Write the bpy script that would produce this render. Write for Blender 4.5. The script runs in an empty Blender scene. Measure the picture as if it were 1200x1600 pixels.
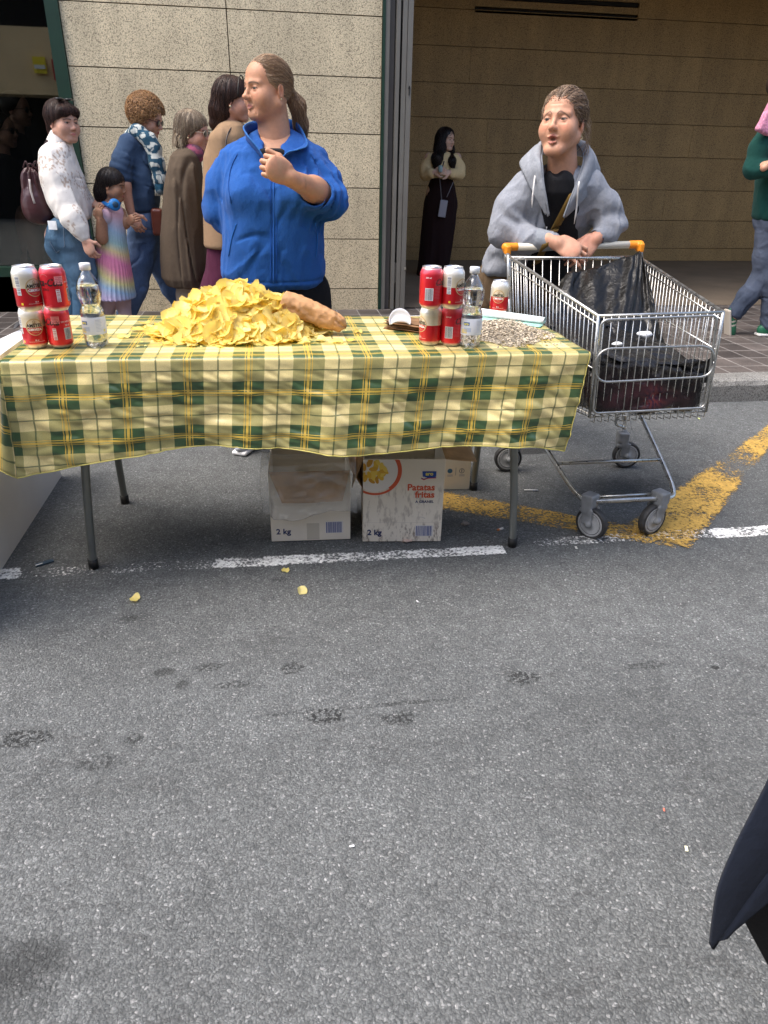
import bpy, math, random
import numpy as np
from mathutils import Vector, Matrix
R_ = math.radians
scene = bpy.context.scene
COL = scene.collection

# ------------------------------------------------------------------ camera
CAM_H = 1.24
PITCH, YAW, ROLL, FPX = R_(26.3), R_(9.1), R_(1.28), 1109.0
CF = np.array([math.sin(YAW)*math.cos(PITCH), math.cos(YAW)*math.cos(PITCH), -math.sin(PITCH)])
_r = np.array([math.cos(YAW), -math.sin(YAW), 0.0]); _u = np.cross(_r, CF)
CR = math.cos(ROLL)*_r+math.sin(ROLL)*_u
CU = -math.sin(ROLL)*_r+math.cos(ROLL)*_u
CO = np.array([0, 0, CAM_H])
cd = bpy.data.cameras.new("camera"); cam = bpy.data.objects.new("camera", cd); COL.objects.link(cam)
M = Matrix(((CR[0], CU[0], -CF[0], CO[0]), (CR[1], CU[1], -CF[1], CO[1]), (CR[2], CU[2], -CF[2], CO[2]), (0, 0, 0, 1)))
cam.matrix_world = M
cd.sensor_fit = 'VERTICAL'; cd.sensor_height = 36.0; cd.lens = FPX/1600*36.0
cd.clip_start = 0.05; cd.clip_end = 400
scene.camera = cam

def ray(x, y):
    return (x-600)/FPX*CR+(800-y)/FPX*CU+CF
def G(x, y, z=0.0):           # point of a photo position on the level z
    d = ray(x, y); return CO+(z-CAM_H)/d[2]*d
def P(x, y, Y):               # point of a photo position at the depth Y
    d = ray(x, y); return CO+Y/d[1]*d

# ------------------------------------------------------------------ light
SUN_EL, SUN_AZ = R_(63), R_(-98)     # azimuth measured from +Y towards +X
world = bpy.data.worlds.new("World"); scene.world = world; world.use_nodes = True
wn = world.node_tree; wn.nodes.clear()
sky = wn.nodes.new('ShaderNodeTexSky'); sky.sky_type = 'NISHITA'; sky.sun_disc = False
sky.sun_elevation = SUN_EL; sky.sun_rotation = SUN_AZ; sky.air_density = 1.0; sky.dust_density = 3.5; sky.ozone_density = 0.6
bg = wn.nodes.new('ShaderNodeBackground'); bg.inputs['Strength'].default_value = 0.15
wo = wn.nodes.new('ShaderNodeOutputWorld')
wn.links.new(sky.outputs[0], bg.inputs[0]); wn.links.new(bg.outputs[0], wo.inputs[0])
sd = bpy.data.lights.new("sun", 'SUN'); sd.energy = 1.3; sd.angle = R_(52); sd.color = (1.0, 0.95, 0.87)
sun = bpy.data.objects.new("sun", sd); COL.objects.link(sun)
sdir = Vector((math.sin(SUN_AZ)*math.cos(SUN_EL), math.cos(SUN_AZ)*math.cos(SUN_EL), math.sin(SUN_EL)))
sun.rotation_euler = sdir.to_track_quat('Z', 'Y').to_euler()
scene.view_settings.view_transform = 'Standard'; scene.view_settings.look = 'None'
scene.view_settings.exposure = 1.45; scene.view_settings.gamma = 1.0
scene.render.engine = 'CYCLES'
scene.cycles.max_bounces = 8; scene.cycles.transparent_max_bounces = 16

# ------------------------------------------------------------------ object helpers
def tag(o, label=None, cat=None, group=None, kind=None):
    if label: o['label'] = label
    if cat: o['category'] = cat
    if group: o['group'] = group
    if kind: o['kind'] = kind
    return o
def link(name, me, mat=None, parent=None, smooth=False):
    o = bpy.data.objects.new(name, me); COL.objects.link(o)
    if mat:
        if isinstance(mat, (list, tuple)):
            for m in mat: me.materials.append(m)
        else: me.materials.append(mat)
    if parent is not None: o.parent = parent
    if smooth: me.polygons.foreach_set('use_smooth', [True]*len(me.polygons))
    return o
def empty(name, loc, label, cat, group=None, rz=0.0):
    o = bpy.data.objects.new(name, None); COL.objects.link(o); o.location = tuple(loc); o.rotation_euler = (0, 0, rz)
    o.empty_display_size = 0.1
    return tag(o, label, cat, group)

class MB:                       # small mesh collector, world or local coordinates
    def __init__(s): s.v = []; s.f = []; s.c = []; s.uv = None
    def add(s, v, f, col=None):
        n = len(s.v); s.v += [tuple(map(float, q)) for q in v]; s.f += [tuple(int(i)+n for i in q) for q in f]
        s.c += [tuple(col) if col is not None else (1, 1, 1)]*len(v)
        return s
    def box(s, c, d, rz=0, col=None, rot=None):
        hx, hy, hz = d[0]/2, d[1]/2, d[2]/2
        v = [Vector((x*hx, y*hy, z*hz)) for z in (-1, 1) for y in (-1, 1) for x in (-1, 1)]
        m = rot if rot is not None else Matrix.Rotation(rz, 3, 'Z')
        v = [m @ q+Vector(tuple(c)) for q in v]
        return s.add(v, [(0, 2, 3, 1), (4, 5, 7, 6), (0, 1, 5, 4), (2, 6, 7, 3), (0, 4, 6, 2), (1, 3, 7, 5)], col)
    def tube(s, pts, r, n=8, col=None, closed=False, cap=True, flat=None):
        pts = [np.array(p, float) for p in pts]; N = len(pts)
        rs = r if isinstance(r, (list, tuple, np.ndarray)) else [r]*N
        up = None; V = []
        for i in range(N):
            if closed: t = pts[(i+1) % N]-pts[i-1]
            else: t = pts[min(i+1, N-1)]-pts[max(i-1, 0)]
            t = t/(np.linalg.norm(t)+1e-12)
            if up is None:
                a = np.array([0, 0, 1.0]) if abs(t[2]) < .9 else np.array([1.0, 0, 0])
                up = a-t*(a@t)
            up = up-t*(up@t); up /= (np.linalg.norm(up)+1e-12)
            sd_ = np.cross(t, up)
            for k in range(n):
                a = 2*math.pi*k/n
                V.append(pts[i]+rs[i]*(math.cos(a)*up*(1 if flat is None else flat)+math.sin(a)*sd_))
        F = []
        for i in range(N if closed else N-1):
            j = (i+1) % N
            for k in range(n):
                F.append((i*n+k, i*n+(k+1) % n, j*n+(k+1) % n, j*n+k))
        if cap and not closed:
            F.append(tuple(range(n))[::-1]); F.append(tuple((N-1)*n+k for k in range(n)))
        return s.add(V, F, col)
    def lathe(s, prof, c=(0, 0, 0), n=28, cols=None, cap=True):
        c = np.array(c, float); V = []; C = []
        for i, (r, z) in enumerate(prof):
            for k in range(n):
                a = 2*math.pi*k/n
                V.append((c[0]+r*math.cos(a), c[1]+r*math.sin(a), c[2]+z)); C.append(tuple(cols[i]) if cols else (1, 1, 1))
        F = []
        for i in range(len(prof)-1):
            for k in range(n): F.append((i*n+k, i*n+(k+1) % n, (i+1)*n+(k+1) % n, (i+1)*n+k))
        if cap: F.append(tuple(range(n))[::-1]); F.append(tuple((len(prof)-1)*n+k for k in range(n)))
        n0 = len(s.v); s.add(V, F); s.c[n0:] = C
        return s
    def grid(s, A, col=None, colf=None, flip=False):      # A[i][j] points
        A = np.array(A, float); a, b = A.shape[:2]
        F = [((i*b+j), (i*b+j+1), ((i+1)*b+j+1), ((i+1)*b+j)) for i in range(a-1) for j in range(b-1)]
        if flip: F = [q[::-1] for q in F]
        n0 = len(s.v); s.add(A.reshape(-1, 3), F, col)
        if colf is not None: s.c[n0:] = [tuple(q) for q in np.array(colf, float).reshape(-1, 3)]
        return s
    def sheet(s, A, th, **k):                      # grid with a little thickness
        A = np.array(A, float); du = np.gradient(A, axis=0); dv = np.gradient(A, axis=1)
        n = np.cross(du, dv); n /= (np.linalg.norm(n, axis=2, keepdims=True)+1e-12)
        B = A-n*th; a, b = A.shape[:2]
        s.grid(A, **k); n0 = len(s.v); s.grid(B, flip=True, **k); m0 = n0-a*b
        idx = [(0, j) for j in range(b)]+[(i, b-1) for i in range(1, a)]+[(a-1, j) for j in range(b-2, -1, -1)]+[(i, 0) for i in range(a-2, 0, -1)]
        for p, q in zip(idx, idx[1:]+idx[:1]):
            p_, q_ = p[0]*b+p[1], q[0]*b+q[1]
            s.f.append((m0+q_, m0+p_, n0+p_, n0+q_))
        return s
    def build(s, name, mat, parent=None, smooth=False, uv=None, local=False):
        me = bpy.data.meshes.new(name); me.from_pydata(s.v, [], s.f); me.update()
        at = me.color_attributes.new('Col', 'FLOAT_COLOR', 'POINT')
        c = np.ones((len(s.v), 4), np.float32); c[:, :3] = np.array(s.c, np.float32).reshape(-1, 3)
        at.data.foreach_set('color', c.ravel())
        if uv is not None:
            ul = me.uv_layers.new(name='UVMap'); li = np.zeros(len(me.loops), np.int32); me.loops.foreach_get('vertex_index', li)
            ul.data.foreach_set('uv', np.array(uv, np.float32)[li].ravel())
        o = link(name, me, mat, parent, smooth)
        if parent is not None and parent.type == 'EMPTY' and not local:
            o.matrix_parent_inverse = Matrix.Translation(-Vector(parent.location))
        return o
def wchild(o, parent):          # parent a mesh written in world coordinates to an empty or mesh
    o.parent = parent
    if parent.type == 'EMPTY': o.matrix_parent_inverse = Matrix.Translation(-Vector(parent.location))
    return o

# ------------------------------------------------------------------ materials
def newmat(name):
    m = bpy.data.materials.new(name); m.use_nodes = True; nt = m.node_tree
    return m, nt, nt.nodes['Principled BSDF'], nt.nodes['Material Output']
def nd(nt, t, **kw):
    n = nt.nodes.new(t)
    for k, v in kw.items():
        if k in n.inputs.keys() and not hasattr(n, k): n.inputs[k].default_value = v
        else: setattr(n, k, v)
    return n
def math_(nt, op, a, b=None, clamp=False):
    n = nt.nodes.new('ShaderNodeMath'); n.operation = op; n.use_clamp = clamp
    for i, q in enumerate((a, b)):
        if q is None: continue
        if isinstance(q, (int, float)): n.inputs[i].default_value = q
        else: nt.links.new(q, n.inputs[i])
    return n.outputs[0]
def mix_(nt, fac, a, b, mode='MIX'):
    n = nt.nodes.new('ShaderNodeMix'); n.data_type = 'RGBA'; n.blend_type = mode
    for i, q in ((0, fac), (6, a), (7, b)):
        if isinstance(q, (int, float)): n.inputs[i].default_value = q
        elif isinstance(q, tuple): n.inputs[i].default_value = (*q[:3], 1)
        else: nt.links.new(q, n.inputs[i])
    return n.outputs[2]
def ramp(nt, fac, stops):
    n = nt.nodes.new('ShaderNodeValToRGB'); nt.links.new(fac, n.inputs[0]); e = n.color_ramp.elements
    while len(e) < len(stops): e.new(0.5)
    for q, (p, c) in zip(e, stops):
        q.position = p; q.color = (*c, 1) if isinstance(c, tuple) else (c, c, c, 1)
    return n.outputs[0]
def coords(nt, kind='Object', scale=None):
    t = nt.nodes.new('ShaderNodeTexCoord')
    if scale is None: return t.outputs[kind]
    mp = nt.nodes.new('ShaderNodeMapping'); nt.links.new(t.outputs[kind], mp.inputs[0]); mp.inputs['Scale'].default_value = scale
    return mp.outputs[0]
def noise(nt, vec, scale, detail=3, rough=.5, out=0):
    n = nt.nodes.new('ShaderNodeTexNoise'); n.inputs['Scale'].default_value = scale; n.inputs['Detail'].default_value = detail
    n.inputs['Roughness'].default_value = rough; nt.links.new(vec, n.inputs['Vector']); return n.outputs[out]
def voro(nt, vec, scale, feature='F1', out='Distance', rnd=1.0):
    n = nt.nodes.new('ShaderNodeTexVoronoi'); n.feature = feature; n.inputs['Scale'].default_value = scale
    n.inputs['Randomness'].default_value = rnd; nt.links.new(vec, n.inputs['Vector']); return n.outputs[out]
def bump(nt, h, strength, dist, bs, prev=None):
    b = nt.nodes.new('ShaderNodeBump'); b.inputs['Strength'].default_value = strength; b.inputs['Distance'].default_value = dist
    nt.links.new(h, b.inputs['Height'])
    if prev is not None: nt.links.new(prev, b.inputs['Normal'])
    nt.links.new(b.outputs[0], bs.inputs['Normal']); return b.outputs[0]
def attr_mat(name, rough=.8, sheen=0, wr=0, bscale=0, bstr=.3, bdist=.002, metal=0, sss=0, mott=0.0, mscale=20, coat=0, spec=.5, aniso=None):
    """colour from the mesh's own colour attribute, with a fine mottling and bump"""
    m, nt, bs, out = newmat(name)
    a = nd(nt, 'ShaderNodeAttribute', attribute_name='Col').outputs['Color']
    ob = coords(nt)
    if mott:
        n = noise(nt, ob, mscale, 4, .6); f = ramp(nt, n, [(.25, 1-mott), (.75, 1+mott)])
        a = mix_(nt, 1.0, a, f, 'MULTIPLY')
    nt.links.new(a, bs.inputs['Base Color'])
    bs.inputs['Roughness'].default_value = rough; bs.inputs['Metallic'].default_value = metal
    bs.inputs['Specular IOR Level'].default_value = spec
    if sheen: bs.inputs['Sheen Weight'].default_value = sheen; bs.inputs['Sheen Roughness'].default_value = .6
    if coat: bs.inputs['Coat Weight'].default_value = coat; bs.inputs['Coat Roughness'].default_value = .15
    if sss:
        bs.inputs['Subsurface Weight'].default_value = sss; bs.inputs['Subsurface Radius'].default_value = (.012, .005, .003)
        bs.inputs['Subsurface Scale'].default_value = 1.0
    prev = None
    if wr:          # small creases
        w = math_(nt, 'ABSOLUTE', math_(nt, 'SUBTRACT', noise(nt, coords(nt, 'Object', (1.3, 1.3, .8)), 11, 5, .62), .5)); prev = bump(nt, w, wr, .02, bs)
    if bscale:
        v = ob if aniso is None else coords(nt, 'Object', aniso)
        bump(nt, noise(nt, v, bscale, 3, .6), bstr, bdist, bs, prev)
    return m
def flat_mat(name, col, rough=.5, metal=0, bscale=0, bstr=.3, bdist=.001, mott=0, mscale=10, coat=0, alpha=None, trans=0, spec=.5):
    m, nt, bs, out = newmat(name); ob = coords(nt)
    if mott:
        n = noise(nt, ob, mscale, 4, .6); f = ramp(nt, n, [(.3, tuple(c*(1-mott) for c in col)), (.7, tuple(min(1, c*(1+mott)) for c in col))])
        nt.links.new(f, bs.inputs['Base Color'])
    else: bs.inputs['Base Color'].default_value = (*col, 1)
    bs.inputs['Roughness'].default_value = rough; bs.inputs['Metallic'].default_value = metal
    bs.inputs['Specular IOR Level'].default_value = spec
    if coat: bs.inputs['Coat Weight'].default_value = coat
    if trans: bs.inputs['Transmission Weight'].default_value = trans
    if bscale: bump(nt, noise(nt, ob, bscale, 3, .6), bstr, bdist, bs)
    return m
def clear_mat(name, tint=(.95, .97, 1), refl=.12, rough=.08, milk=0.0, bscale=0, bstr=.4):
    """thin clear plastic: mostly see-through with a sheen, optionally milky"""
    m, nt, bs, out = newmat(name); nt.nodes.remove(bs)
    tr = nd(nt, 'ShaderNodeBsdfTransparent'); tr.inputs[0].default_value = (*tint, 1)
    gl = nd(nt, 'ShaderNodeBsdfGlossy'); gl.inputs['Roughness'].default_value = rough
    fr = nd(nt, 'ShaderNodeLayerWeight'); fr.inputs[0].default_value = .35
    fac = math_(nt, 'ADD', math_(nt, 'MULTIPLY', fr.outputs['Facing'], .75), refl, True)
    mx = nd(nt, 'ShaderNodeMixShader'); nt.links.new(fac, mx.inputs[0]); nt.links.new(tr.outputs[0], mx.inputs[1]); nt.links.new(gl.outputs[0], mx.inputs[2])
    if bscale:
        b = nd(nt, 'ShaderNodeBump'); b.inputs['Strength'].default_value = bstr; b.inputs['Distance'].default_value = .004
        nt.links.new(noise(nt, coords(nt), bscale, 3, .6), b.inputs['Height']); nt.links.new(b.outputs[0], gl.inputs['Normal']); nt.links.new(b.outputs[0], fr.inputs['Normal'])
    last = mx.outputs[0]
    if milk:
        df = nd(nt, 'ShaderNodeBsdfDiffuse'); df.inputs[0].default_value = (.8, .8, .8, 1)
        m2 = nd(nt, 'ShaderNodeMixShader'); m2.inputs[0].default_value = milk
        nt.links.new(last, m2.inputs[1]); nt.links.new(df.outputs[0], m2.inputs[2]); last = m2.outputs[0]
    nt.links.new(last, out.inputs[0])
    return m

# ------------------------------------------------------------------ signed distance modelling
def vnoise(p, seed=0):
    p = np.asarray(p, np.float32); i = np.floor(p).astype(np.int64); f = p-i; f = f*f*(3-2*f); r = 0
    for dx in (0, 1):
        for dy in (0, 1):
            for dz in (0, 1):
                h = (i[:, 0]+dx)*73856093 ^ (i[:, 1]+dy)*19349663 ^ (i[:, 2]+dz)*83492791 ^ (seed*2654435761)
                h = (h ^ (h >> 13))*1274126177 & 0x7fffffff; h = (h ^ (h >> 16)) & 0xffff
                w = (f[:, 0] if dx else 1-f[:, 0])*(f[:, 1] if dy else 1-f[:, 1])*(f[:, 2] if dz else 1-f[:, 2])
                r = r+w*(h/65535.0)
    return r*2-1
class SD:
    def __init__(s, fn, lo, hi): s.fn = fn; s.lo = np.array(lo, float); s.hi = np.array(hi, float)
    def __call__(s, p): return s.fn(p)
def CAP(a, b, ra, rb=None):
    a = np.array(a, float); b = np.array(b, float); rb = ra if rb is None else rb; ba = b-a; L = ba@ba+1e-12
    def f(p):
        t = np.clip(((p-a)@ba)/L, 0, 1); return np.linalg.norm(p-a-t[:, None]*ba, axis=1)-(ra+(rb-ra)*t)
    m = max(ra, rb); return SD(f, np.minimum(a, b)-m, np.maximum(a, b)+m)
def ELL(c, r, M=None):
    c = np.array(c, float); r = np.array(r, float)*np.ones(3); M = np.eye(3) if M is None else np.array(M, float)   # rows of M: local axes in world
    def f(p):
        q = (p-c)@M.T; k0 = np.linalg.norm(q/r, axis=1); k1 = np.linalg.norm(q/(r*r), axis=1)+1e-9; return k0*(k0-1)/k1
    e = np.sqrt(((M*r[:, None])**2).sum(0)); return SD(f, c-e, c+e)
def BOX(c, h, rd=.005, M=None):
    c = np.array(c, float); h = np.array(h, float); M = np.eye(3) if M is None else np.array(M, float)
    def f(p):
        q = np.abs((p-c)@M.T)-(h-rd); return np.linalg.norm(np.maximum(q, 0), axis=1)+np.minimum(q.max(1), 0)-rd
    e = np.abs(M*h[:, None]).sum(0); return SD(f, c-e, c+e)
def LOFT(rows, ang=0.0, n=2.3, rd=.01):
    """rows (z, cx, cy, half width, half depth) ; ang turns the section about Z"""
    rows = sorted(rows); R = np.array(rows, float); ca, sa = math.cos(ang), math.sin(ang)
    def f(p):
        z = p[:, 2]; cx = np.interp(z, R[:, 0], R[:, 1]); cy = np.interp(z, R[:, 0], R[:, 2]); a = np.interp(z, R[:, 0], R[:, 3]); b = np.interp(z, R[:, 0], R[:, 4])
        x = p[:, 0]-cx; y = p[:, 1]-cy; u = np.abs(x*ca+y*sa)/a; v = np.abs(-x*sa+y*ca)/b
        k = (u**n+v**n)**(1/n); d = (k-1)*np.minimum(a, b)
        e = np.maximum(z-R[-1, 0], R[0, 0]-z)
        q1 = np.maximum(d+rd, 0); q2 = np.maximum(e+rd, 0)
        return np.minimum(np.maximum(d+rd, e+rd), 0)+np.sqrt(q1*q1+q2*q2)-rd
    m = np.maximum(R[:, 3], R[:, 4]).max()+.01
    return SD(f, (R[:, 1].min()-m, R[:, 2].min()-m, R[0, 0]), (R[:, 1].max()+m, R[:, 2].max()+m, R[-1, 0]))
def UN(*fs, k=.02):
    fs = [q for q in fs if q is not None]
    def f(p):
        d = fs[0](p)
        for g in fs[1:]:
            e = g(p)
            if k > 0: h = np.maximum(k-np.abs(d-e), 0)/k; d = np.minimum(d, e)-h*h*k*.25
            else: d = np.minimum(d, e)
        return d
    return SD(f, np.min([q.lo for q in fs], 0), np.max([q.hi for q in fs], 0))
def SUB(a, b, k=.005):
    def f(p):
        d = a(p); e = -b(p); h = np.maximum(k-np.abs(d-e), 0)/k; return np.maximum(d, e)+h*h*k*.25
    return SD(f, a.lo, a.hi)
def CUT(a, b, k=.004):          # intersection
    def f(p):
        d = a(p); e = b(p); h = np.maximum(k-np.abs(d-e), 0)/k; return np.maximum(d, e)+h*h*k*.25
    return SD(f, a.lo, a.hi)
def HALF(pt, n):                # keeps the side n points away from
    pt = np.array(pt, float); n = np.array(n, float); n /= np.linalg.norm(n)
    return SD(lambda p: (p-pt)@n, (-9, -9, -9), (9, 9, 9))
def OFF(a, r): return SD(lambda p: a(p)-r, a.lo-r, a.hi+r)
def DISP(a, g, m=.012): return SD(lambda p: a(p)+g(p), a.lo-m, a.hi+m)
def folds(amp=.006, s=(7, 7, 4), seed=1, warp=.35, fine=.35):
    """cloth creases: warped ridged noise, stretched by the three scales"""
    s = np.array(s, float)
    def g(p):
        q = p*s; w = vnoise(q*.8+9, seed+5); q = q+warp*np.stack([w, -w, w], 1)
        r = 1-np.abs(vnoise(q, seed))*2; r = np.clip(r, -1, 1)
        r2 = 1-np.abs(vnoise(q*2.3+3, seed+1))*2
        v = vnoise(q*1.35+5, seed+9); gr = np.exp(-(v/.11)**2)*np.clip(.35+1.6*vnoise(q*.7+1, seed+11), 0, 1)
        return -amp*(.55*(r**3*.9-.3)+.8*fine*r2)+amp*.95*gr
    return g
def sdf_arrays(f, h, pad=.012):
    lo = f.lo-pad; hi = f.hi+pad; B = 8
    nb = np.ceil((hi-lo)/(h*B)).astype(int)+1; n = nb*B
    bi = np.stack(np.meshgrid(*[np.arange(k) for k in nb], indexing='ij'), -1).reshape(-1, 3)
    cen = lo+(bi*B+(B-1)/2)*h; d = f(cen); act = np.abs(d) < h*B*.87*1.35+.012
    A = np.ones(tuple(nb)+(B, B, B), np.float32)
    A[...] = np.where(d > 0, 1.0, -1.0).reshape(tuple(nb))[..., None, None, None]
    off = np.stack(np.meshgrid(*[np.arange(B)]*3, indexing='ij'), -1).reshape(-1, 3)
    ab = bi[act]
    for s0 in range(0, len(ab), 400):
        c = ab[s0:s0+400]; pts = (lo+(c[:, None, :]*B+off[None])*h).reshape(-1, 3)
        A[c[:, 0], c[:, 1], c[:, 2]] = f(pts).reshape(-1, B, B, B)
    A = A.transpose(0, 3, 1, 4, 2, 5).reshape(n)
    # surface nets
    ins = A < 0; m = np.array(A.shape)-1; cells = []; pts = []; quads = []; st = np.array([m[1]*m[2], m[2], 1])
    for ax in range(3):
        s1 = [slice(None)]*3; s2 = [slice(None)]*3; s1[ax] = slice(0, -1); s2[ax] = slice(1, None)
        e = np.argwhere(ins[tuple(s1)] != ins[tuple(s2)])
        if not len(e): continue
        o = np.zeros(3, int); o[ax] = 1
        va = A[e[:, 0], e[:, 1], e[:, 2]]; vb = A[e[:, 0]+o[0], e[:, 1]+o[1], e[:, 2]+o[2]]; t = va/(va-vb)
        q = e.astype(float); q[:, ax] += t
        b, c = [(1, 2), (2, 0), (0, 1)][ax]; ok = (e[:, b] > 0) & (e[:, c] > 0) & (e[:, b] < m[b]) & (e[:, c] < m[c])
        e = e[ok]; q = q[ok]; va = va[ok]; ring = []
        for db, dc in ((0, 0), (-1, 0), (-1, -1), (0, -1)):
            w = e.copy(); w[:, b] += db; w[:, c] += dc; idx = w@st; ring.append(idx); cells.append(idx); pts.append(q)
        ring = np.stack(ring, 1); ring[va > 0] = ring[va > 0][:, ::-1]; quads.append(ring)
    cells = np.concatenate(cells); pts = np.concatenate(pts); quads = np.concatenate(quads)
    u, inv = np.unique(cells, return_inverse=True); cnt = np.bincount(inv)
    V = np.stack([np.bincount(inv, pts[:, k])/cnt for k in range(3)], 1); V = lo+V*h
    F = np.searchsorted(u, quads)
    return V, F
def fur(f, V, flow, n, steps, dl, r, cols, lift=.0012, seed=0, jit=.22):
    rng = np.random.default_rng(seed); p = V[rng.choice(len(V), n)].copy(); jt = rng.normal(0, jit, (n, 3)); e = .0012; P_, N_, D_ = [], [], []
    lf = lift*(.3+1.6*rng.random(n)); ls = .5+.7*rng.random(n)
    for k in range(steps+1):
        b = f(p); g = np.stack([f(p+np.eye(3)[i]*e)-b for i in range(3)], 1); g /= np.linalg.norm(g, axis=1, keepdims=True)+1e-9
        p = p-g*(b-lf)[:, None]*.9; d = flow(p); d = d/(np.linalg.norm(d, axis=1, keepdims=True)+1e-9)+jt; d = d-g*(d*g).sum(1)[:, None]; d /= np.linalg.norm(d, axis=1, keepdims=True)+1e-9
        P_.append(p.copy()); N_.append(g); D_.append(np.cross(d, g)); p = p+d*(dl*ls)[:, None]
    P_, N_, D_ = np.array(P_), np.array(N_), np.array(D_); R = []
    tp = 1-.7*np.linspace(0, 1, steps+1)[:, None, None]
    for a in (0, 2.09, 4.19): R.append(P_+r*tp*(math.cos(a)*N_+math.sin(a)*D_))
    R = np.stack(R, 2)                                  # step, strand, 3, xyz
    idx = np.arange((steps+1)*n*3).reshape(steps+1, n, 3); q = np.stack([idx[:-1], np.roll(idx, -1, 2)[:-1], np.roll(idx, -1, 2)[1:], idx[1:]], -1).reshape(-1, 4)
    cc = cols[rng.integers(0, len(cols), n)]*(.75+.5*rng.random((n, 1))); C = np.broadcast_to(cc[None, :, None, :], R.shape).reshape(-1, 3)
    return R.reshape(-1, 3), q, C
def arrays_mesh(name, V, F, cols=None, mat=None, parent=None, smooth=True):
    me = bpy.data.meshes.new(name); nv, nf = len(V), len(F)
    me.vertices.add(nv); me.vertices.foreach_set('co', np.ascontiguousarray(V, np.float32).ravel())
    me.loops.add(nf*4); me.loops.foreach_set('vertex_index', np.ascontiguousarray(F, np.int32).ravel())
    me.polygons.add(nf); me.polygons.foreach_set('loop_start', np.arange(0, nf*4, 4, dtype=np.int32))
    me.update(calc_edges=True); me.validate()
    at = me.color_attributes.new('Col', 'FLOAT_COLOR', 'POINT'); c = np.ones((nv, 4), np.float32)
    if cols is not None: c[:, :3] = cols
    at.data.foreach_set('color', c.ravel())
    o = link(name, me, mat, None, smooth)
    if parent is not None: wchild(o, parent)
    return o
def sdf_obj(name, f, h, mat, col=(.5, .5, .5), parent=None, smoothing=0, extra=None):
    parts = f if isinstance(f, list) else [(f, h, col)]
    Vs, Fs, Cs, n = [], [], [], 0
    for g, hh, cc in parts:
        V, F = sdf_arrays(g, hh)
        C = cc(V) if callable(cc) else np.tile(np.array(cc, float), (len(V), 1))
        Vs.append(V); Fs.append(F+n); Cs.append(C); n += len(V)
    if extra is not None:
        V, F, C = extra
        if len(V): Vs.append(V); Fs.append(F+n); Cs.append(C)
    return arrays_mesh(name, np.concatenate(Vs), np.concatenate(Fs), np.concatenate(Cs), mat, parent)
def hit(f, x, y, near=.3):      # where the line of sight through a photo position meets a surface
    d = ray(x, y); d = d/np.linalg.norm(d); t = near
    for _ in range(200):
        v = float(f((CO+t*d)[None])[0])
        if v < .0008: break
        t += v*.8
        if t > 12: return None
    return CO+t*d
def hits(f, pts, off=.002):
    out = []
    for x, y in pts:
        q = hit(f, x, y)
        if q is not None:
            d = ray(x, y); d /= np.linalg.norm(d); out.append(q-d*off)
    return out
def interp_path(pts, n):
    pts = np.array(pts, float); s = np.concatenate([[0], np.cumsum(np.linalg.norm(np.diff(pts, axis=0), axis=1))])
    t = np.linspace(0, s[-1], n); return np.stack([np.interp(t, s, pts[:, k]) for k in range(pts.shape[1])], 1)
def spline(pts, n=20):          # Catmull-Rom through the points
    p = np.array(pts, float); p = np.vstack([2*p[0]-p[1], p, 2*p[-1]-p[-2]]); out = []
    m = len(p)-3; per = max(2, n//m)
    for i in range(m):
        a, b, c, d = p[i:i+4]
        for t in np.linspace(0, 1, per, endpoint=False):
            out.append(.5*((2*b)+(-a+c)*t+(2*a-5*b+4*c-d)*t*t+(-a+3*b-3*c+d)*t**3))
    out.append(p[-2]); return np.array(out)
def text_arrays(txt, size, bold=0.0, align='CENTER'):
    cu = bpy.data.curves.new('t', 'FONT'); cu.body = txt; cu.size = size; cu.offset = bold; cu.align_x = align; cu.resolution_u = 3; cu.space_character = 1.02
    ob = bpy.data.objects.new('t', cu); COL.objects.link(ob); bpy.context.view_layer.update()
    dg = bpy.context.evaluated_depsgraph_get(); ev = ob.evaluated_get(dg); me = ev.to_mesh()
    V = np.array([v.co[:] for v in me.vertices]); F = [tuple(p.vertices) for p in me.polygons]
    ev.to_mesh_clear(); bpy.data.objects.remove(ob); bpy.data.curves.remove(cu)
    return V, F
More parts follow.
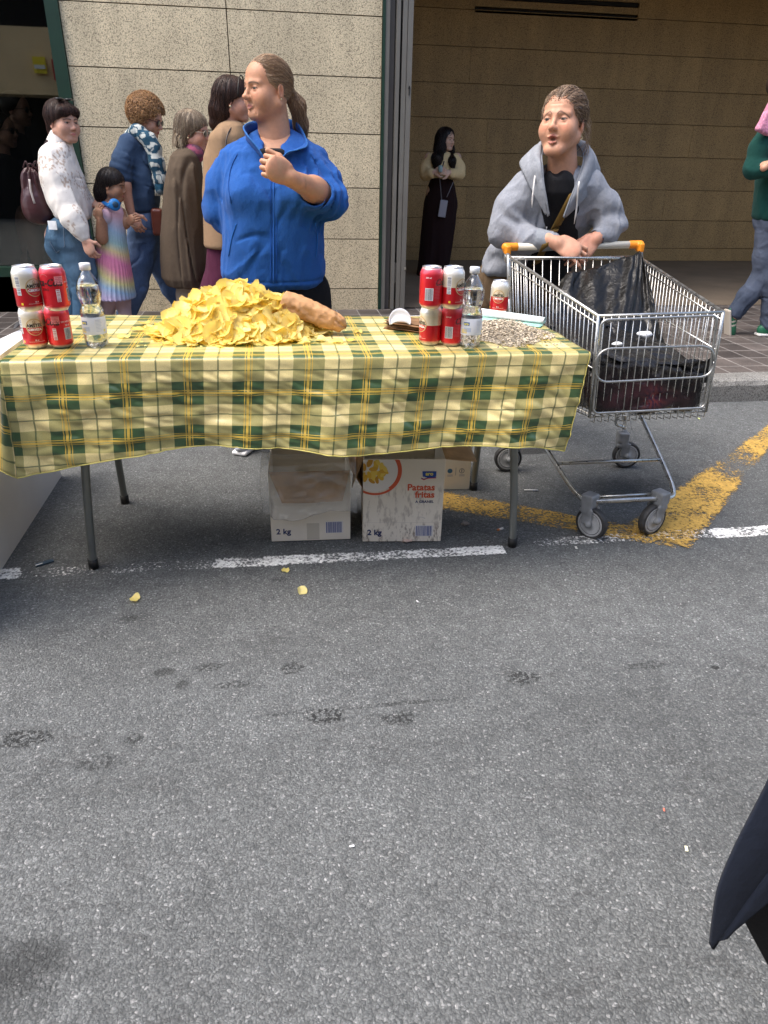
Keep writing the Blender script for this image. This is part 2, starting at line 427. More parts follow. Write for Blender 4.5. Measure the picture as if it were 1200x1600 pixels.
# ================================================================== THE SETTING
def asphalt_mat():
    m, nt, bs, out = newmat("asphalt"); ob = coords(nt)
    wv = nd(nt, 'ShaderNodeVectorMath', operation='ADD'); nt.links.new(ob, wv.inputs[0])
    nz = nd(nt, 'ShaderNodeTexNoise'); nz.inputs['Scale'].default_value = 60; nt.links.new(ob, nz.inputs['Vector'])
    sc = nd(nt, 'ShaderNodeVectorMath', operation='SCALE'); nt.links.new(nz.outputs['Color'], sc.inputs[0]); sc.inputs['Scale'].default_value = .012
    nt.links.new(sc.outputs[0], wv.inputs[1]); w = wv.outputs[0]
    v1 = nd(nt, 'ShaderNodeTexVoronoi'); v1.inputs['Scale'].default_value = 215; nt.links.new(w, v1.inputs['Vector'])
    v2 = nd(nt, 'ShaderNodeTexVoronoi'); v2.inputs['Scale'].default_value = 380; nt.links.new(w, v2.inputs['Vector'])
    sx = nd(nt, 'ShaderNodeSeparateColor'); nt.links.new(v1.outputs['Color'], sx.inputs[0])
    sx2 = nd(nt, 'ShaderNodeSeparateColor'); nt.links.new(v2.outputs['Color'], sx2.inputs[0])
    c1 = ramp(nt, sx.outputs[0], [(0, (.086, .091, .092)), (.5, (.114, .120, .121)), (.88, (.144, .150, .150)), (.97, (.19, .196, .196)), (1, (.28, .28, .28))])
    c2 = ramp(nt, sx2.outputs[1], [(0, .82), (.6, 1.0), (.95, 1.15), (1, 1.6)])
    c = mix_(nt, 1.0, c1, c2, 'MULTIPLY')
    gap = ramp(nt, v1.outputs['Distance'], [(.35, 1.05), (.8, .66)])
    c = mix_(nt, .8, c, gap, 'MULTIPLY')
    big = ramp(nt, noise(nt, ob, 1.3, 5, .6), [(.3, .84), (.7, 1.14)]); c = mix_(nt, 1.0, c, big, 'MULTIPLY')
    med = ramp(nt, noise(nt, ob, 14, 4, .65), [(.3, .86), (.7, 1.12)]); c = mix_(nt, 1.0, c, med, 'MULTIPLY')
    # spills and spots on the road, and trolley shade painted as a soft patch
    sep = nd(nt, 'ShaderNodeSeparateXYZ'); nt.links.new(ob, sep.inputs[0])
    jag = noise(nt, ob, 22, 5, .7); spk = noise(nt, ob, 85, 3, .7)
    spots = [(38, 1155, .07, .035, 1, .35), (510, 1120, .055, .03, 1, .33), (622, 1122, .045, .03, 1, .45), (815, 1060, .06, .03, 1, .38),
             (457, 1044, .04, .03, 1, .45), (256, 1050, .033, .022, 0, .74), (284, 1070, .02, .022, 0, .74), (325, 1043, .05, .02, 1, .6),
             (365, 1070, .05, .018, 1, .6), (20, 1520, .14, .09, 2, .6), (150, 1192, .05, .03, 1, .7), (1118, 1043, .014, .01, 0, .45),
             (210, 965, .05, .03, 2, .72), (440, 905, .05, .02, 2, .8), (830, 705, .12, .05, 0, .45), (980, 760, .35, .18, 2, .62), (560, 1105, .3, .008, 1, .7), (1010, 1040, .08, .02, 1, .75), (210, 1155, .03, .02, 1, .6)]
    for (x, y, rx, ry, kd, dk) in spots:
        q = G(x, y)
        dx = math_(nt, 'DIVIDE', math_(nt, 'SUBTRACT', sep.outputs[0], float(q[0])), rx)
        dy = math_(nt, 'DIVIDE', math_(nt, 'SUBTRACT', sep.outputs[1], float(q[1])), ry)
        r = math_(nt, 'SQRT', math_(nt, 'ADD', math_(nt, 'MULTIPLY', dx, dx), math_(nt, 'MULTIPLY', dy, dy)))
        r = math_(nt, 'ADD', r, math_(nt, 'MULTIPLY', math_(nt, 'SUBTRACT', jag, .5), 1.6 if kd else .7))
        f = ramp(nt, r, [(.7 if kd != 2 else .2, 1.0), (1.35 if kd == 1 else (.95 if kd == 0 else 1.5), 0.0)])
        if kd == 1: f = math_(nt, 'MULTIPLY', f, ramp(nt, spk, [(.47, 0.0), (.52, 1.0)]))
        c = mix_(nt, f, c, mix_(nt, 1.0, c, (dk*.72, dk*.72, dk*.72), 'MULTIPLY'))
    gum = voro(nt, ob, 3.3); c = mix_(nt, ramp(nt, math_(nt, 'ADD', gum, math_(nt, 'MULTIPLY', jag, .06)), [(.055, .5), (.085, 0.0)]), c, (.055, .055, .054))
    wave = noise(nt, coords(nt, 'Object', (.22, 1.6, 1)), 1.1, 4, .6); c = mix_(nt, 1.0, c, ramp(nt, wave, [(.35, .90), (.65, 1.07)]), 'MULTIPLY')
    crk = math_(nt, 'ABSOLUTE', math_(nt, 'SUBTRACT', noise(nt, coords(nt, 'Object', (.5, 1.2, 1)), 1.7, 6, .62), .5)); c = mix_(nt, ramp(nt, crk, [(.0, .55), (.0028, 0.0)]), c, (.05, .05, .05))
    nt.links.new(c, bs.inputs['Base Color'])
    bs.inputs['Roughness'].default_value = .80; bs.inputs['Specular IOR Level'].default_value = .28
    h = math_(nt, 'SUBTRACT', math_(nt, 'MULTIPLY', sx.outputs[1], .5), math_(nt, 'MULTIPLY', v1.outputs['Distance'], 1.3))
    b1 = bump(nt, h, .55, .0036, bs)
    b2 = bump(nt, noise(nt, ob, 320, 2, .6), .35, .0015, bs, b1)
    bump(nt, noise(nt, ob, 30, 3, .6), .3, .006, bs, b2)
    return m
def granite_mat(name, light, mid, dark, rough=.75):
    m, nt, bs, out = newmat(name); ob = coords(nt)
    n1 = noise(nt, ob, 135, 3, .75); n2 = noise(nt, ob, 260, 2, .6)
    c = ramp(nt, n1, [(.30, dark), (.42, tuple(a*.6+b*.4 for a, b in zip(mid, dark))), (.47, mid), (.62, light), (.8, tuple(min(1, a*1.12) for a in light))])
    v = nd(nt, 'ShaderNodeTexVoronoi'); v.inputs['Scale'].default_value = 170; nt.links.new(ob, v.inputs['Vector'])
    s = nd(nt, 'ShaderNodeSeparateColor'); nt.links.new(v.outputs['Color'], s.inputs[0])
    c = mix_(nt, ramp(nt, s.outputs[0], [(.80, 0.0), (.86, .75)]), c, tuple(q*.8 for q in dark))
    c = mix_(nt, 1.0, c, ramp(nt, noise(nt, ob, 3, 5, .6), [(.3, .88), (.7, 1.08)]), 'MULTIPLY')
    at = nd(nt, 'ShaderNodeAttribute', attribute_name='Col').outputs['Color']
    c = mix_(nt, 1.0, c, at, 'MULTIPLY')
    st = noise(nt, coords(nt, 'Object', (6, 6, .7)), 1.2, 4, .6)
    c = mix_(nt, 1.0, c, ramp(nt, st, [(.35, .86), (.6, 1.03)]), 'MULTIPLY')
    nt.links.new(c, bs.inputs['Base Color']); bs.inputs['Roughness'].default_value = rough
    bump(nt, n2, .4, .002, bs); return m
M_asphalt = asphalt_mat()
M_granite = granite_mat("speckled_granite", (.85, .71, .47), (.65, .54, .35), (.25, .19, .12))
M_granite2 = granite_mat("shaded_granite", (.52, .34, .14), (.37, .235, .092), (.17, .105, .042), .6)  # same stone as the front, its shade and warm bounce put into the colour
M_kerb = granite_mat("kerb_granite", (.34, .33, .32), (.24, .235, .22), (.10, .095, .085))
M_joint = flat_mat("joint_mortar", (.05, .042, .035), .9)
def paint_mat(name, col, cover=.45, scale=85):
    m, nt, bs, out = newmat(name); ob = coords(nt)
    n = noise(nt, ob, scale, 5, .8); n2 = noise(nt, ob, 5, 3, .6)
    a = nd(nt, 'ShaderNodeAttribute', attribute_name='Col'); sp = nd(nt, 'ShaderNodeSeparateColor'); nt.links.new(a.outputs['Color'], sp.inputs[0])
    v = math_(nt, 'ADD', n, math_(nt, 'MULTIPLY', math_(nt, 'SUBTRACT', n2, .5), .5))
    v = math_(nt, 'ADD', v, math_(nt, 'SUBTRACT', sp.outputs[0], .5))
    vo = voro(nt, ob, 95); v = math_(nt, 'SUBTRACT', v, math_(nt, 'MULTIPLY', vo, .12))
    al = ramp(nt, v, [(cover-.03, 0.0), (cover+.03, .75), (cover+.09, 1.0)])
    nt.links.new(al, bs.inputs['Alpha'])
    c = ramp(nt, noise(nt, ob, 30, 4, .7), [(.25, tuple(q*.62 for q in col)), (.6, col), (.8, tuple(min(1, q*1.1) for q in col))])
    nt.links.new(c, bs.inputs['Base Color']); bs.inputs['Roughness'].default_value = .7
    h = math_(nt, 'SUBTRACT', n, math_(nt, 'MULTIPLY', vo, 1.0)); bump(nt, h, .5, .003, bs); return m
M_white_paint = paint_mat("worn_white_paint", (.90, .90, .87), .47)
M_yellow_paint = paint_mat("worn_yellow_paint", (.54, .335, .075), .475)

road = MB(); road.grid([[(x, y, 0) for y in np.linspace(-60, 3.75, 24)] for x in np.linspace(-120, 120, 24)], flip=True)
tag(road.build('road', M_asphalt), kind='structure')
def strip(pts_l, pts_r, n, dens, name, mat, z=.003):
    A = interp_path(pts_l, n); B = interp_path(pts_r, n); m = 9; g = MB(); arr = []; cc = []
    for i in range(n):
        row = [A[i]*(1-t)+B[i]*t for t in np.linspace(0, 1, m)]
        arr.append([(q[0], q[1], z) for q in row]); d = dens(i/(n-1)); cc.append([(d-(.16 if j in (0, m-1) else 0),)*3 for j in range(m)])
    g.grid(arr, colf=cc); o = g.build(name, mat); return tag(o, kind='structure')
Gx = lambda x, y: G(x, y)[:2]
def dl(t):
    X = -1.2+t*2.0; return .66 if X < -.86 else (.455 if X < -.225 else .575)
strip([(-1.2, 2.20), (.78, 2.160)], [(-1.2, 2.118), (.78, 2.092)], 80, dl, 'white_line', M_white_paint)
strip([(.9, 2.19), (1.60, 2.197)], [(.9, 2.12), (1.60, 2.112)], 20, lambda t: .455+.03*t, 'white_line', M_white_paint, .0075)
strip([(1.60, 2.197), (3.4, 2.21)], [(1.60, 2.112), (3.4, 2.12)], 20, lambda t: .58, 'white_line', M_white_paint)
strip([(.42, 2.80), (.70, 2.635), (1.40, 2.215)], [(.36, 2.62), (.649, 2.45), (1.41, 2.060)], 20, lambda t: .53+.08*t, 'yellow_line', M_yellow_paint)
strip([(1.27, 2.235), (2.58, 3.27), (3.2, 3.72)], [(1.458, 2.050), (2.375, 2.94), (3.0, 3.50)], 30, lambda t: .62-.13*math.exp(-((t-.44)/.09)**2), 'yellow_line', M_yellow_paint, .0055)

# pavement of small dark tiles with pale joints, and its kerb
def tile_mat():
    m, nt, bs, out = newmat("pavement_tiles"); ob = coords(nt)
    br = nd(nt, 'ShaderNodeTexBrick'); br.offset = 0.0; br.squash = 1.0
    mp = nd(nt, 'ShaderNodeMapping'); mp.inputs['Location'].default_value = (-.011, .093, 0); nt.links.new(ob, mp.inputs[0]); nt.links.new(mp.outputs[0], br.inputs['Vector'])
    br.inputs['Scale'].default_value = 1; br.inputs['Brick Width'].default_value = .17; br.inputs['Row Height'].default_value = .196
    br.inputs['Mortar Size'].default_value = .0042; br.inputs['Mortar Smooth'].default_value = .2; br.inputs['Bias'].default_value = 0
    br.inputs['Color1'].default_value = (.050, .041, .037, 1); br.inputs['Color2'].default_value = (.125, .105, .094, 1); br.inputs['Mortar'].default_value = (.30, .28, .26, 1)
    c = mix_(nt, 1.0, br.outputs['Color'], ramp(nt, noise(nt, ob, 5, 5, .65), [(.3, .7), (.7, 1.25)]), 'MULTIPLY')
    c = mix_(nt, 1.0, c, ramp(nt, noise(nt, ob, 90, 3, .6), [(.3, .85), (.7, 1.12)]), 'MULTIPLY')
    nt.links.new(c, bs.inputs['Base Color']); bs.inputs['Roughness'].default_value = .55
    b = bump(nt, br.outputs['Fac'], -.3, .004, bs); bump(nt, noise(nt, ob, 60, 3, .6), .25, .002, bs, b); return m
M_tiles = tile_mat()
g = MB(); g.grid([[(x, y, .13) for y in np.linspace(3.87, 6.08, 6)] for x in np.linspace(-40, 40, 10)], flip=True)
tag(g.build('pavement', M_tiles), kind='structure')
g = MB(); random.seed(4)
x = -14.0
while x < 16:
    L = 1.0; prof = [(3.72, -.05), (3.715, .095), (3.73, .122), (3.757, .134), (3.868, .134), (3.868, -.05)]
    xs = np.linspace(x+.003, x+L-.003, 14); arr = []
    for xx in xs: arr.append([(xx, y+random.uniform(-.004, .004)*(z > 0), z+random.uniform(-.003, .003)*(z > .09)) for y, z in prof])
    k = random.uniform(.85, 1.1); g.grid(arr, col=(k, k, k*.98)); x += L
g.box((0, 3.80, .02), (80, .10, .16), col=(.3, .3, .3))
tag(g.build('kerb', M_kerb, smooth=False), kind='structure')
M_gfloor = flat_mat("garage_concrete", (.16, .125, .09), .55, mott=.25, mscale=2, bscale=40, bstr=.15)
g = MB(); g.grid([[(x, y, .134) for y in np.linspace(6.06, 9.26, 4)] for x in np.linspace(1.0, 12, 4)], flip=True)
tag(g.build('entrance_floor', M_gfloor), kind='structure')

# ------------------------------------------------------------------ the building with the granite front
M_green = flat_mat("green_frame_paint", (.008, .034, .019), .4, mott=.15, mscale=6)
M_dark = flat_mat("dark_void", (.012, .011, .010), .9)
M_ceiling = flat_mat("entrance_ceiling", (.20, .16, .11), .85, mott=.1)
bld = empty('building', (0, 6.1, 0), "granite clad building with a green framed shop window and a deep open entrance", 'building')
def panels(g, x0, x1, zs, xj, Y, th=.03, gap=.007, seed=1, tone=.05):
    rnd = random.Random(seed)
    for r in range(len(zs)-1):
        xs = [x0]+[q for q in xj if x0 < q < x1]+[x1]
        for a, b in zip(xs, xs[1:]):
            k = 1+rnd.uniform(-tone, tone); z0, z1 = zs[r]+gap/2, zs[r+1]-gap/2
            g.box(((a+b)/2, Y+th/2, (z0+z1)/2), (b-a-gap, th, z1-z0), col=(k, k*.995, k*.985))
    g.box(((x0+x1)/2, Y+th+.16, (zs[0]+zs[-1])/2), (x1-x0, .3, zs[-1]-zs[0]), col=(.16, .14, .11))
zs_f = [.10, .297, .678, 1.049, 1.418, 1.784, 2.157, 2.53, 2.90, 3.27, 3.64, 4.0, 4.4, 4.8, 5.2, 5.6, 6.0, 6.4]
g = MB(); panels(g, -1.312, .872, zs_f, [-.215], 6.0, seed=3)
panels(g, -9.0, -1.318, [.10, .395], [-1.9, -3.0, -4.1, -5.2, -6.3, -7.4], 6.0, seed=5)
panels(g, -9.0, -1.318, [3.3, 3.64, 4.0, 4.4, 4.8, 5.2, 5.6, 6.0, 6.4], [-2.4, -3.5, -4.6, -5.7, -6.8], 6.0, seed=6)
panels(g, .878, 12.0, [3.45, 3.8, 4.2, 4.6, 5.0, 5.4, 5.8, 6.4], [2, 3.1, 4.2, 5.3, 6.4, 7.5, 8.6, 9.7, 10.8], 6.0, seed=7)
g.build('front_wall', M_granite, bld)
g = MB(); rows = [.134, .291, .629, .984, 1.353, 1.708, 2.055, 2.408, 2.753, 3.1, 3.5]
def vpan(x0, x1, Y):
    rnd = random.Random(9); jo = {6: [2.349, 5.173], 7: [3.271, 6.2], 8: [2.36, 4.27], 5: [3.2, 5.9], 4: [2.6, 5.2], 3: [3.8, 6.5], 2: [2.4, 5.0], 1: [3.3, 6.0], 0: [2.8, 5.5], 9: [3.5]}
    for r in range(len(rows)-1):
        xs = [x0]+[q for q in jo.get(r, [])]+[x1]; z0, z1 = rows[r]+.003, rows[r+1]-.003
        for a, b in zip(xs, xs[1:]):
            k = 1+rnd.uniform(-.06, .06); gp = .003
            if r in (8,) and a < 3 < b:       # the two vent slots are cut into this course
                for za, zb in ((z0, 2.737-.008), (2.783+.004, 2.85), (2.90, z1)):
                    g.box(((a+b)/2, Y+.015, (za+zb)/2), (b-a-gp, .03, zb-za), col=(k, k, k))
                continue
            g.box(((a+b)/2, Y+.015, (z0+z1)/2), (b-a-gp, .03, z1-z0), col=(k, k, k))
    g.box(((x0+x1)/2, Y+.23, 1.8), (x1-x0, .3, 3.4), col=(.5, .48, .45))
vpan(1.10, 9.0, 9.2)
g.box((1.03, 7.65, 1.8), (.14, 3.1, 3.4)); g.box((9.1, 7.65, 1.8), (.2, 3.1, 3.4))
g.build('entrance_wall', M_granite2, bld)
g = MB(); g.box((3.31, 9.23, 2.758), (1.88, .05, .03)); g.box((3.31, 9.23, 2.876), (1.88, .05, .035)); g.build('vent', M_dark, bld)
MB().box((5.1, 7.7, 3.56), (8.4, 3.5, .12)).build('ceiling', M_ceiling, bld)
MB().box((0, 8.0, 6.5), (24, 4.4, .2)).build('roof', M_joint, bld)
# side of the big masses behind
MB().box((-1.4, 9.6, 3.2), (4.6, .2, 6.4)).build('inner_wall', M_joint, bld)
MB().box((10.6, 7.7, 3.2), (2.6, 3.2, 6.3)).build('inner_wall', M_joint, bld)
# window
win = MB()
win.box((-1.355, 6.03, 1.85), (.086, .11, 2.90)); win.box((-5.2, 6.03, .430), (7.6, .11, .068)); win.box((-5.2, 6.03, 3.27), (7.6, .11, .06)); win.box((-2.42, 6.05, 1.87), (.04, .06, 2.8), col=(.3, .3, .3)); win.box((-3.9, 6.03, 1.87), (.08, .1, 2.8))
fr = win.build('window', M_green, bld)
def glass_mat():
    m, nt, bs, out = newmat("dark_shop_glass"); nt.nodes.remove(bs)
    tr = nd(nt, 'ShaderNodeBsdfTransparent'); tr.inputs[0].default_value = (.6, .6, .58, 1)
    gl = nd(nt, 'ShaderNodeBsdfGlossy'); gl.inputs['Roughness'].default_value = .015; gl.inputs[0].default_value = (.8, .82, .8, 1)
    mx = nd(nt, 'ShaderNodeMixShader'); mx.inputs[0].default_value = .13
    nt.links.new(tr.outputs[0], mx.inputs[1]); nt.links.new(gl.outputs[0], mx.inputs[2]); nt.links.new(mx.outputs[0], out.inputs[0]); return m
M_glass = glass_mat()
MB().box((-2.65, 6.05, 1.85), (2.5, .008, 2.78)).build('pane', M_glass, fr)
MB().box((-6.4, 6.05, 1.85), (4.9, .008, 2.78)).build('pane', M_glass, fr)
M_room = flat_mat("shop_interior", (.012, .011, .010), .8)
MB().box((-5.2, 9.4, 1.8), (7.8, .1, 3.4)).box((-1.28, 7.8, 1.8), (.06, 3.3, 3.4)).box((-5.2, 7.8, .34), (7.8, 3.3, .1)).box((-5.2, 7.8, 3.5), (7.8, 3.3, .1)).build('shop_interior', M_room, bld)
# grey folding shutter stacked at the side of the entrance
M_shutter = flat_mat("grey_shutter_paint", (.155, .145, .125), .42, mott=.12, mscale=3)
sh = empty('folding_shutter', (1.0, 6.05, .13), "grey metal folding shutter stacked open beside the granite corner", 'shutter')
def col_(x0, x1, Y, z1=3.4, dep=.04): return MB().box(((x0+x1)/2, Y+dep/2, (.134+z1)/2), (x1-x0, dep, z1-.134))
col_(.873, .892, 5.985, dep=.03).build('edge_strip', M_green, sh)
col_(.894, .924, 5.99, dep=.1).build('jamb', M_shutter, sh)
col_(.926, .966, 6.03, dep=.06).build('jamb', flat_mat("grey_shutter_inner", (.105, .095, .088), .5), sh)
for i, (a, b, Y) in enumerate(((.972, .999, 5.975), (1.015, 1.048, 5.975), (1.052, 1.089, 5.970))):
    o = col_(a, b, Y, dep=.06).build('leaf', M_shutter, sh)
MB().box((1.02, 6.06, 1.8), (.15, .03, 3.2)).build('backing', M_dark, sh)
MB().box((1.007, 6.01, .42), (.016, .03, .16)).build('hinge', M_shutter, sh)
MB().box((1.073, 5.966, 1.71), (.006, .006, .06)).box((1.073, 5.9665, 1.725), (.012, .006, .012)).build('bolt_slot', M_dark, sh)
MB().box((1.085, 5.966, .46), (.012, .01, .02)).build('catch', flat_mat("bright_metal", (.6, .58, .52), .3, .9), sh)

# ------------------------------------------------------------------ the building across the street (seen in the window's reflection)
M_beige = flat_mat("pale_render", (.78, .58, .32), .8, mott=.08, mscale=2)
opp = empty('building', (0, -5, 0), "plain beige building across the street, mirrored in the dark shop window", 'building')
g = MB()
g.box((0, -4.5, 2.75), (60, 1.0, 1.06)); g.box((0, -4.5, 4.9), (60, 1.0, .5))
for xx in (-27, -21, -15, -9.5, 3.5, 9, 15, 21, 27): g.box((xx, -4.5, 2.6), (1.3, .98, 5.2))
g.build('wall', M_beige, opp)
MB().box((0, -5.1, 2.5), (60, .4, 5.0)).build('shop_recess', M_dark, opp)
MB().box((-4.0, -3.96, 2.69), (.22, .04, .26), col=(1, 1, 1)).build('sign_board', flat_mat("yellow_sign", (.85, .66, .04), .5), opp)
MB().box((-4.0, -3.93, 2.66), (.19, .01, .06)).build('sign_board', flat_mat("white_sign", (.8, .8, .76), .5), opp)
MB().box((-3.70, -3.96, 2.62), (.16, .04, .34)).build('sign_board', flat_mat("red_sign", (.42, .03, .03), .5), opp)
# ================================================================== TABLE, CLOTH AND WHAT STANDS ON IT
TZ = .742
XL, XR, YF, YB = -.722, .925, 1.995, 2.595
M_legmetal = flat_mat("grey_table_leg", (.22, .23, .215), .35, .55, mott=.12, mscale=8)
M_rubber = flat_mat("black_rubber", (.012, .012, .012), .6)
M_whiteplastic = flat_mat("white_plastic", (.78, .78, .77), .5, mott=.03, mscale=3)
tb = empty('folding_table', (.1, 2.3, 0), "long folding table on bent grey steel legs under the green and yellow plaid cloth", 'table')
MB().box(((XL+XR)/2, (YF+YB)/2, TZ-.024), (XR-XL-.02, YB-YF-.02, .04)).build('tabletop', M_whiteplastic, tb)
def tleg(pf, ytop, sx, dy):
    x, y = pf; k_ = .05*sx; pts = spline([(x, y, .0), (x+.004*sx, y+(ytop-y)*.05, .08), (x+k_*.45, y+(ytop-y)*.4, .30), (x+k_*.9, ytop, .52), (x+k_, ytop, .71)], 20)
    o = MB().tube(pts, .0135, 12, cap=True).build('leg', M_legmetal, tb, True)
    MB().tube([(x, y, 0), (x, y, .035)], .0165, 12).build('foot_cap', M_rubber, o, True)
tleg((-.632, 2.166), 2.17, 1, .0); tleg((-.616, 2.669), 2.55, .3, -.3); tleg((.817, 2.153), 2.16, -1, .0); tleg((.806, 2.650), 2.53, -.3, -.3)
for x in (-.625, .79):
    MB().tube([(x, 2.17, .52), (x, 2.55, .52)], .009, 8).tube([(x, 2.36, .52), (x+(.3 if x < 0 else -.3), 2.36, .70)], .007, 8).build('brace', M_legmetal, tb, True)

def cloth_mat():
    m, nt, bs, out = newmat("plaid_oilcloth"); uv = coords(nt, 'UV')
    sp = nd(nt, 'ShaderNodeSeparateXYZ'); nt.links.new(uv, sp.inputs[0])
    def bands(s):
        fr_ = math_(nt, 'FRACT', s); c = math_(nt, 'ABSOLUTE', math_(nt, 'SUBTRACT', fr_, .5))      # 0 at the centre of the period
        wide = math_(nt, 'LESS_THAN', c, .262)
        y1 = math_(nt, 'LESS_THAN', c, .022); y2 = math_(nt, 'MULTIPLY', math_(nt, 'GREATER_THAN', c, .048), math_(nt, 'LESS_THAN', c, .062))
        yl = math_(nt, 'MAXIMUM', math_(nt, 'MULTIPLY', y1, .85), y2)
        thin = math_(nt, 'GREATER_THAN', c, .486)
        return wide, yl, thin
    wx, yx, tx = bands(sp.outputs[0]); wy, yy, ty = bands(sp.outputs[1])
    pale = (.92, .77, .36); olive = (.47, .42, .17); dark = (.060, .115, .050)
    s = math_(nt, 'ADD', wx, wy)
    c = mix_(nt, math_(nt, 'GREATER_THAN', s, .5), pale, olive); c = mix_(nt, math_(nt, 'GREATER_THAN', s, 1.5), c, dark)
    # the weave of the printed stripes
    thin = math_(nt, 'MAXIMUM', tx, ty); c = mix_(nt, math_(nt, 'MULTIPLY', thin, .72), c, (.03, .08, .035))
    yl = math_(nt, 'MAXIMUM', yx, yy); c = mix_(nt, math_(nt, 'MULTIPLY', yl, .75), c, (.88, .56, .08))
    ob = coords(nt)
    c = mix_(nt, 1.0, c, ramp(nt, noise(nt, ob, 6, 4, .6), [(.3, .93), (.7, 1.06)]), 'MULTIPLY')
    # printed texture lines
    wv = noise(nt, coords(nt, 'Object', (1, 1, 1)), 420, 2, .5); c = mix_(nt, 1.0, c, ramp(nt, wv, [(.3, .90), (.7, 1.08)]), 'MULTIPLY')
    nt.links.new(c, bs.inputs['Base Color']); bs.inputs['Roughness'].default_value = .30; bs.inputs['Specular IOR Level'].default_value = .65
    b = bump(nt, noise(nt, coords(nt, 'Object', (1, 1, 1)), 13, 4, .6), .28, .006, bs)
    b = bump(nt, math_(nt, 'ABSOLUTE', math_(nt, 'SUBTRACT', noise(nt, coords(nt, 'Object', (1, .6, 1)), 8, 3, .5), .5)), .35, .010, bs, b)
    bump(nt, noise(nt, ob, 240, 2, .5), .12, .0008, bs, b)
    # light passes weakly through the thin sheet
    bs.inputs['Transmission Weight'].default_value = 0
    tl = nd(nt, 'ShaderNodeBsdfTranslucent'); nt.links.new(c, tl.inputs[0]); mx = nd(nt, 'ShaderNodeMixShader'); mx.inputs[0].default_value = .13
    nt.links.new(bs.outputs[0], mx.inputs[1]); nt.links.new(tl.outputs[0], mx.inputs[2]); nt.links.new(mx.outputs[0], out.inputs[0])
    return m
M_cloth = cloth_mat()
# bottom hem of the front drop, measured along the table
hemx = np.array([-.735, -.6, -.464, -.3, -.158, -.02, .082, .234, .4, .629, .76, .891]); hemz = np.array([.418, .437, .459, .474, .482, .478, .470, .452, .458, .470, .462, .430])
def wav(x, t):       # how far the front drop swings out (t 0 top .. 1 hem)
    w = math.sin(x*9.5+.6)*.5+math.sin(x*17+2.1)*.3+math.sin(x*4.1)*.4+.75*math.exp(-((x-.17)/.05)**2)-.9*math.exp(-((x-.03)/.06)**2)
    return -.012*t-.030*w*t**1.3
g = MB(); nx = 260; xs = np.linspace(XL, XR, nx); arr = []; uvs = []
ST = [(-.10, 'b')]+[(v, 't') for v in np.linspace(0, 1, 26)]+[(v, 'r') for v in np.linspace(0, 1, 6)[1:]]+[(v, 'f') for v in np.linspace(0, 1, 46)[1:]]
rr = .009; u0 = -.575
for i, x in enumerate(xs):
    row = []; ru = []; fx = (x-XL)/(XR-XL)
    yf = YF-.004*math.sin(x*6)-.018*fx; yb = YB+.03-.10*fx
    hz = np.interp(-.735+fx*(.891+.735), hemx, hemz); L = TZ-rr-hz
    for v, k in ST:
        bulge = .0022*vnoise(np.array([[x*9, v*5, 1]]))[0]+.0012*vnoise(np.array([[x*23, v*14, 4]]))[0]
        if k == 'b': p = (x, yb+.006, TZ-.12); sv = -(yb-yf)-.12
        elif k == 't': y = yb+(yf+rr-yb)*v; p = (x+(.035*v*0), y, TZ+max(0, bulge)*1.2); sv = -(y-yf)
        elif k == 'r': a = v*math.pi/2; p = (x, yf+rr-rr*math.sin(a), TZ-rr+rr*math.cos(a)+.0008); sv = -rr+rr*a*1.3
        else:
            t = v; xx = x+((-.735+fx*1.626)-x)*t; cr = .0030*vnoise(np.array([[x*13+v*3, v*5, 7]]))[0]+.0022*(1-2*abs(vnoise(np.array([[x*24-v*9, v*11, 9]]))[0]))
            p = (xx, yf+wav(x, t)+cr*min(1, t*6)*2, TZ-rr-L*t); sv = rr*.7+(.742-.433)*t*(L/.30)*.98
        row.append(p); ru.append(((x-u0)/.1677+.5, -(sv-(.742-.645))/.131+.5))
    arr.append(row); uvs.append(ru)
A = np.array(arr); nrows = A.shape[1]
g.grid(A); UV = np.array(uvs).reshape(-1, 2)
# the left drop
ny = 46; B = []; ub = []
for j, y in enumerate(np.linspace(YF-.002, YB+.02, ny)):
    row = []; ru = []; s = (y-YF)/(YB-YF); cor = min(1, s/.10)
    for t in np.linspace(0, 1, 30):
        if t < .06: a = t/.06*math.pi/2; p = [XL-.010*math.sin(a)+.0, y, TZ-rr+rr*math.cos(a)]
        else:
            tt = (t-.06)/.94; out_ = (.018+.060*cor)*tt+.014*math.sin(s*16+.5)*tt*cor
            p = [XL-.010-out_+.0*(1-cor), y-.025*tt*(1-cor)-.012*tt*math.sin(s*9)*cor, TZ-rr-(.31-.015*s)*tt]
        row.append(p); ru.append(((XL-.31*t-u0)/.1677+.5, (y-YF+(.742-.645))/.131+.5))
    B.append(row); ub.append(ru)
B = np.array(B)
for k in range(B.shape[1]):      # the first column lies on the front drop's own left edge
    t = max(0, (k/(B.shape[1]-1)-.06)/.94); q = A[0, 31+int(round(t*45))] if 31+int(round(t*45)) < nrows else A[0, -1]
    if t > 0: B[0, k] = (q[0]-.001, q[1]+.001, q[2])
g.grid(B, flip=True); UV = np.vstack([UV, np.array(ub).reshape(-1, 2)])
cl = g.build('tablecloth', M_cloth, None, True, uv=UV)
sm = cl.modifiers.new('thickness', 'SOLIDIFY'); sm.thickness = .0012; sm.offset = 1
tag(cl, "creased green and yellow plaid oilcloth draped over the long folding table", 'tablecloth')
hem = MB(); hem.tube(A[:, -1]+np.array([0, -.0012, -.0005]), .0016, 5).tube(B[:, -1]+np.array([-.001, 0, -.0005]), .0016, 5).tube(A[-1, 26:]+np.array([.001, -.0008, 0]), .0014, 5)
hem.build('hem', flat_mat("cloth_hem", (.62, .55, .16), .5), cl, True)

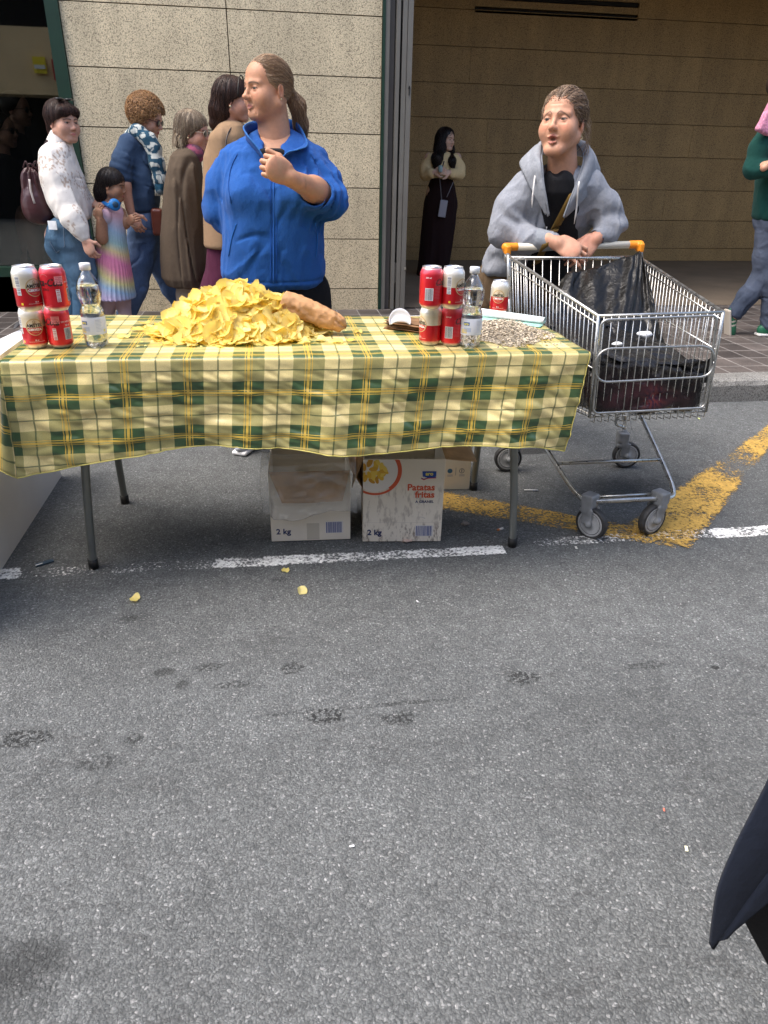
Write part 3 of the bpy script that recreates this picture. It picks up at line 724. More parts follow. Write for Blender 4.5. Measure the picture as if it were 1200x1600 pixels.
# ---- drinks
M_can = attr_mat("printed_can", .28, metal=.35, coat=.3, mott=.04, mscale=60)
M_alu = flat_mat("bare_aluminium", (.72, .72, .73), .28, .9)
M_print = attr_mat("can_print", .4, coat=.2)
WHT = (.80, .79, .76); RED = (.50, .010, .016); BRED = (.66, .012, .022); CREAM = (.70, .62, .46); GOLD = (.52, .36, .17); BLK = (.015, .012, .012)
TXT = {}
def txt(s, size, bold):
    k = (s, size, bold)
    if k not in TXT: TXT[k] = text_arrays(s, size, bold)
    return TXT[k]
def on_can(g, V, F, r, a0, z0, col, tilt=0):
    V = np.array(V); c, s = math.cos(tilt), math.sin(tilt); x = V[:, 0]*c-V[:, 1]*s; z = V[:, 0]*s+V[:, 1]*c
    a = a0+x/r; W = np.stack([r*np.sin(a), -r*np.cos(a), z0+z], 1); g.add(W, F, col)
def patch(x0, x1, z0, z1, n=8):
    xs_ = np.linspace(x0, x1, n); V = [(x, z) for x in xs_ for z in (z0, z1)]; F = [(2*i, 2*i+2, 2*i+3, 2*i+1) for i in range(n-1)]
    return [(a, b, 0) for a, b in V], F
def ring(r0, r1, a_from=0, a_to=2*math.pi, n=36, cx=0, cy=0, sx=1):
    V = []; F = []
    for i in range(n+1):
        a = a_from+(a_to-a_from)*i/n
        for r in (r0, r1): V.append((cx+r*math.sin(a)*sx, cy+r*math.cos(a), 0))
    F = [(2*i, 2*i+1, 2*i+3, 2*i+2) for i in range(n)]
    return V, F
def codes(g, r, a0, z0, w, h, n=15, col=(.03, .03, .05), bgc=(.8, .8, .8), seed=1, horiz=False):
    V, F = patch(-w/2-.001, w/2+.001, -.001, h+.001); on_can(g, V, F, r, a0, z0, bgc); rnd = random.Random(seed); x = 0
    L = h if horiz else w
    while x < L*.96:
        b = L/n*rnd.uniform(.25, .8)
        V, F = (patch(-w/2, w/2, x, min(L, x+b), 3) if horiz else patch(-w/2+x, -w/2+min(L, x+b), 0, h, 2))
        on_can(g, V, F, r+.0002, a0, z0, col); x += b+L/n*rnd.uniform(.3, .8)
def make_can(kind, loc, rz, label, group):
    root = empty('drink_can', loc, label, 'can', group, rz); R0 = .0331
    if kind == 'beer':
        prof = [(.024, 0), (.0265, .004), (.0325, .012), (R0, .016), (R0, .030), (R0, .045), (R0, .0605), (R0, .0610), (R0, .085), (R0, .094), (.0325, .099), (.029, .107), (.0266, .1125)]
        cs = [WHT, (.75, .70, .60), (.55, .30, .2), RED, RED, RED, RED, CREAM, CREAM, (.78, .75, .68), WHT, (.82, .82, .82), (.85, .85, .85)]
    else:
        prof = [(.024, 0), (.0265, .004), (.0325, .012), (R0, .016), (R0, .045), (R0, .070), (R0, .094), (.0325, .099), (.029, .107), (.0266, .1125)]
        cs = [WHT, (.7, .6, .5), BRED, BRED, BRED, BRED, (.70, .03, .05), (.74, .06, .09), (.76, .10, .14), (.8, .5, .5)]
    b = MB().lathe(prof, n=36, cols=cs).build('body', M_can, root, True, local=True)
    MB().lathe([(.0266, .1120), (.0272, .1135), (.0272, .1150), (.0258, .1152), (.0250, .1125), (.001, .1118)], n=32).box((0, -.008, .1135), (.014, .018, .001)).build('lid', M_alu, root, True, local=True)
    r = R0+.0003; g = MB()
    if kind == 'beer':
        V, F = ring(.0205, .0232); on_can(g, V, F, r+.0001, 0, .062, GOLD)
        V, F = ring(0, .0205); on_can(g, [q for q in V], F, r, 0, .062, (.62, .50, .36))
        V = [(-.0195, -.0005, 0), (.0195, -.0005, 0)]+[(.0195*math.cos(a), .0195*math.sin(a), 0) for a in np.linspace(0, -math.pi, 15)]
        V, F = ring(0, .0195, math.pi/2, 3*math.pi/2, 20); on_can(g, V, F, r+.0002, 0, .060, (.52, .02, .03))
        V, F = txt('AMSTEL', .0118, .0004); on_can(g, V, F, r+.0006, 0, .0625, BLK)
        V, F = txt('CERVEZA', .0082, .00035); on_can(g, V, F, r+.0006, 0, .0525, (.85, .83, .78))
        V, F = ring(.0022, .0036); on_can(g, V, F, r+.0006, 0, .0765, (.35, .25, .12)); V, F = patch(-.004, .004, -.001, .0005); on_can(g, V, F, r+.0006, 0, .0725, (.25, .18, .1))
        V, F = txt('CLÁSICA', .0045, .0001); on_can(g, V, F, r+.0006, 0, .046, (.6, .3, .12))
        V, F = patch(-.022, .022, 0, .0006); on_can(g, V, F, r, 0, .021, (.75, .6, .5)); V, F = txt('33 cl', .005, .0001); on_can(g, V, F, r, 0, .024, (.8, .75, .7))
        codes(g, r, -1.25, .064, .011, .026, 14, horiz=True, seed=3); codes(g, r, -1.25, .044, .010, .017, 7, horiz=True, seed=5)
        V, F = patch(-.003, .003, 0, .006, 3); on_can(g, V, F, r, -1.15, .018, (.75, .5, .03))
    else:
        V, F = txt('Coca-Cola', .021, .0006); V = np.array(V)*(1.0, 1.25, 1); V[:, 0] += V[:, 1]*.25; on_can(g, V, F, r, 0, .066, BLK)
        V, F = txt('ZERO', .008, .0002); on_can(g, V, F, r, 0, .054, (.08, .0, .0))
        V, F = ring(.012, .0128, -1.1, 1.1); on_can(g, V, F, r, .0, .083, (.75, .25, .25))
        V, F = patch(-.011, .011, 0, .02); on_can(g, V, F, r, 1.15, .070, (.80, .25, .26))
        for zz in (.074, .078, .082, .086): V, F = patch(-.009, .009, 0, .0011); on_can(g, V, F, r+.0002, 1.15, zz, (.5, .06, .08))
        codes(g, r, .95, .026, .008, .030, 9, (.5, .04, .05), (.8, .78, .76), 7, True); codes(g, r, 2.05, .026, .019, .030, 16, seed=9)
        V, F = txt('33 cl', .007, .0002); on_can(g, V, F, r, 2.1, .062, (.8, .6, .6)); V, F = txt('SIN AZÚCAR', .006, .0001); on_can(g, V, F, r, 2.1, .072, (.8, .55, .55))
        codes(g, r, -1.9, .026, .022, .032, 18, seed=11); V, F = txt('330 ml', .006, .0001); on_can(g, V, F, r, -2.0, .085, (.85, .7, .7))
        for zz in np.arange(.030, .08, .004): V, F = patch(-.010, .010, 0, .0009); on_can(g, V, F, r, -1.15, zz, (.62, .1, .12))
    g.build('print', M_print, root, True, local=True)
    return root
def face(x, y): return math.atan2(x, y)*-1      # turn so that the front looks at the camera
def can_at(kind, px, py, z, turn, label, group):
    q = G(px, py, z); d = q[:2]/np.linalg.norm(q[:2]); q2 = q[:2]+d*.030
    return make_can(kind, (q2[0], q2[1], z+.0005), -math.atan2(d[0], d[1])+turn, label, group)
GL, GR = "drink cans stacked at the left end of the table", "drink cans stacked at the right of the table"
z1, z2 = TZ+.002, TZ+.1185
can_at('beer', 59, 546, z1, .10, "lower cream and red beer can at the table's left end, round badge facing", GL)
can_at('cola', 98, 545, z1, -1.35, "lower red cola can of the left stack with white code panels", GL)
can_at('beer', 50, 488, z2, .55, "upper cream and red beer can of the left stack, badge half hidden", GL)
can_at('cola', 92, 487, z2, -.75, "upper red cola can of the left stack with black script lettering", GL)
can_at('beer', 671, 541, z1, -1.05, "lower beer can of the right stack, badge cut off by its left edge", GR)
can_at('cola', 704, 542, z1, 1.65, "lower red cola can between the beer can and the water bottle", GR)
can_at('cola', 672, 484, z2, 1.75, "upper red cola can of the right stack showing a white barcode", GR)
can_at('beer', 705, 484, z2, .95, "upper beer can of the right stack, tall barcode and half a badge", GR)
can_at('beer', 778, 491, z1, -.12, "lone beer can at the back of the table between the water bottle and the trolley", 'drink can standing alone')

M_pet = clear_mat("clear_bottle_plastic", (.93, .95, .97), .10, .05, 0, 40, .3)
def water_mat():
    m, nt, bs, out = newmat("water"); bs.inputs['Transmission Weight'].default_value = 1; bs.inputs['IOR'].default_value = 1.33; bs.inputs['Roughness'].default_value = 0; bs.inputs['Base Color'].default_value = (.97, .985, 1, 1)
    bump(nt, noise(nt, coords(nt), 28, 2, .5), .35, .006, bs); return m
M_water = water_mat()
M_cap = flat_mat("white_bottle_cap", (.80, .82, .84), .45)
def bottle(px, py, label, turn=0.0, k=1.0):
    q = G(px, py, TZ); d = q[:2]/np.linalg.norm(q[:2]); q = q[:2]+d*.03
    root = empty('water_bottle', (q[0], q[1], TZ+.002), label, 'bottle', 'half litre bottles of water', -math.atan2(d[0], d[1])+turn)
    pr = [(.020, .003), (.026, .0), (.0315, .008), (.0330, .022), (.0322, .040), (.0322, .084), (.0330, .090), (.0318, .101), (.0265, .113), (.0255, .118), (.0300, .131), (.0330, .147), (.0322, .163), (.0265, .182), (.018, .195), (.0125, .204), (.0118, .212)]
    pr = [(r, z*k) for r, z in pr]
    MB().lathe(pr, n=36).build('shell', M_pet, root, True, local=True)
    wl = .172*k; w = [(max(.001, r-.0022), z+.002) for r, z in pr if z < wl]; MB().lathe([(.001, .004)]+w+[(w[-1][0]-.001, wl), (.001, wl)], n=36, cap=False).build('water', M_water, root, True, local=True)
    MB().lathe([(.0118, .210*k), (.0145, .2105*k), (.0148, .226*k), (.0138, .228*k), (.001, .2285*k)], n=30).build('cap', M_cap, root, True, local=True)
    lb = MB().lathe([(.0328, .038), (.0331, .039), (.0331, .085), (.0328, .086)], n=40, cap=False).build('label', flat_mat("paper_label", (.74, .76, .82), .55), root, True, local=True)
    g = MB(); r = .0335
    V, F = patch(-.012, .012, 0, .040); on_can(g, V, F, r, .6, .041, (.78, .78, .80))
    for i in range(9): V, F = patch(-.010, random.uniform(.004, .010), 0, .0010); on_can(g, V, F, r+.0002, .6, .047+i*.0038, (.45, .5, .62))
    V, F = patch(-.016, .003, 0, .010); on_can(g, V, F, r, -.45, .066, (.10, .18, .42)); V, F = txt('aro', .010, .0004); on_can(g, V, F, r+.0003, -.65, .068, (.9, .8, .1))
    for i in range(4): V, F = patch(-.012, .010, 0, .0011); on_can(g, V, F, r+.0002, -.5, .058-i*.003, (.35, .45, .65))
    V, F = patch(-.012, .006, 0, .012); on_can(g, V, F, r, -.75, .043, (.75, .62, .30))
    V, F = ring(0, .004); on_can(g, V, F, r+.0002, 1.05, .048, (.75, .68, .25))
    g.build('print', M_print, lb, True, local=True)
    return root
bottle(153, 545, "clear half litre water bottle with a white cap beside the left can stack", -.2)
bottle(733, 545, "clear water bottle beside the right can stack, blue mark on its label", .25)

# ---- the heap of crisps
def chip_mat():
    m, nt, bs, out = newmat("potato_crisp"); ob = coords(nt); oi = nd(nt, 'ShaderNodeObjectInfo')
    c = ramp(nt, oi.outputs['Random'], [(0, (.93, .76, .20)), (.5, (.97, .86, .32)), (1, (.98, .91, .48))])
    n = noise(nt, ob, 45, 3, .6); c = mix_(nt, ramp(nt, n, [(.62, 0.0), (.8, .4)]), c, (.66, .38, .05))
    c = mix_(nt, ramp(nt, noise(nt, ob, 110, 2, .5), [(.35, 0.0), (.7, .35)]), c, (.95, .85, .38))
    at = nd(nt, 'ShaderNodeAttribute', attribute_name='Col').outputs['Color']; c = mix_(nt, 1.0, c, at, 'MULTIPLY')
    nt.links.new(c, bs.inputs['Base Color']); bs.inputs['Roughness'].default_value = .42
    bump(nt, noise(nt, ob, 160, 3, .6), .5, .0012, bs)
    tl = nd(nt, 'ShaderNodeBsdfTranslucent'); nt.links.new(c, tl.inputs[0]); mx = nd(nt, 'ShaderNodeMixShader'); mx.inputs[0].default_value = .45
    nt.links.new(bs.outputs[0], mx.inputs[1]); nt.links.new(tl.outputs[0], mx.inputs[2]); nt.links.new(mx.outputs[0], out.inputs[0]); return m
M_chip = chip_mat()
def chip_arrays(rnd, r=.027):
    n, m = 16, 4; a1 = rnd.uniform(.5, 1.0)*rnd.choice((-1, 1)); cur = rnd.uniform(9, 17); cur2 = rnd.uniform(-6, 8); ph = rnd.uniform(0, 6.28); el = rnd.uniform(.75, 1.0)
    V = [(0, 0, 0)]; C = [(1, 1, 1)]
    for j in range(1, m+1):
        for i in range(n):
            a = 2*math.pi*i/n; rr_ = r*j/m*(1+.10*math.sin(2*a+ph)+.07*math.sin(3*a+2*ph)+.05*math.sin(5*a)); x, y = rr_*math.cos(a), rr_*math.sin(a)*el
            z = cur*x*x+cur2*y*y*(1 if a1 > 0 else -1)+.0035*math.sin(3*a+ph)*(j/m)**2+.002*math.sin(5*a+3*ph)*(j/m)**3
            V.append((x, y, z)); e = 1 if j < m else rnd.uniform(.70, 1.0); C.append((e, e*.93, e*.75))
    F = [(0, 1+i, 1+(i+1) % n) for i in range(n)]
    for j in range(m-1):
        for i in range(n): a, b = 1+j*n+i, 1+j*n+(i+1) % n; F.append((a, a+n, b+n, b))
    return V, F, C
rnd = random.Random(11); CHIPM = []
for k in range(24):
    V, F, C = chip_arrays(rnd, rnd.choice((.020, .025, .028, .031))); g = MB(); g.add(V, F); g.c = C
    o = g.build('potato_crisp', M_chip, None, True); CHIPM.append(o.data); bpy.data.objects.remove(o)
HC = (-.095, 2.315)
def heap_h(x, y):        # height of the heap over the cloth
    u = (x-HC[0])/(.255 if x < HC[0] else .235); v = (y-HC[1])/.165; r = math.sqrt(u*u+v*v)
    h = .143*max(0, 1-r)**.82; h2 = .03*max(0, 1-math.hypot((x+.24)/.10, v)) ; return max(h, 0)+h2*.6
def rot_for(rnd, tilt, x, y):
    e = .01; nx_ = -(heap_h(x+e, y)-heap_h(x-e, y))/(2*e); ny_ = -(heap_h(x, y+e)-heap_h(x, y-e))/(2*e)
    n = Vector((nx_, ny_, 1.0)).normalized(); n = (n+Vector((rnd.gauss(0, tilt), rnd.gauss(0, tilt), rnd.gauss(0, tilt)*.5))).normalized()
    return (n.to_track_quat('Z', 'Y').to_matrix() @ Matrix.Rotation(rnd.uniform(0, 6.28), 3, 'Z'))
core = MB(); rnd = random.Random(5)
for k in range(620):     # the inner layer of the heap, too many to count
    a = rnd.uniform(0, 6.28); r = math.sqrt(rnd.random()); x = HC[0]+r*math.cos(a)*(.250 if math.cos(a) < 0 else .235); y = HC[1]+r*math.sin(a)*.165; h = heap_h(x, y)
    z = TZ+.006+h*rnd.uniform(.2, .92); V, F, C = chip_arrays(rnd, rnd.uniform(.017, .027)); m = rot_for(rnd, .35, x, y)
    V = [m @ Vector(q)+Vector((x, y, z)) for q in V]; n0 = len(core.v); core.add(V, F); core.c[n0:] = C
n0 = len(core.v); cg = []
for i in range(15):      # packed middle so that no light leaks through the heap
    cg.append([(HC[0]+(i/14*2-1)*.22, HC[1]+(j/10*2-1)*.12, TZ+.001+.8*heap_h(HC[0]+(i/14*2-1)*.22, HC[1]+(j/10*2-1)*.13)) for j in range(11)])
core.grid(cg, col=(.9, .85, .7))
for k in range(160):     # crumbs
    x = rnd.uniform(-.42, .25); y = rnd.uniform(2.12, 2.46); s = rnd.uniform(.002, .006); m = Matrix.Rotation(rnd.uniform(0, 6), 3, 'Z')
    core.add([m @ Vector(q)+Vector((x, y, TZ+.002)) for q in ((-s, -s*.5, 0), (s, -s*.7, .001), (s*.6, s, .003), (-s*.7, s*.6, .001))], [(0, 1, 2, 3)])
tag(core.build('potato_crisps', M_chip, None, True), "dense inner layer and crumbs of the yellow crisp heap", 'crisps', kind='stuff')
rnd = random.Random(21); placed = []; tries = 0
def put_chip(x, y, z, m, label, group, sc=1):
    o = bpy.data.objects.new('potato_crisp', CHIPM[rnd.randrange(24)]); COL.objects.link(o); o.matrix_world = Matrix.Translation((x, y, z)) @ m.to_4x4() @ Matrix.Scale(sc, 4)
    return tag(o, label, 'crisp', group)
while len(placed) < 250 and tries < 9000:
    tries += 1; a = rnd.uniform(0, 6.28); r = math.sqrt(rnd.random())*1.06; x = HC[0]+r*math.cos(a)*(.258 if math.cos(a) < 0 else .245); y = HC[1]+r*math.sin(a)*.17
    if y > HC[1]+.06 and rnd.random() < .6: continue
    if any((x-a_)**2+(y-b_)**2 < .0175**2 for a_, b_ in placed[-400:]): continue
    placed.append((x, y)); h = heap_h(x, y); z = TZ+.007+h+rnd.uniform(-.004, .012)*(1 if h > .02 else .3)
    put_chip(x, y, z, rot_for(rnd, .42 if h > .02 else .14, x, y), "yellow potato crisp lying on the outside of the big heap", "crisps heaped on the table", rnd.uniform(.95, 1.35))
for (px, py) in ((525, 535), (548, 533), (500, 533), (475, 536), (246, 532), (262, 538), (300, 541), (560, 520), (196, 527), (232, 513), (215, 517), (247, 512), (225, 507)):
    q = G(px, py, TZ+.003); put_chip(q[0], q[1], TZ+.006, rot_for(rnd, .10, 9, 9), "stray crisp lying flat on the plaid cloth near the heap", "crisps heaped on the table", .8 if py > 520 else .6)
for (px, py), lab in (((472, 926), "folded yellow crisp dropped on the road in front of the table"), ((211, 938), "small flat crisp dropped on the road to the left"), ((446, 893), "flat crisp lying on the road just below the white line")):
    q = G(px, py, 0); o = put_chip(q[0], q[1], .009 if px == 472 else .006, rot_for(rnd, .12, 9, 9) if px != 472 else (Matrix.Rotation(.5, 3, 'X') @ Matrix.Rotation(.3, 3, 'Y')), lab, None, .62 if px != 472 else .75)

# ---- the brown paper sack used as a scoop, lying on the heap
def paper_mat(name, col, rough=.75, st=.5):
    m, nt, bs, out = newmat(name); ob = coords(nt)
    c = ramp(nt, noise(nt, ob, 14, 4, .6), [(.3, tuple(q*.78 for q in col)), (.7, tuple(min(1, q*1.15) for q in col))])
    at = nd(nt, 'ShaderNodeAttribute', attribute_name='Col').outputs['Color']; c = mix_(nt, 1.0, c, at, 'MULTIPLY')
    nt.links.new(c, bs.inputs['Base Color']); bs.inputs['Roughness'].default_value = rough
    v = nd(nt, 'ShaderNodeTexVoronoi'); v.inputs['Scale'].default_value = 42; nt.links.new(ob, v.inputs['Vector'])
    b = bump(nt, v.outputs['Distance'], st, .006, bs); bump(nt, noise(nt, ob, 70, 3, .6), st*.6, .003, bs, b); return m
M_sack = paper_mat("brown_sack_paper", (.50, .27, .12)); M_brown = paper_mat("dark_brown_paper", (.25, .135, .06)); M_whitepaper = paper_mat("white_paper", (.78, .80, .82), .6, .1)
ax0 = np.array(P(441, 473, 2.30)); ax1 = np.array(P(541, 520, 2.255)); ax1[2] = max(ax1[2], TZ+.026)
dirx = (ax1-ax0); Ls = np.linalg.norm(dirx); dirx /= Ls; upv = np.array([0, 0, 1.0])-dirx*dirx[2]; upv /= np.linalg.norm(upv); sdv = np.cross(dirx, upv)
g = MB(); arr = []
for i, t in enumerate(np.linspace(0, 1, 44)):
    rad = .047-.013*t if t < .8 else .033-.012*(t-.8)/.2; row = []
    cpt = ax0+dirx*Ls*t+np.array([0, 0, .006*math.sin(t*3)])
    if t > .93: rad *= max(.12, 1-(t-.93)/.07*.9)
    for k in range(40):
        a = 2*math.pi*k/39*.999; cr = vnoise(np.array([[math.cos(a)*3+t*9, math.sin(a)*3, t*8]]))[0]*.0038+vnoise(np.array([[math.cos(a)*7, math.sin(a)*7, t*26]]))[0]*.0024*(1+2*(t > .8))
        sq = 1/(abs(math.cos(a))**3+abs(math.sin(a))**3)**(1/3); r_ = rad*(.86*sq)+cr
        row.append(cpt+upv*r_*math.cos(a)*.88+sdv*r_*math.sin(a))
    arr.append(row)
g.sheet(arr, .0012)
tag(g.build('paper_sack', M_sack, None, True), "crumpled brown paper sack, its closed end on the cloth and its mouth in the crisps", 'paper bag')

# ---- paper bags, white scoop, sunflower seeds, rolled paper
g = MB(); rnd = random.Random(8)
for k in range(7):
    z = TZ+.003+k*.0042; ox, oy = rnd.uniform(-.006, .006), rnd.uniform(-.006, .006); ang = -.55+rnd.uniform(-.08, .08); arr = []
    for i in range(12):
        row = []
        for j in range(8):
            u, v = (i/11-.5)*.15, (j/7-.5)*.10; zz = z+.006*vnoise(np.array([[u*30+k*.2, v*30, k*.4]]))[0]*(.3+abs(u)*9)+.012*max(0, -u-.03)*5*(k/7)
            row.append((.452+ox+u*math.cos(ang)-v*math.sin(ang), 2.335+oy+u*math.sin(ang)+v*math.cos(ang), max(z*.2+(TZ+.003)*.8, zz)))
        arr.append(row)
    g.sheet(arr, .001, col=[1, .95, .9] if k % 2 else [.82, .8, .78])
tag(g.build('paper_bags', M_brown, None, True), "loose stack of brown paper bags beside the right can stack", 'paper bags')
fc = np.array(P(625, 500, 2.285)); g = MB(); pr = []
n = 30; top = []; rim = []
for i in range(n+1):
    a = math.pi*(-.12+1.24*i/n); top.append((fc[0]-.036*math.cos(a)*1.0, fc[1]+.010*math.sin(a), fc[2]-.002+.037*math.sin(a)))
arr = [];
for i in range(n+1):
    p = np.array(top[i]); q = np.array([fc[0]-.026*math.cos(math.pi*i/n), fc[1]-.004, fc[2]-.013+.008*math.sin(math.pi*i/n)]); arr.append([p*(1-t)+q*t+np.array([0, .008*math.sin(t*math.pi), 0]) for t in np.linspace(0, 1, 5)])
g.sheet(arr, .002)
tag(g.build('white_scoop', flat_mat("white_scoop_plastic", (.82, .84, .90), .4), None, True), "round white scoop resting upright on the brown paper bags", 'scoop')
def seeds():
    rnd = random.Random(31); g = MB(); P_ = []
    L, W, H = .0062, .0026, .0014
    base = [(-L, 0, 0)]+[(-L*.35, W*math.cos(a), H*math.sin(a)) for a in np.linspace(0, 6.283, 7)[:-1]]+[(L*.45, W*.85*math.cos(a), H*math.sin(a)) for a in np.linspace(0, 6.283, 7)[:-1]]+[(L, 0, 0)]
    F = [(0, 1+(i+1) % 6, 1+i) for i in range(6)]+[(1+i, 1+(i+1) % 6, 7+(i+1) % 6, 7+i) for i in range(6)]+[(7+i, 7+(i+1) % 6, 13) for i in range(6)]
    base = np.array(base)
    for k in range(2600):
        while True:
            x = rnd.uniform(.585, .90); y = rnd.uniform(2.055, 2.47)
            u = (x-.735)/(.155); v = (y-2.27)/.20; rr_ = math.hypot(u, v)+.12*math.sin(5*math.atan2(v, u))
            if rr_ < 1 or rnd.random() < .02: break
        if x > .895+.05*(y-2.1): continue
        h = .022*max(0, 1-rr_)**.6; z = TZ+.003+h*rnd.uniform(.3, 1); m = Matrix.Rotation(rnd.gauss(0.1, 1.0), 3, 'Z') @ Matrix.Rotation(rnd.gauss(0, .3), 3, 'Y') @ Matrix.Rotation(rnd.gauss(0, .5), 3, 'X')
        V = [m @ Vector(q)+Vector((x, y, z)) for q in base]; c = rnd.uniform(.55, 1.05); st = rnd.random(); n0 = len(g.v); g.add(V, F)
        for i in range(14):
            dk = (i in (1, 3, 4, 6, 7, 9, 10, 12)) and st < .55; cc = c*(.30 if dk else 1); g.c[n0+i] = (cc*.66, cc*.56, cc*.42)
    mm = [];
    g.grid([[(.735+(i/10*2-1)*.12, 2.27+(j/10*2-1)*.16, TZ+.001+.012*max(0, 1-math.hypot(i/5-1, j/5-1))) for j in range(11)] for i in range(11)], col=(.3, .26, .2))
    return tag(g.build('sunflower_seeds', attr_mat("sunflower_seed", .6), None, False), "spread of striped grey and cream sunflower seeds on the cloth's right end", 'seeds', kind='stuff')
seeds()
q0 = np.array([.735, 2.50, TZ+.020]); q1 = np.array([.925, 2.37, TZ+.017])
g = MB(); arr = []
for t in np.linspace(0, 1, 14):
    c = q0+(q1-q0)*t; row = []; d = (q1-q0)/np.linalg.norm(q1-q0); s = np.array([-d[1], d[0], 0])*-1
    for a in np.linspace(0, 1, 26):
        th = -.5+a*6.0; r = .0165-.004*a*(.3+t*.7); row.append(c+s*r*math.cos(th)*1.25+np.array([0, 0, 1])*r*math.sin(th)*(1-.25*t))
    for a in (.3, .6, 1.0): row.append(c+s*(.0165+.05*a)*(1-.1*t)+np.array([0, 0, -.014+.003*math.sin(a*4+t*5)]))
    arr.append(row)
cc = [[(1, 1, 1)]*9+[(.8, 1, .93)]*10+[(.42, .75, .62)]*10 for _ in range(14)]
g.sheet(arr, .0008, colf=cc)
tag(g.build('rolled_paper', M_whitepaper, None, True), "rolled sheaf of white and pale green paper on the cloth by the trolley", 'paper')

# ---- the neighbouring stall with its white top
nb = empty('white_table', (-1.2, 2.0, 0), "white topped table of the neighbouring stall closed in with a white side board", 'table')
M_wb = flat_mat("white_board", (.62, .60, .57), .6, mott=.05, mscale=3)
def prism(g, poly, z0, z1):
    n = len(poly); V = [(x, y, z) for z in (z0, z1) for x, y in poly]; F = [tuple(range(n))[::-1], tuple(range(n, 2*n))]+[(i, (i+1) % n, n+(i+1) % n, n+i) for i in range(n)]; return g.add(V, F)
q = G(0, 526, TZ); q2 = G(37, 509, TZ); dd = (q-q2)/np.linalg.norm(q-q2)
far = q2+dd*.62
prism(MB(), [(-.755, 1.82), (-.751, 2.44), (q2[0], q2[1]), (q[0], q[1]), (far[0], far[1]), (far[0], 1.82)], TZ-.030, TZ-.006).build('tabletop', flat_mat("white_tabletop", (.80, .80, .80), .35), nb)
MB().box((-.945, 2.37, .25), (.03, 1.20, .50)).build('side_board', M_wb, nb)
g = MB(); g.sheet([[(-.83-.09*t+.01*math.sin(y*14), y, .70-.29*t) for t in np.linspace(0, 1, 8)] for y in np.linspace(1.80, 1.99, 8)], .002)
g.build('side_cloth', M_whitepaper, nb, True)
for (x, y) in ((-1.02, 1.95), (-1.06, 2.15)): MB().tube([(x, y, 0), (x, y, .71)], .015, 10).build('leg', M_legmetal, nb, True)
sp_ = [G(x, y, TZ+.004) for x, y in ((22, 514), (32, 510), (40, 512))]
g = MB(); g.tube(spline([sp_[0]+[0, 0, 0], sp_[1]+[0, 0, .012], sp_[2]+[0, 0, .004]], 10), [.003, .005, .008, .009, .009, .010, .010, .009, .008, .006, .006][:11], 8, flat=.3)
g.tube(spline([G(36, 508, TZ+.01), G(40, 503, TZ+.012), G(44, 508, TZ+.006)], 10), .005, 8, flat=.4)
tag(g.build('black_strap', flat_mat("black_strap", (.015, .015, .018), .6), None, True), "short black strap lying behind the left can stack", 'strap')

# ---- cartons under the table
def carton_mat(dirty):
    m, nt, bs, out = newmat("printed_carton_dirty" if dirty else "printed_carton"); ob = coords(nt)
    c = ramp(nt, noise(nt, ob, 4, 4, .6), [(.3, (.74, .68, .57)), (.7, (.83, .77, .66))])
    if dirty:
        n = noise(nt, coords(nt, 'Object', (3.2, 1, 1)), 16, 5, .7); sp = nd(nt, 'ShaderNodeSeparateXYZ'); nt.links.new(ob, sp.inputs[0])
        low = ramp(nt, sp.outputs[2], [(.0, 1.0), (.045, .9), (.075, .42), (.20, .40), (.23, 0.0)]); lf = ramp(nt, math_(nt, 'MULTIPLY', sp.outputs[0], 1.0), [(.30, 1.0), (.42, .95), (.50, .10), (.56, .05)])
        f = math_(nt, 'MULTIPLY', math_(nt, 'MULTIPLY', low, lf), ramp(nt, n, [(.50, 0.0), (.62, 1.3)]), True)
        c = mix_(nt, math_(nt, 'MULTIPLY', f, .8), c, (.17, .12, .09))
    nt.links.new(c, bs.inputs['Base Color']); bs.inputs['Roughness'].default_value = .6; bump(nt, noise(nt, ob, 12, 4, .6), .25, .004, bs); return m
M_carton, M_cartond = carton_mat(False), carton_mat(True)
M_card = paper_mat("bare_cardboard", (.55, .35, .18), .8, .15)
M_boxprint = attr_mat("carton_print", .6)
def carton(x0, x1, y0, y1, h, D, mat, label, rz=0.0, prints=None):
    cx, cy = (x0+x1)/2, (y0+y1)/2; w = x1-x0
    root = empty('carton', (cx, cy+D/2, .003), label, 'box', 'crisp cartons under the table', math.atan2(y1-y0, x1-x0)); t = .004
    g = MB(); g.box((0, -D/2, h/2), (w, t, h)).box((0, D/2, h/2), (w, t, h)).box((-w/2+t/2, 0, h/2), (t, D-t-.001, h)).box((w/2-t/2, 0, h/2), (t, D-t-.001, h)); g.box((0, 0, .003), (w-.01, D-.01, .004))
    o = g.build('box_body', mat, root, local=True); bv = o.modifiers.new('b', 'BEVEL'); bv.width = .0015; bv.segments = 1
    return root, w, D
def wall_text(g, s, size, bold, x, z, Y, col, align='CENTER'):
    V, F = text_arrays(s, size, bold, align); V = np.array([(x+a, Y, z+b) for a, b, _ in V]); g.add(V, F, col)
def rect(g, x0, x1, z0, z1, Y, col): g.add([(x0, Y, z0), (x1, Y, z0), (x1, Y, z1), (x0, Y, z1)], [(0, 1, 2, 3)], col)
NAVY = (.02, .035, .12); ORG = (.62, .10, .035)
def bars(g, x0, x1, z0, z1, Y, seed):
    rnd = random.Random(seed); rect(g, x0-.003, x1+.003, z0-.002, z1+.002, Y, (.72, .70, .68)); x = x0
    while x < x1-.001: b = rnd.uniform(.0012, .0035); rect(g, x, min(x+b, x1), z0, z1, Y-.0004, (.05, .08, .26)); x += b+rnd.uniform(.001, .003)
D1 = .27; Yf = -D1/2-.0030
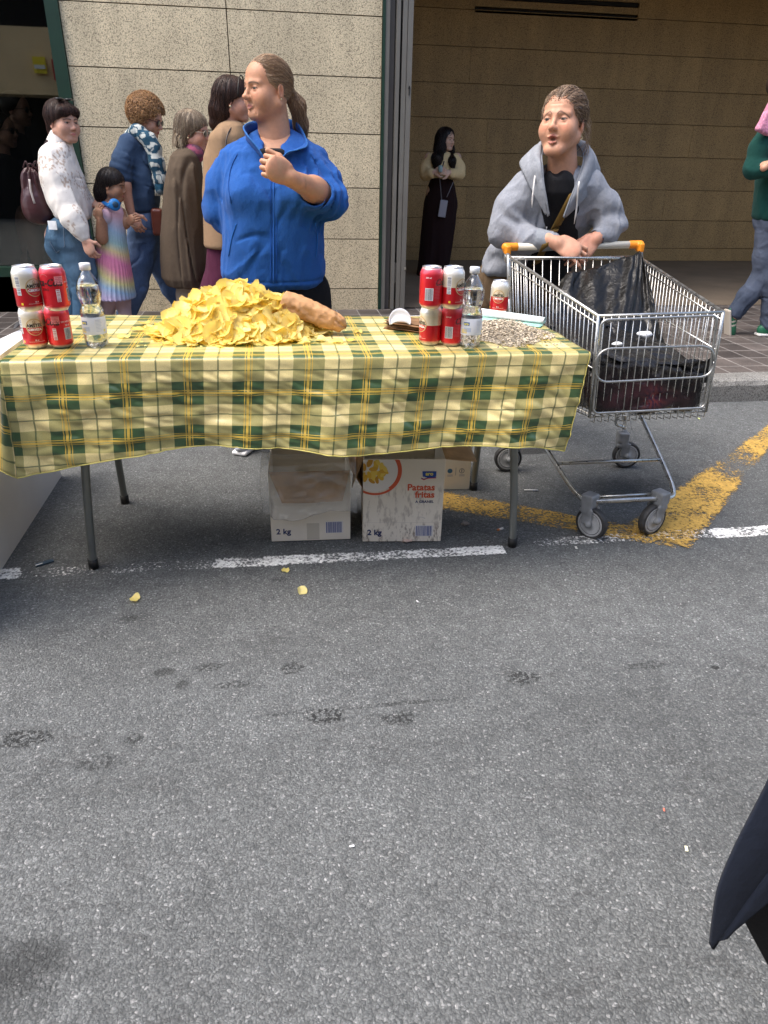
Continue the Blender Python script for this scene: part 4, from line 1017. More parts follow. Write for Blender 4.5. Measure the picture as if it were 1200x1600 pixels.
r1, w1, _ = carton(-.037, .247, 2.278, 2.266, .272, D1, M_carton, "white crisp carton, its flaps open and a clear bag hanging over the front")
g = MB(); wall_text(g, "2 kg", .030, .0009, -.098, .030, Yf, NAVY); bars(g, .055, .112, .030, .073, Yf, 2); rect(g, -.015, .03, .004, .07, Yf+.0008, (.60, .55, .45)); g.build('print', M_boxprint, r1, local=True)
# flaps: inner brown faces folded out over the front
def flap(root, quad, name='flap', inner=M_card):
    A_ = np.array(quad, float); a, b, c, d = A_; arr = [[(a*(1-u)+b*u)*(1-v)+(d*(1-u)+c*u)*v+np.array([0, .004*math.sin(u*5+v*3)*v, 0]) for v in np.linspace(0, 1, 7)] for u in np.linspace(0, 1, 12)]
    return MB().sheet(arr, .003).build(name, inner, root, True, local=True)
h1 = .272; flap(r1, [(-w1/2+.002, -D1/2-.002, h1), (w1/2-.002, -D1/2-.002, h1), (w1/2-.03, -D1/2-.032, h1-.105), (-w1/2+.045, -D1/2-.032, h1-.105)])
flap(r1, [(w1/2, -D1/2+.01, h1), (w1/2, D1/2, h1), (w1/2+.06, D1/2, h1-.09), (w1/2+.055, -D1/2+.02, h1-.10)])
flap(r1, [(-w1/2, D1/2, h1), (w1/2, D1/2, h1), (w1/2, D1/2+.08, h1+.07), (-w1/2, D1/2+.08, h1+.07)])
D2 = .27
r2, w2, _ = carton(.296, .580, 2.241, 2.212, .322, D2, M_cartond, "dirty white crisp carton printed with a picture of crisps and orange lettering")
Y2 = -D2/2-.0030; g = MB(); zt = .322
def disc(g, cx, cz, r0, r1_, Y, col, a0=0, a1=2*math.pi, clipx=-w2/2, clipz=.32):
    V, F = ring(r0, r1_, a0, a1, 48); V = [(min(max(cx+x, clipx), w2/2), Y, min(cz+y, clipz)) for x, y, _ in V]; g.add(V, F, col)
cx_, cz_ = -w2/2+.030, zt-.044
disc(g, cx_+.012, cz_, 0, .078, Y2+.0002, (.76, .74, .71)); disc(g, cx_+.012, cz_, .078, .092, Y2, ORG, .35, 2.5); disc(g, cx_+.012, cz_, .084, .092, Y2, ORG, 2.5, 3.9)
rnd = random.Random(3)
for k in range(26):
    a = rnd.uniform(0, 6.28); rr_ = .042*math.sqrt(rnd.random()); x, z = cx_+.010+rr_*math.cos(a)*1.1, cz_+rr_*math.sin(a)*.9-.002; s = rnd.uniform(.010, .020); th = rnd.uniform(0, 3.1)
    pts = [(x+s*math.cos(b)*math.cos(th)-.5*s*math.sin(b)*math.sin(th), Y2-.0003-.00003*k, z+s*math.cos(b)*math.sin(th)+.5*s*math.sin(b)*math.cos(th)) for b in np.linspace(0, 6.28, 12)[:-1]]
    pts = [(max(-w2/2, p[0]), p[1], min(p[2], .32)) for p in pts]; c = rnd.choice(((.75, .48, .04), (.68, .38, .03), (.82, .60, .10), (.55, .28, .02))); g.add(pts, [tuple(range(11))], c)
g.build('picture', M_boxprint, r2, local=True); g = MB()
wall_text(g, "Patatas", .0335, .0011, .107+.003, .205, Y2, ORG, 'RIGHT'); wall_text(g, "fritas", .0335, .0011, .110, .177, Y2, ORG, 'RIGHT'); wall_text(g, "A GRANEL", .0135, .0004, .108, .156, Y2, NAVY, 'RIGHT')
g.add([(.063, Y2, .277), (.112, Y2, .277), (.112, Y2, .257), (.090, Y2, .251), (.065, Y2, .257)], [(0, 1, 2, 3, 4)][::-1], (.02, .07, .34)); wall_text(g, "aro", .019, .0006, .088, .262, Y2-.0004, (.80, .72, .10))
g.tube([(.060, Y2, .250), (.069, Y2, .245), (.085, Y2, .251), (.112, Y2, .252)], .0014, 6, col=(.6, .05, .05)); g.tube([(.060, Y2, .2525), (.069, Y2, .2475), (.085, Y2, .2535), (.112, Y2, .2545)], .001, 6, col=(.02, .07, .34))
wall_text(g, "2 kg", .030, .0011, -.100, .028, Y2, NAVY); bars(g, .050, .108, .024, .064, Y2, 6)
for i in range(6): a = 1.1-i*.2; V, F = text_arrays("·", .02, .0004); rect(g, .062+.022*math.cos(a+.6)-.001, .062+.022*math.cos(a+.6)+.002, .085+.014*math.sin(a+.6), .0865+.014*math.sin(a+.6), Y2, (.3, .3, .33))
rect(g, -w2/2+.001, w2/2-.001, .0775, .0782, Y2+.0006, (.5, .47, .43))
g.build('print', M_boxprint, r2, local=True)
flap(r2, [(w2/2, D2/2, .322), (w2/2, -D2/2+.005, .322), (w2/2+.115, -D2/2+.03, .300), (w2/2+.115, D2/2, .300)])
flap(r2, [(-w2/2, -D2/2+.01, .322), (-w2/2, D2/2, .322), (-w2/2-.028, D2/2, .20), (-w2/2-.040, -D2/2+.02, .205)])
r3, w3, _ = carton(.45, .795, 2.672, 2.650, .235, .24, M_carton, "third white carton farther back under the table with two small blue symbols")
g = MB(); Y3 = -.12-.003
V, F = ring(0, .0105); g.add([(.085+x, Y3, .085+y) for x, y, _ in V], F, (.05, .16, .32)); V, F = ring(.009, .011); g.add([(.135+x, Y3, .085+y) for x, y, _ in V], F, (.08, .1, .15)); rect(g, .109, .1105, .065, .10, Y3, (.1, .12, .2)); rect(g, .1335, .1365, .078, .093, Y3, (.08, .1, .15))
for z in (.066, .061): rect(g, .075, .098, z, z+.002, Y3, (.3, .35, .5)); rect(g, .125, .148, z, z+.002, Y3, (.3, .32, .4))
g.build('print', M_boxprint, r3, local=True)
# the clear plastic bag over the first carton
M_bag = clear_mat("clear_plastic_bag", (.98, .98, .97), .03, .22, .09, 22, .7)
g = MB(); arr = []
for i, u in enumerate(np.linspace(0, 1, 60)):
    row = []
    for v in np.linspace(0, 1, 34):
        xa = -.062+u*.318; side = max(0, .10-u)/.10
        z = .345-.205*v-.018*u*v-.02*v*math.sin(u*6); y = 2.252-.028*math.sin(min(1, v*1.3)*math.pi/2)-.016*v+.07*side
        q = np.array([[xa*12, v*4, 2.0]]); q2_ = np.array([[xa*30, v*11, 5.0]])
        d = vnoise(q)[0]*.012+vnoise(q2_)[0]*.005; row.append((xa-.012*side*math.sin(v*3)+d*.3, min(y+d, 2.234 if v > .12 else 2.29)-(.0 if u < .9 else 0), z+.1*0))
    arr.append(row)
g.sheet(arr, .0004); 
tag(g.build('plastic_bag', M_bag, None, True), "clear crumpled plastic bag hanging over the front of the left carton", 'bag')

# ---- litter
q = G(70, 881); c_, s_ = math.cos(.35), math.sin(.35)
o = MB().box((q[0], q[1], .004), (.056, .018, .004), rz=.55).build('lighter_card', flat_mat("dark_blue_card", (.03, .06, .09), .35)); tag(o, "small dark blue wrapper lying on the ground under the table's left end", 'wrapper')
MB().box((q[0]-.014, q[1]-.012, .0065), (.022, .004, .0008), rz=.55).build('print', M_whiteplastic, o)
q = G(783, 828); o = MB().tube([(q[0]-.010, q[1]-.004, .0045), (q[0]+.008, q[1]+.005, .0045)], .0042, 10).build('cigarette_end', flat_mat("cigarette_paper", (.75, .70, .64), .8), None, True); tag(o, "cigarette end with an orange tip lying by the right front table leg", 'cigarette end')
MB().tube([(q[0]-.0165, q[1]-.0076, .0046), (q[0]-.0095, q[1]-.0037, .0046)], .0043, 10).build('filter', flat_mat("cigarette_filter", (.55, .20, .08), .8), o, True)
q = G(830, 767); o = MB().tube([(q[0]-.030, q[1]+.004, .004), (q[0]+.028, q[1]-.006, .004)], .0030, 8).build('paper_stick', M_whitepaper, None, True); tag(o, "thin white stick lying on the road between the table leg and the trolley", 'stick')
def crumple(px, py, r, label, mat, seed, z=.0):
    q = G(px, py, z); q[2] = z+r*.42
    f = DISP(ELL(q, (r*1.3, r, r*.45)), lambda p: -r*.5*np.abs(vnoise(p/r*1.6, seed))+r*.15, r); return tag(sdf_obj('crumpled_paper', f, r/9, mat, (1, 1, 1)), label, 'litter')
crumple(636, 846, .016, "crumpled scrap of pinkish paper against the foot of the dirty carton", paper_mat("pink_scrap", (.55, .42, .36)), 2)
o = crumple(640, 836, .015, "torn brown scrap on top of the pinkish one at the dirty carton", M_card, 5, .006); o.name = 'torn_scrap'
crumple(727, 820, .012, "grey crumpled scrap on the ground between the cartons and the right leg", paper_mat("grey_scrap", (.25, .22, .2)), 9)
for (px, py, s, col, lb) in ((1072, 1328, .006, (.75, .72, .5), "small pale seed husk on the road at the lower right"), (1037, 1267, .004, (.6, .15, .1), "tiny red fleck of litter on the road"), (550, 1324, .0045, (.8, .8, .82), "tiny white fleck of litter on the road at centre"), (652, 941, .005, (.6, .6, .62), "tiny pale fleck of litter on the road above the stains"), (1092, 655, .010, (.55, .6, .25), "pale green fleck on the road behind the trolley"), (900, 857, .008, (.6, .6, .55), "small pale scrap on the road beside the front caster")):
    q = G(px, py); r_ = random.random()*3
    o = MB().box((q[0], q[1], .004), (s*2.2, s, .002), rz=1.2 if px == 1072 else r_).build('litter_fleck', flat_mat("fleck", col, .8)); o.modifiers.new('b', 'BEVEL').width = .0008; tag(o, lb, 'litter')
# ================================================================== SHOPPING TROLLEY
def chrome_mat(name, col, rough):
    m, nt, bs, out = newmat(name); ob = coords(nt)
    c = ramp(nt, noise(nt, ob, 25, 4, .7), [(.35, tuple(q*.72 for q in col)), (.65, col)]); nt.links.new(c, bs.inputs['Base Color'])
    r = ramp(nt, noise(nt, ob, 40, 3, .6), [(.3, rough*.7), (.7, rough*1.5)]); nt.links.new(r, bs.inputs['Roughness']); bs.inputs['Metallic'].default_value = .92; return m
M_wire = chrome_mat("zinc_wire", (.70, .69, .65), .26); M_tube = chrome_mat("zinc_tube", (.60, .60, .58), .30)
M_caster = flat_mat("grey_caster_plastic", (.20, .21, .22), .5, mott=.2, mscale=30); M_tyre = flat_mat("grey_black_tyre", (.030, .030, .031), .6, mott=.4, mscale=40); M_rimg = flat_mat("light_grey_wheel", (.36, .37, .38), .5, mott=.2, mscale=50)
M_orange = flat_mat("orange_plastic", (.80, .27, .015), .4, mott=.08, mscale=30); M_handle = flat_mat("cream_handle", (.66, .62, .52), .35)
FLt, FRt = np.array(P(935, 494, 2.05)), np.array(P(1130, 488, 2.05)); BLt, BRt = np.array(P(797, 402, 2.80)), np.array(P(1002, 404, 2.80))
FLb, FRb = np.array(P(921, 652, 2.09)), np.array(P(1103, 643, 2.09)); BLb, BRb = np.array([.965, 2.74, .44]), np.array([1.47, 2.74, .44])
HL, HR = np.array(P(790, 386, 2.95)), np.array(P(1000, 382, 2.95))
tr = empty('shopping_trolley', (1.25, 2.5, 0), "wire supermarket trolley with a cream and orange handle, lined with black bags", 'trolley')
L_ = lambda a, b, t: a*(1-t)+b*t
def wires(a0, a1, b0, b1, n, r=.0016, t0=0.0, t1=1.0):
    g = MB()
    for i in range(n): t = t0+(t1-t0)*i/(n-1); g.tube([L_(a0, a1, t), L_(b0, b1, t)], r, 6)
    return g
MB().tube([BLt, FLt, FRt, BRt], .0054, 10).build('rim', M_tube, tr, True)
g = wires(FLt, BLt, FLb, BLb, 24, t0=.04, t1=.97); [g.tube([L_(FLt, FLb, t), L_(BLt, BLb, t)], .0026, 6) for t in (.07, .5, .97)]; g.build('side_panel', M_wire, tr, True)
g = wires(FRt, BRt, FRb, BRb, 24, t0=.04, t1=.97); [g.tube([L_(FRt, FRb, t), L_(BRt, BRb, t)], .0026, 6) for t in (.07, .36, .97)]; g.build('side_panel', M_wire, tr, True)
g = wires(BLt, BRt, BLb, BRb, 15, .0018, t0=.05, t1=.95); g.tube([BLt, BRt], .0045, 8); g.build('back_panel', M_wire, tr, True)
g = wires(FLb, FRb, BLb, BRb, 17, .0018); [g.tube([L_(FLb, BLb, t), L_(FRb, BRb, t)], .0026, 6) for t in (0, .25, .5, .75, 1)]; g.build('base_panel', M_wire, tr, True)
fo = np.array([0, -.014, 0])
g = MB()
for i in range(17):
    t = .03+.94*i/16; a = L_(FLt, FRt, t)+fo; b = L_(FLb, FRb, t)+fo+[0, 0, -.014]; g.tube([a, b, b+[0, .03, -.004]], .0016, 6)
g.build('front_panel', M_wire, tr, True)
def rrect(cs, rad, r, name, mat, n=6):
    pts = []; m = len(cs)
    for i in range(m):
        a, b, c = cs[i-1], cs[i], cs[(i+1) % m]; u = (a-b)/np.linalg.norm(a-b); v = (c-b)/np.linalg.norm(c-b); p0, p1 = b+u*rad, b+v*rad
        for t in np.linspace(0, 1, n): pts.append((1-t)**2*p0+2*t*(1-t)*b+t*t*p1)
    return MB().tube(pts, r, 8, closed=True).build(name, mat, tr, True)
yo = 2.035
rrect([np.array(P(940, 500, yo)), np.array(P(1121, 493, yo)), np.array(P(1101, 637, yo)), np.array(P(926, 646, yo))], .022, .0040, 'front_frame', M_tube)
rrect([np.array(P(933, 545, yo-.008)), np.array(P(1117, 540, yo-.008)), np.array(P(1115, 588, yo-.008)), np.array(P(928, 598, yo-.008))], .052, .0036, 'badge_frame', M_tube, 10)
for p, q in ((FLt, FLb), (FRt, FRb)): MB().tube([p, q], .0052, 8).build('corner_post', M_tube, tr, True)
ha = MB().tube([L_(HL, HR, .05), L_(HL, HR, .95)], .0145, 16).build('handle', M_handle, tr, True)
for p, q, s in ((HL, HR, 1), (HR, HL, -1)):
    d = (q-p)/np.linalg.norm(q-p); f = UN(CAP(p+d*.0, p+d*.045, .0165, .0155), BOX(p+d*.004+np.array([0, -.014, -.010]), (.011, .020, .018), .006), k=.01); sdf_obj('end_cap', f, .003, M_orange, (1, 1, 1), ha)
for H_, B_, Bb, s in ((HL, BLt, BLb, -1), (HR, BRt, BRb, 1)):
    MB().tube(spline([H_+[0, .0, -.01], H_+[0, -.03, -.05], B_+[0, .01, -.03], Bb+[s*.006, .02, -.02], [Bb[0]+s*.03, 2.80, .33]], 30), .0085, 10).build('upright', M_tube, tr, True)
    MB().tube([H_+[-s*.012, -.03, -.03], B_+[-s*.006, -.02, -.16], Bb+[-s*.004, -.0, 0]], .0050, 8).build('upright', M_wire, tr, True)
MB().tube([L_(HL, HR, .04)+[0, -.02, -.045], L_(HL, HR, .96)+[0, -.02, -.045]], .0048, 8).build('cross_wire', M_wire, tr, True)
# chassis
cfl, cfr = np.array([1.112, 2.200, 0]), np.array([1.385, 2.196, 0]); crl, crr = np.array([1.035, 2.83, 0]), np.array([1.535, 2.825, 0])
g = MB()
ltop, rtop = np.array([.955, 2.80, .42]), np.array([1.475, 2.80, .42])
lp = [ltop, np.array([1.0, 2.52, .30]), np.array([1.055, 2.30, .185]), np.array([1.085, 2.215, .150]), np.array([1.12, 2.190, .146])]; rp = [rtop, np.array([1.475, 2.55, .30]), np.array([1.462, 2.30, .19]), np.array([1.447, 2.215, .150]), np.array([1.41, 2.186, .146])]
MB().tube(np.vstack([spline(lp, 24), spline(rp[::-1], 24)]), .0088, 10).build('chassis_tube', M_tube, tr, True)
MB().tube([[1.12, 2.214, .152], [1.41, 2.212, .152]], .006, 8).build('chassis_bar', M_tube, tr, True)
MB().tube([[1.034, 2.375, .222], [1.462, 2.372, .222]], .0068, 8).build('chassis_bar', M_tube, tr, True)
for a, b, c in ((ltop, crl, 1), (rtop, crr, -1)):
    MB().tube(spline([a+[c*.02, -.04, .0], a+[c*.0, .0, -.10], np.array([b[0], b[1]+.01, .235]), np.array([b[0], b[1], .18])], 16), .008, 8).build('chassis_leg', M_tube, tr, True)
MB().tube(spline([[1.475, 2.55, .44], [1.47, 2.72, .33], [crr[0]-.05, crr[1]-.01, .22], [crr[0], crr[1], .19]], 16), .0065, 8).build('chassis_brace', M_tube, tr, True)
def caster(p, yaw, trail, name='caster'):
    c, s = math.cos(yaw), math.sin(yaw); ax = np.array([c, s, 0]); fw = np.array([-s, c, 0]); r = .0615; wc = p+fw*trail+[0, 0, r]
    Mx = np.array([ax, fw, [0, 0, 1]]); top = p+[0, 0, .152]
    f = UN(BOX(top+[0, 0, -.004], (.027, .024, .024), .006, Mx), CAP(top+[0, 0, -.025], top+[0, 0, -.045], .024, .020), BOX((top+wc)/2+ax*.024+[0, 0, -.016], (.0035, .021, .032), .003, Mx), BOX((top+wc)/2-ax*.024+[0, 0, -.016], (.0035, .021, .032), .003, Mx), CAP(wc-ax*.026, wc+ax*.026, .012), BOX(top+[0, 0, -.042], (.026, .022, .007), .004, Mx), k=.010)
    fk = sdf_obj(name, f, .0032, M_caster, (1, 1, 1), tr)
    def wheel(prof, nm, mat):
        g = MB(); V = []; n = 40
        for (rr_, x) in prof:
            for k in range(n): a = 2*math.pi*k/n; V.append(wc+ax*x+fw*rr_*math.cos(a)+np.array([0, 0, 1])*rr_*math.sin(a))
        m = len(prof); F = [(i*n+k, i*n+(k+1) % n, (i+1)*n+(k+1) % n, (i+1)*n+k) for i in range(m-1) for k in range(n)]
        if prof[0] != prof[-1]: F += [tuple(range(n)), tuple((m-1)*n+k for k in range(n))[::-1]]
        return g.add(V, F).build(nm, mat, fk, True)
    wheel([(.048, -.0135), (.057, -.0150), (.0605, -.011), (.0615, 0), (.0605, .011), (.057, .0150), (.048, .0135)], 'tyre', M_tyre)
    wheel([(.004, -.0165), (.014, -.0165), (.016, -.0142), (.036, -.0142), (.0375, -.0150), (.0395, -.0150), (.041, -.0125), (.0435, -.0145), (.0495, -.0145), (.0500, -.012), (.0500, .012), (.0495, .0145), (.0435, .0145), (.041, .0125), (.0395, .0150), (.0375, .0150), (.036, .0142), (.016, .0142), (.014, .0165), (.004, .0165)], 'wheel_rim', M_rimg)
    return fk
caster(cfl, R_(35), -.022); caster(cfr, R_(-68), -.022); caster(crl, R_(10)+1.3, .026); caster(crr, R_(-100), .030)

# ---- black bags in and over the trolley
def plastic_mat(name, col, trans=.0, rough=.24, tint=None):
    m, nt, bs, out = newmat(name); ob = coords(nt)
    at = nd(nt, 'ShaderNodeAttribute', attribute_name='Col').outputs['Color']; nt.links.new(mix_(nt, 1.0, at, col, 'MULTIPLY'), bs.inputs['Base Color'])
    bs.inputs['Roughness'].default_value = rough; bs.inputs['Specular IOR Level'].default_value = .32
    wv = math_(nt, 'ABSOLUTE', math_(nt, 'SUBTRACT', noise(nt, coords(nt, 'Object', (1.6, 1.6, .7)), 17, 4, .6), .5))
    b = bump(nt, wv, .6, .012, bs); bump(nt, noise(nt, coords(nt, 'Object', (1, 1, .5)), 55, 3, .6), .35, .005, bs, b)
    if trans:
        t = nd(nt, 'ShaderNodeBsdfTransparent'); t.inputs[0].default_value = (*(tint or (.5, .45, .4)), 1); mx = nd(nt, 'ShaderNodeMixShader'); mx.inputs[0].default_value = trans
        nt.links.new(bs.outputs[0], mx.inputs[1]); nt.links.new(t.outputs[0], mx.inputs[2]); nt.links.new(mx.outputs[0], out.inputs[0])
    return m
M_blackbag = plastic_mat("black_bin_bag", (.009, .009, .010)); M_thinbag = plastic_mat("thin_black_film", (.006, .0055, .005), .06, .30, (.42, .36, .28))
# bag hooked over the right upright and pulled up to the hands
tl = [P(866, 468, 2.72), P(885, 428, 2.765), P(906, 424, 2.77), P(925, 419, 2.77), P(955, 409, 2.77), P(985, 399, 2.77), P(1001, 393, 2.77), P(1006, 412, 2.74)]
bl = [P(812, 560, 2.50), P(850, 580, 2.42), P(880, 590, 2.34), P(915, 595, 2.28), P(950, 585, 2.30), P(985, 560, 2.36), P(1020, 550, 2.42), P(1040, 540, 2.48)]
T_, B_ = spline(tl, 84), spline(bl, 84); n = min(len(T_), len(B_)); g = MB(); arr = []
for i in range(n):
    row = []; u = i/n
    for j, v in enumerate(np.linspace(0, 1, 60)):
        p = T_[i]*(1-v)+B_[i]*v; conv = math.exp(-((u-.88)/.05)**2)
        f1 = math.sin(u*58+5*math.sin(v*3+u*7))*.007*(1-.4*v)*(1+1.2*conv)+math.sin(u*23+v*5)*.012+vnoise(np.array([[u*13, v*7, 3]]))[0]*.020*v+vnoise(np.array([[u*30+v*4, v*16, 8]]))[0]*.007
        sag = .020*math.sin(v*math.pi)*math.sin(min(1, max(0, (u-.38)/.45))*math.pi); row.append(p+np.array([f1*.25, f1-sag*.2, 0]))
    arr.append(row)
g.sheet(arr, .0006)
tag(g.build('bin_bag', M_thinbag, None, True), "thin black bag hanging open in the trolley from its right upright to the clasped hands", 'bag')
# the full bag filling the basket
def inner(k): # basket prism shrunk
    zs_ = [(.448, 0), (.52, 0), (.60, 0), (.66, 0), (.70, 0)]
    return zs_
def fillfn():
    # section follows the tapering basket
    def f(p):
        y = p[:, 1]; t = np.clip((y-2.09)/(.65), 0, 1); xl = .998+(-.023)*t; xr = 1.395+.065*t
        z0 = .515-.06*t; cx = (xl+xr)/2; hw = (xr-xl)/2-.012
        top = .665+.035*np.sin((p[:, 0]-1.0)*7.5+.8)+.045*t+.03*np.exp(-((p[:, 0]-1.30)/.06)**2-((y-2.22)/.09)**2)
        q = np.stack([np.abs(p[:, 0]-cx)-hw-(p[:, 2]-.5)*.06, np.abs(y-2.40)-.335+.0*t, np.abs(p[:, 2]-(z0+top)/2)-(top-z0)/2], 1)+.035
        return np.linalg.norm(np.maximum(q, 0), axis=1)+np.minimum(q.max(1), 0)-.035
    return SD(f, (.92, 2.03, .42), (1.53, 2.80, .82))
fill = DISP(fillfn(), folds(.014, (9, 9, 16), 14, .5, .55), .03)
def fillcol(V):
    c = np.ones((len(V), 3)); d = np.exp(-((V[:, 0]-1.13)/.13)**2-((V[:, 2]-.575)/.055)**2)*(V[:, 1] < 2.2); n = vnoise(V*26, 3)*.5+.5
    c = c+np.stack([d*9*n, d*2.6*n, d*3.2*n], 1); e = np.exp(-((V[:, 0]-1.205)/.030)**2-((V[:, 2]-.570)/.028)**2)*(V[:, 1] < 2.2)
    a = np.arctan2(V[:, 2]-.57, V[:, 0]-1.205); c = c+np.stack([e*26*(.45+.55*np.sin(a*13)), e*4*(.5+.5*np.sin(a*13)), e*3.0*np.ones_like(e)], 1)
    k = np.exp(-((V[:, 0]-1.29)/.07)**2-((V[:, 2]-.535)/.03)**2)*(V[:, 1] < 2.2); return c+np.stack([k*3, k*1.2, k*1.2], 1)
tag(sdf_obj('bin_bag', fill, .0085, M_blackbag, fillcol), "bulging black rubbish bag filling the trolley basket, reddish netting showing through its front", 'bag')
# loose folded rim of the bag along the basket's front
g = MB(); arr = []
for i, u in enumerate(np.linspace(0, 1, 70)):
    row = []; x = .985+u*.415
    for j, v in enumerate(np.linspace(0, 1, 14)):
        q = vnoise(np.array([[u*14, v*4, 1.5]]))[0]*.010+math.sin(v*15+u*6+vnoise(np.array([[u*5, 1, 2]]))[0]*3)*.006
        row.append((x, 2.085+q+.03*v*(1-v)-(.012 if u > .02 else 0), .715-.025*u-.075*v-.020*math.sin(u*3.3)+q*.6))
    arr.append(row)
g.sheet(arr, .0006); tag(g.build('bin_bag', M_blackbag, None, True), "rolled black bag edge stretched along the inside front of the trolley", 'bag')
# cups / tissues lying on the bag
for (x, y, z, r, lb) in ((1.235, 2.25, .735, .021, "white paper cup lying on the black bag in the trolley"), (1.095, 2.16, .725, .014, "scrap of white paper lying on the black bag at the trolley's left")):
    f = DISP(ELL((x, y, z), (r*1.3, r, r*.45)), lambda p: .004*vnoise(p*60, 2), .006); tag(sdf_obj('white_paper', f, .004, M_whitepaper, (1, 1, 1)), lb, 'paper')
# clear strip of plastic tied under the basket
g = MB()
for k in range(5):
    a = np.array([1.42+.012*k, 2.70, .44]); g.tube(spline([a, a+[.01*math.sin(k), -.01, -.06], a+[.02*math.cos(k*2), -.01, -.12], a+[.03*math.sin(k*2), -.012, -.17-.01*k]], 12), [.004]*2+[.003]*12, 5, flat=.3) if False else g.tube(spline([a, a+[.01*math.sin(k), -.01, -.06], a+[.02*math.cos(k*2), -.01, -.12], a+[.03*math.sin(k*2), -.012, -.17-.01*k]], 12), .003, 5, flat=.3)
tag(g.build('plastic_strip', clear_mat("clear_strip", refl=.2, milk=.25), None, True), "shredded clear plastic tied under the back of the trolley basket", 'plastic strip')
# ================================================================== PEOPLE
M_skin = attr_mat("skin", .50, spec=.35, bscale=170, bstr=.35, bdist=.0012, sss=.06, mott=.10, mscale=75)
M_eye = attr_mat("eyeball", .30, spec=.3, coat=.1)
M_hair = attr_mat("hair", .45, spec=.35, bscale=200, bstr=.35, bdist=.0012, aniso=(1, 1, .25), mott=.12, mscale=60)
M_knit = attr_mat("knit_fabric", .9, spec=.12, sheen=.04, wr=.45, bscale=260, bstr=.35, bdist=.0015, mott=.06, mscale=30)
M_fleece = attr_mat("fleece_fabric", .92, spec=.12, sheen=.06, wr=.5, bscale=330, bstr=.5, bdist=.0018, mott=.06, mscale=45)
M_sweat = attr_mat("sweatshirt_fabric", .9, spec=.12, sheen=.04, wr=.55, bscale=420, bstr=.35, bdist=.001, mott=.10, mscale=120)
M_denim = attr_mat("denim", .85, spec=.15, wr=.6, bscale=380, bstr=.3, bdist=.001, mott=.14, mscale=22)
M_wool = attr_mat("wool_cloth", .92, spec=.10, sheen=.02, wr=.35, bscale=300, bstr=.3, bdist=.001, mott=.07, mscale=50)
M_leather = attr_mat("leather", .35, bscale=90, bstr=.3, bdist=.002, mott=.1, mscale=15)
M_shoe = attr_mat("shoe", .5)
M_lens = flat_mat("dark_lens", (.012, .012, .014), .08, coat=.5); M_gold = flat_mat("pale_metal", (.75, .65, .42), .3, .9)

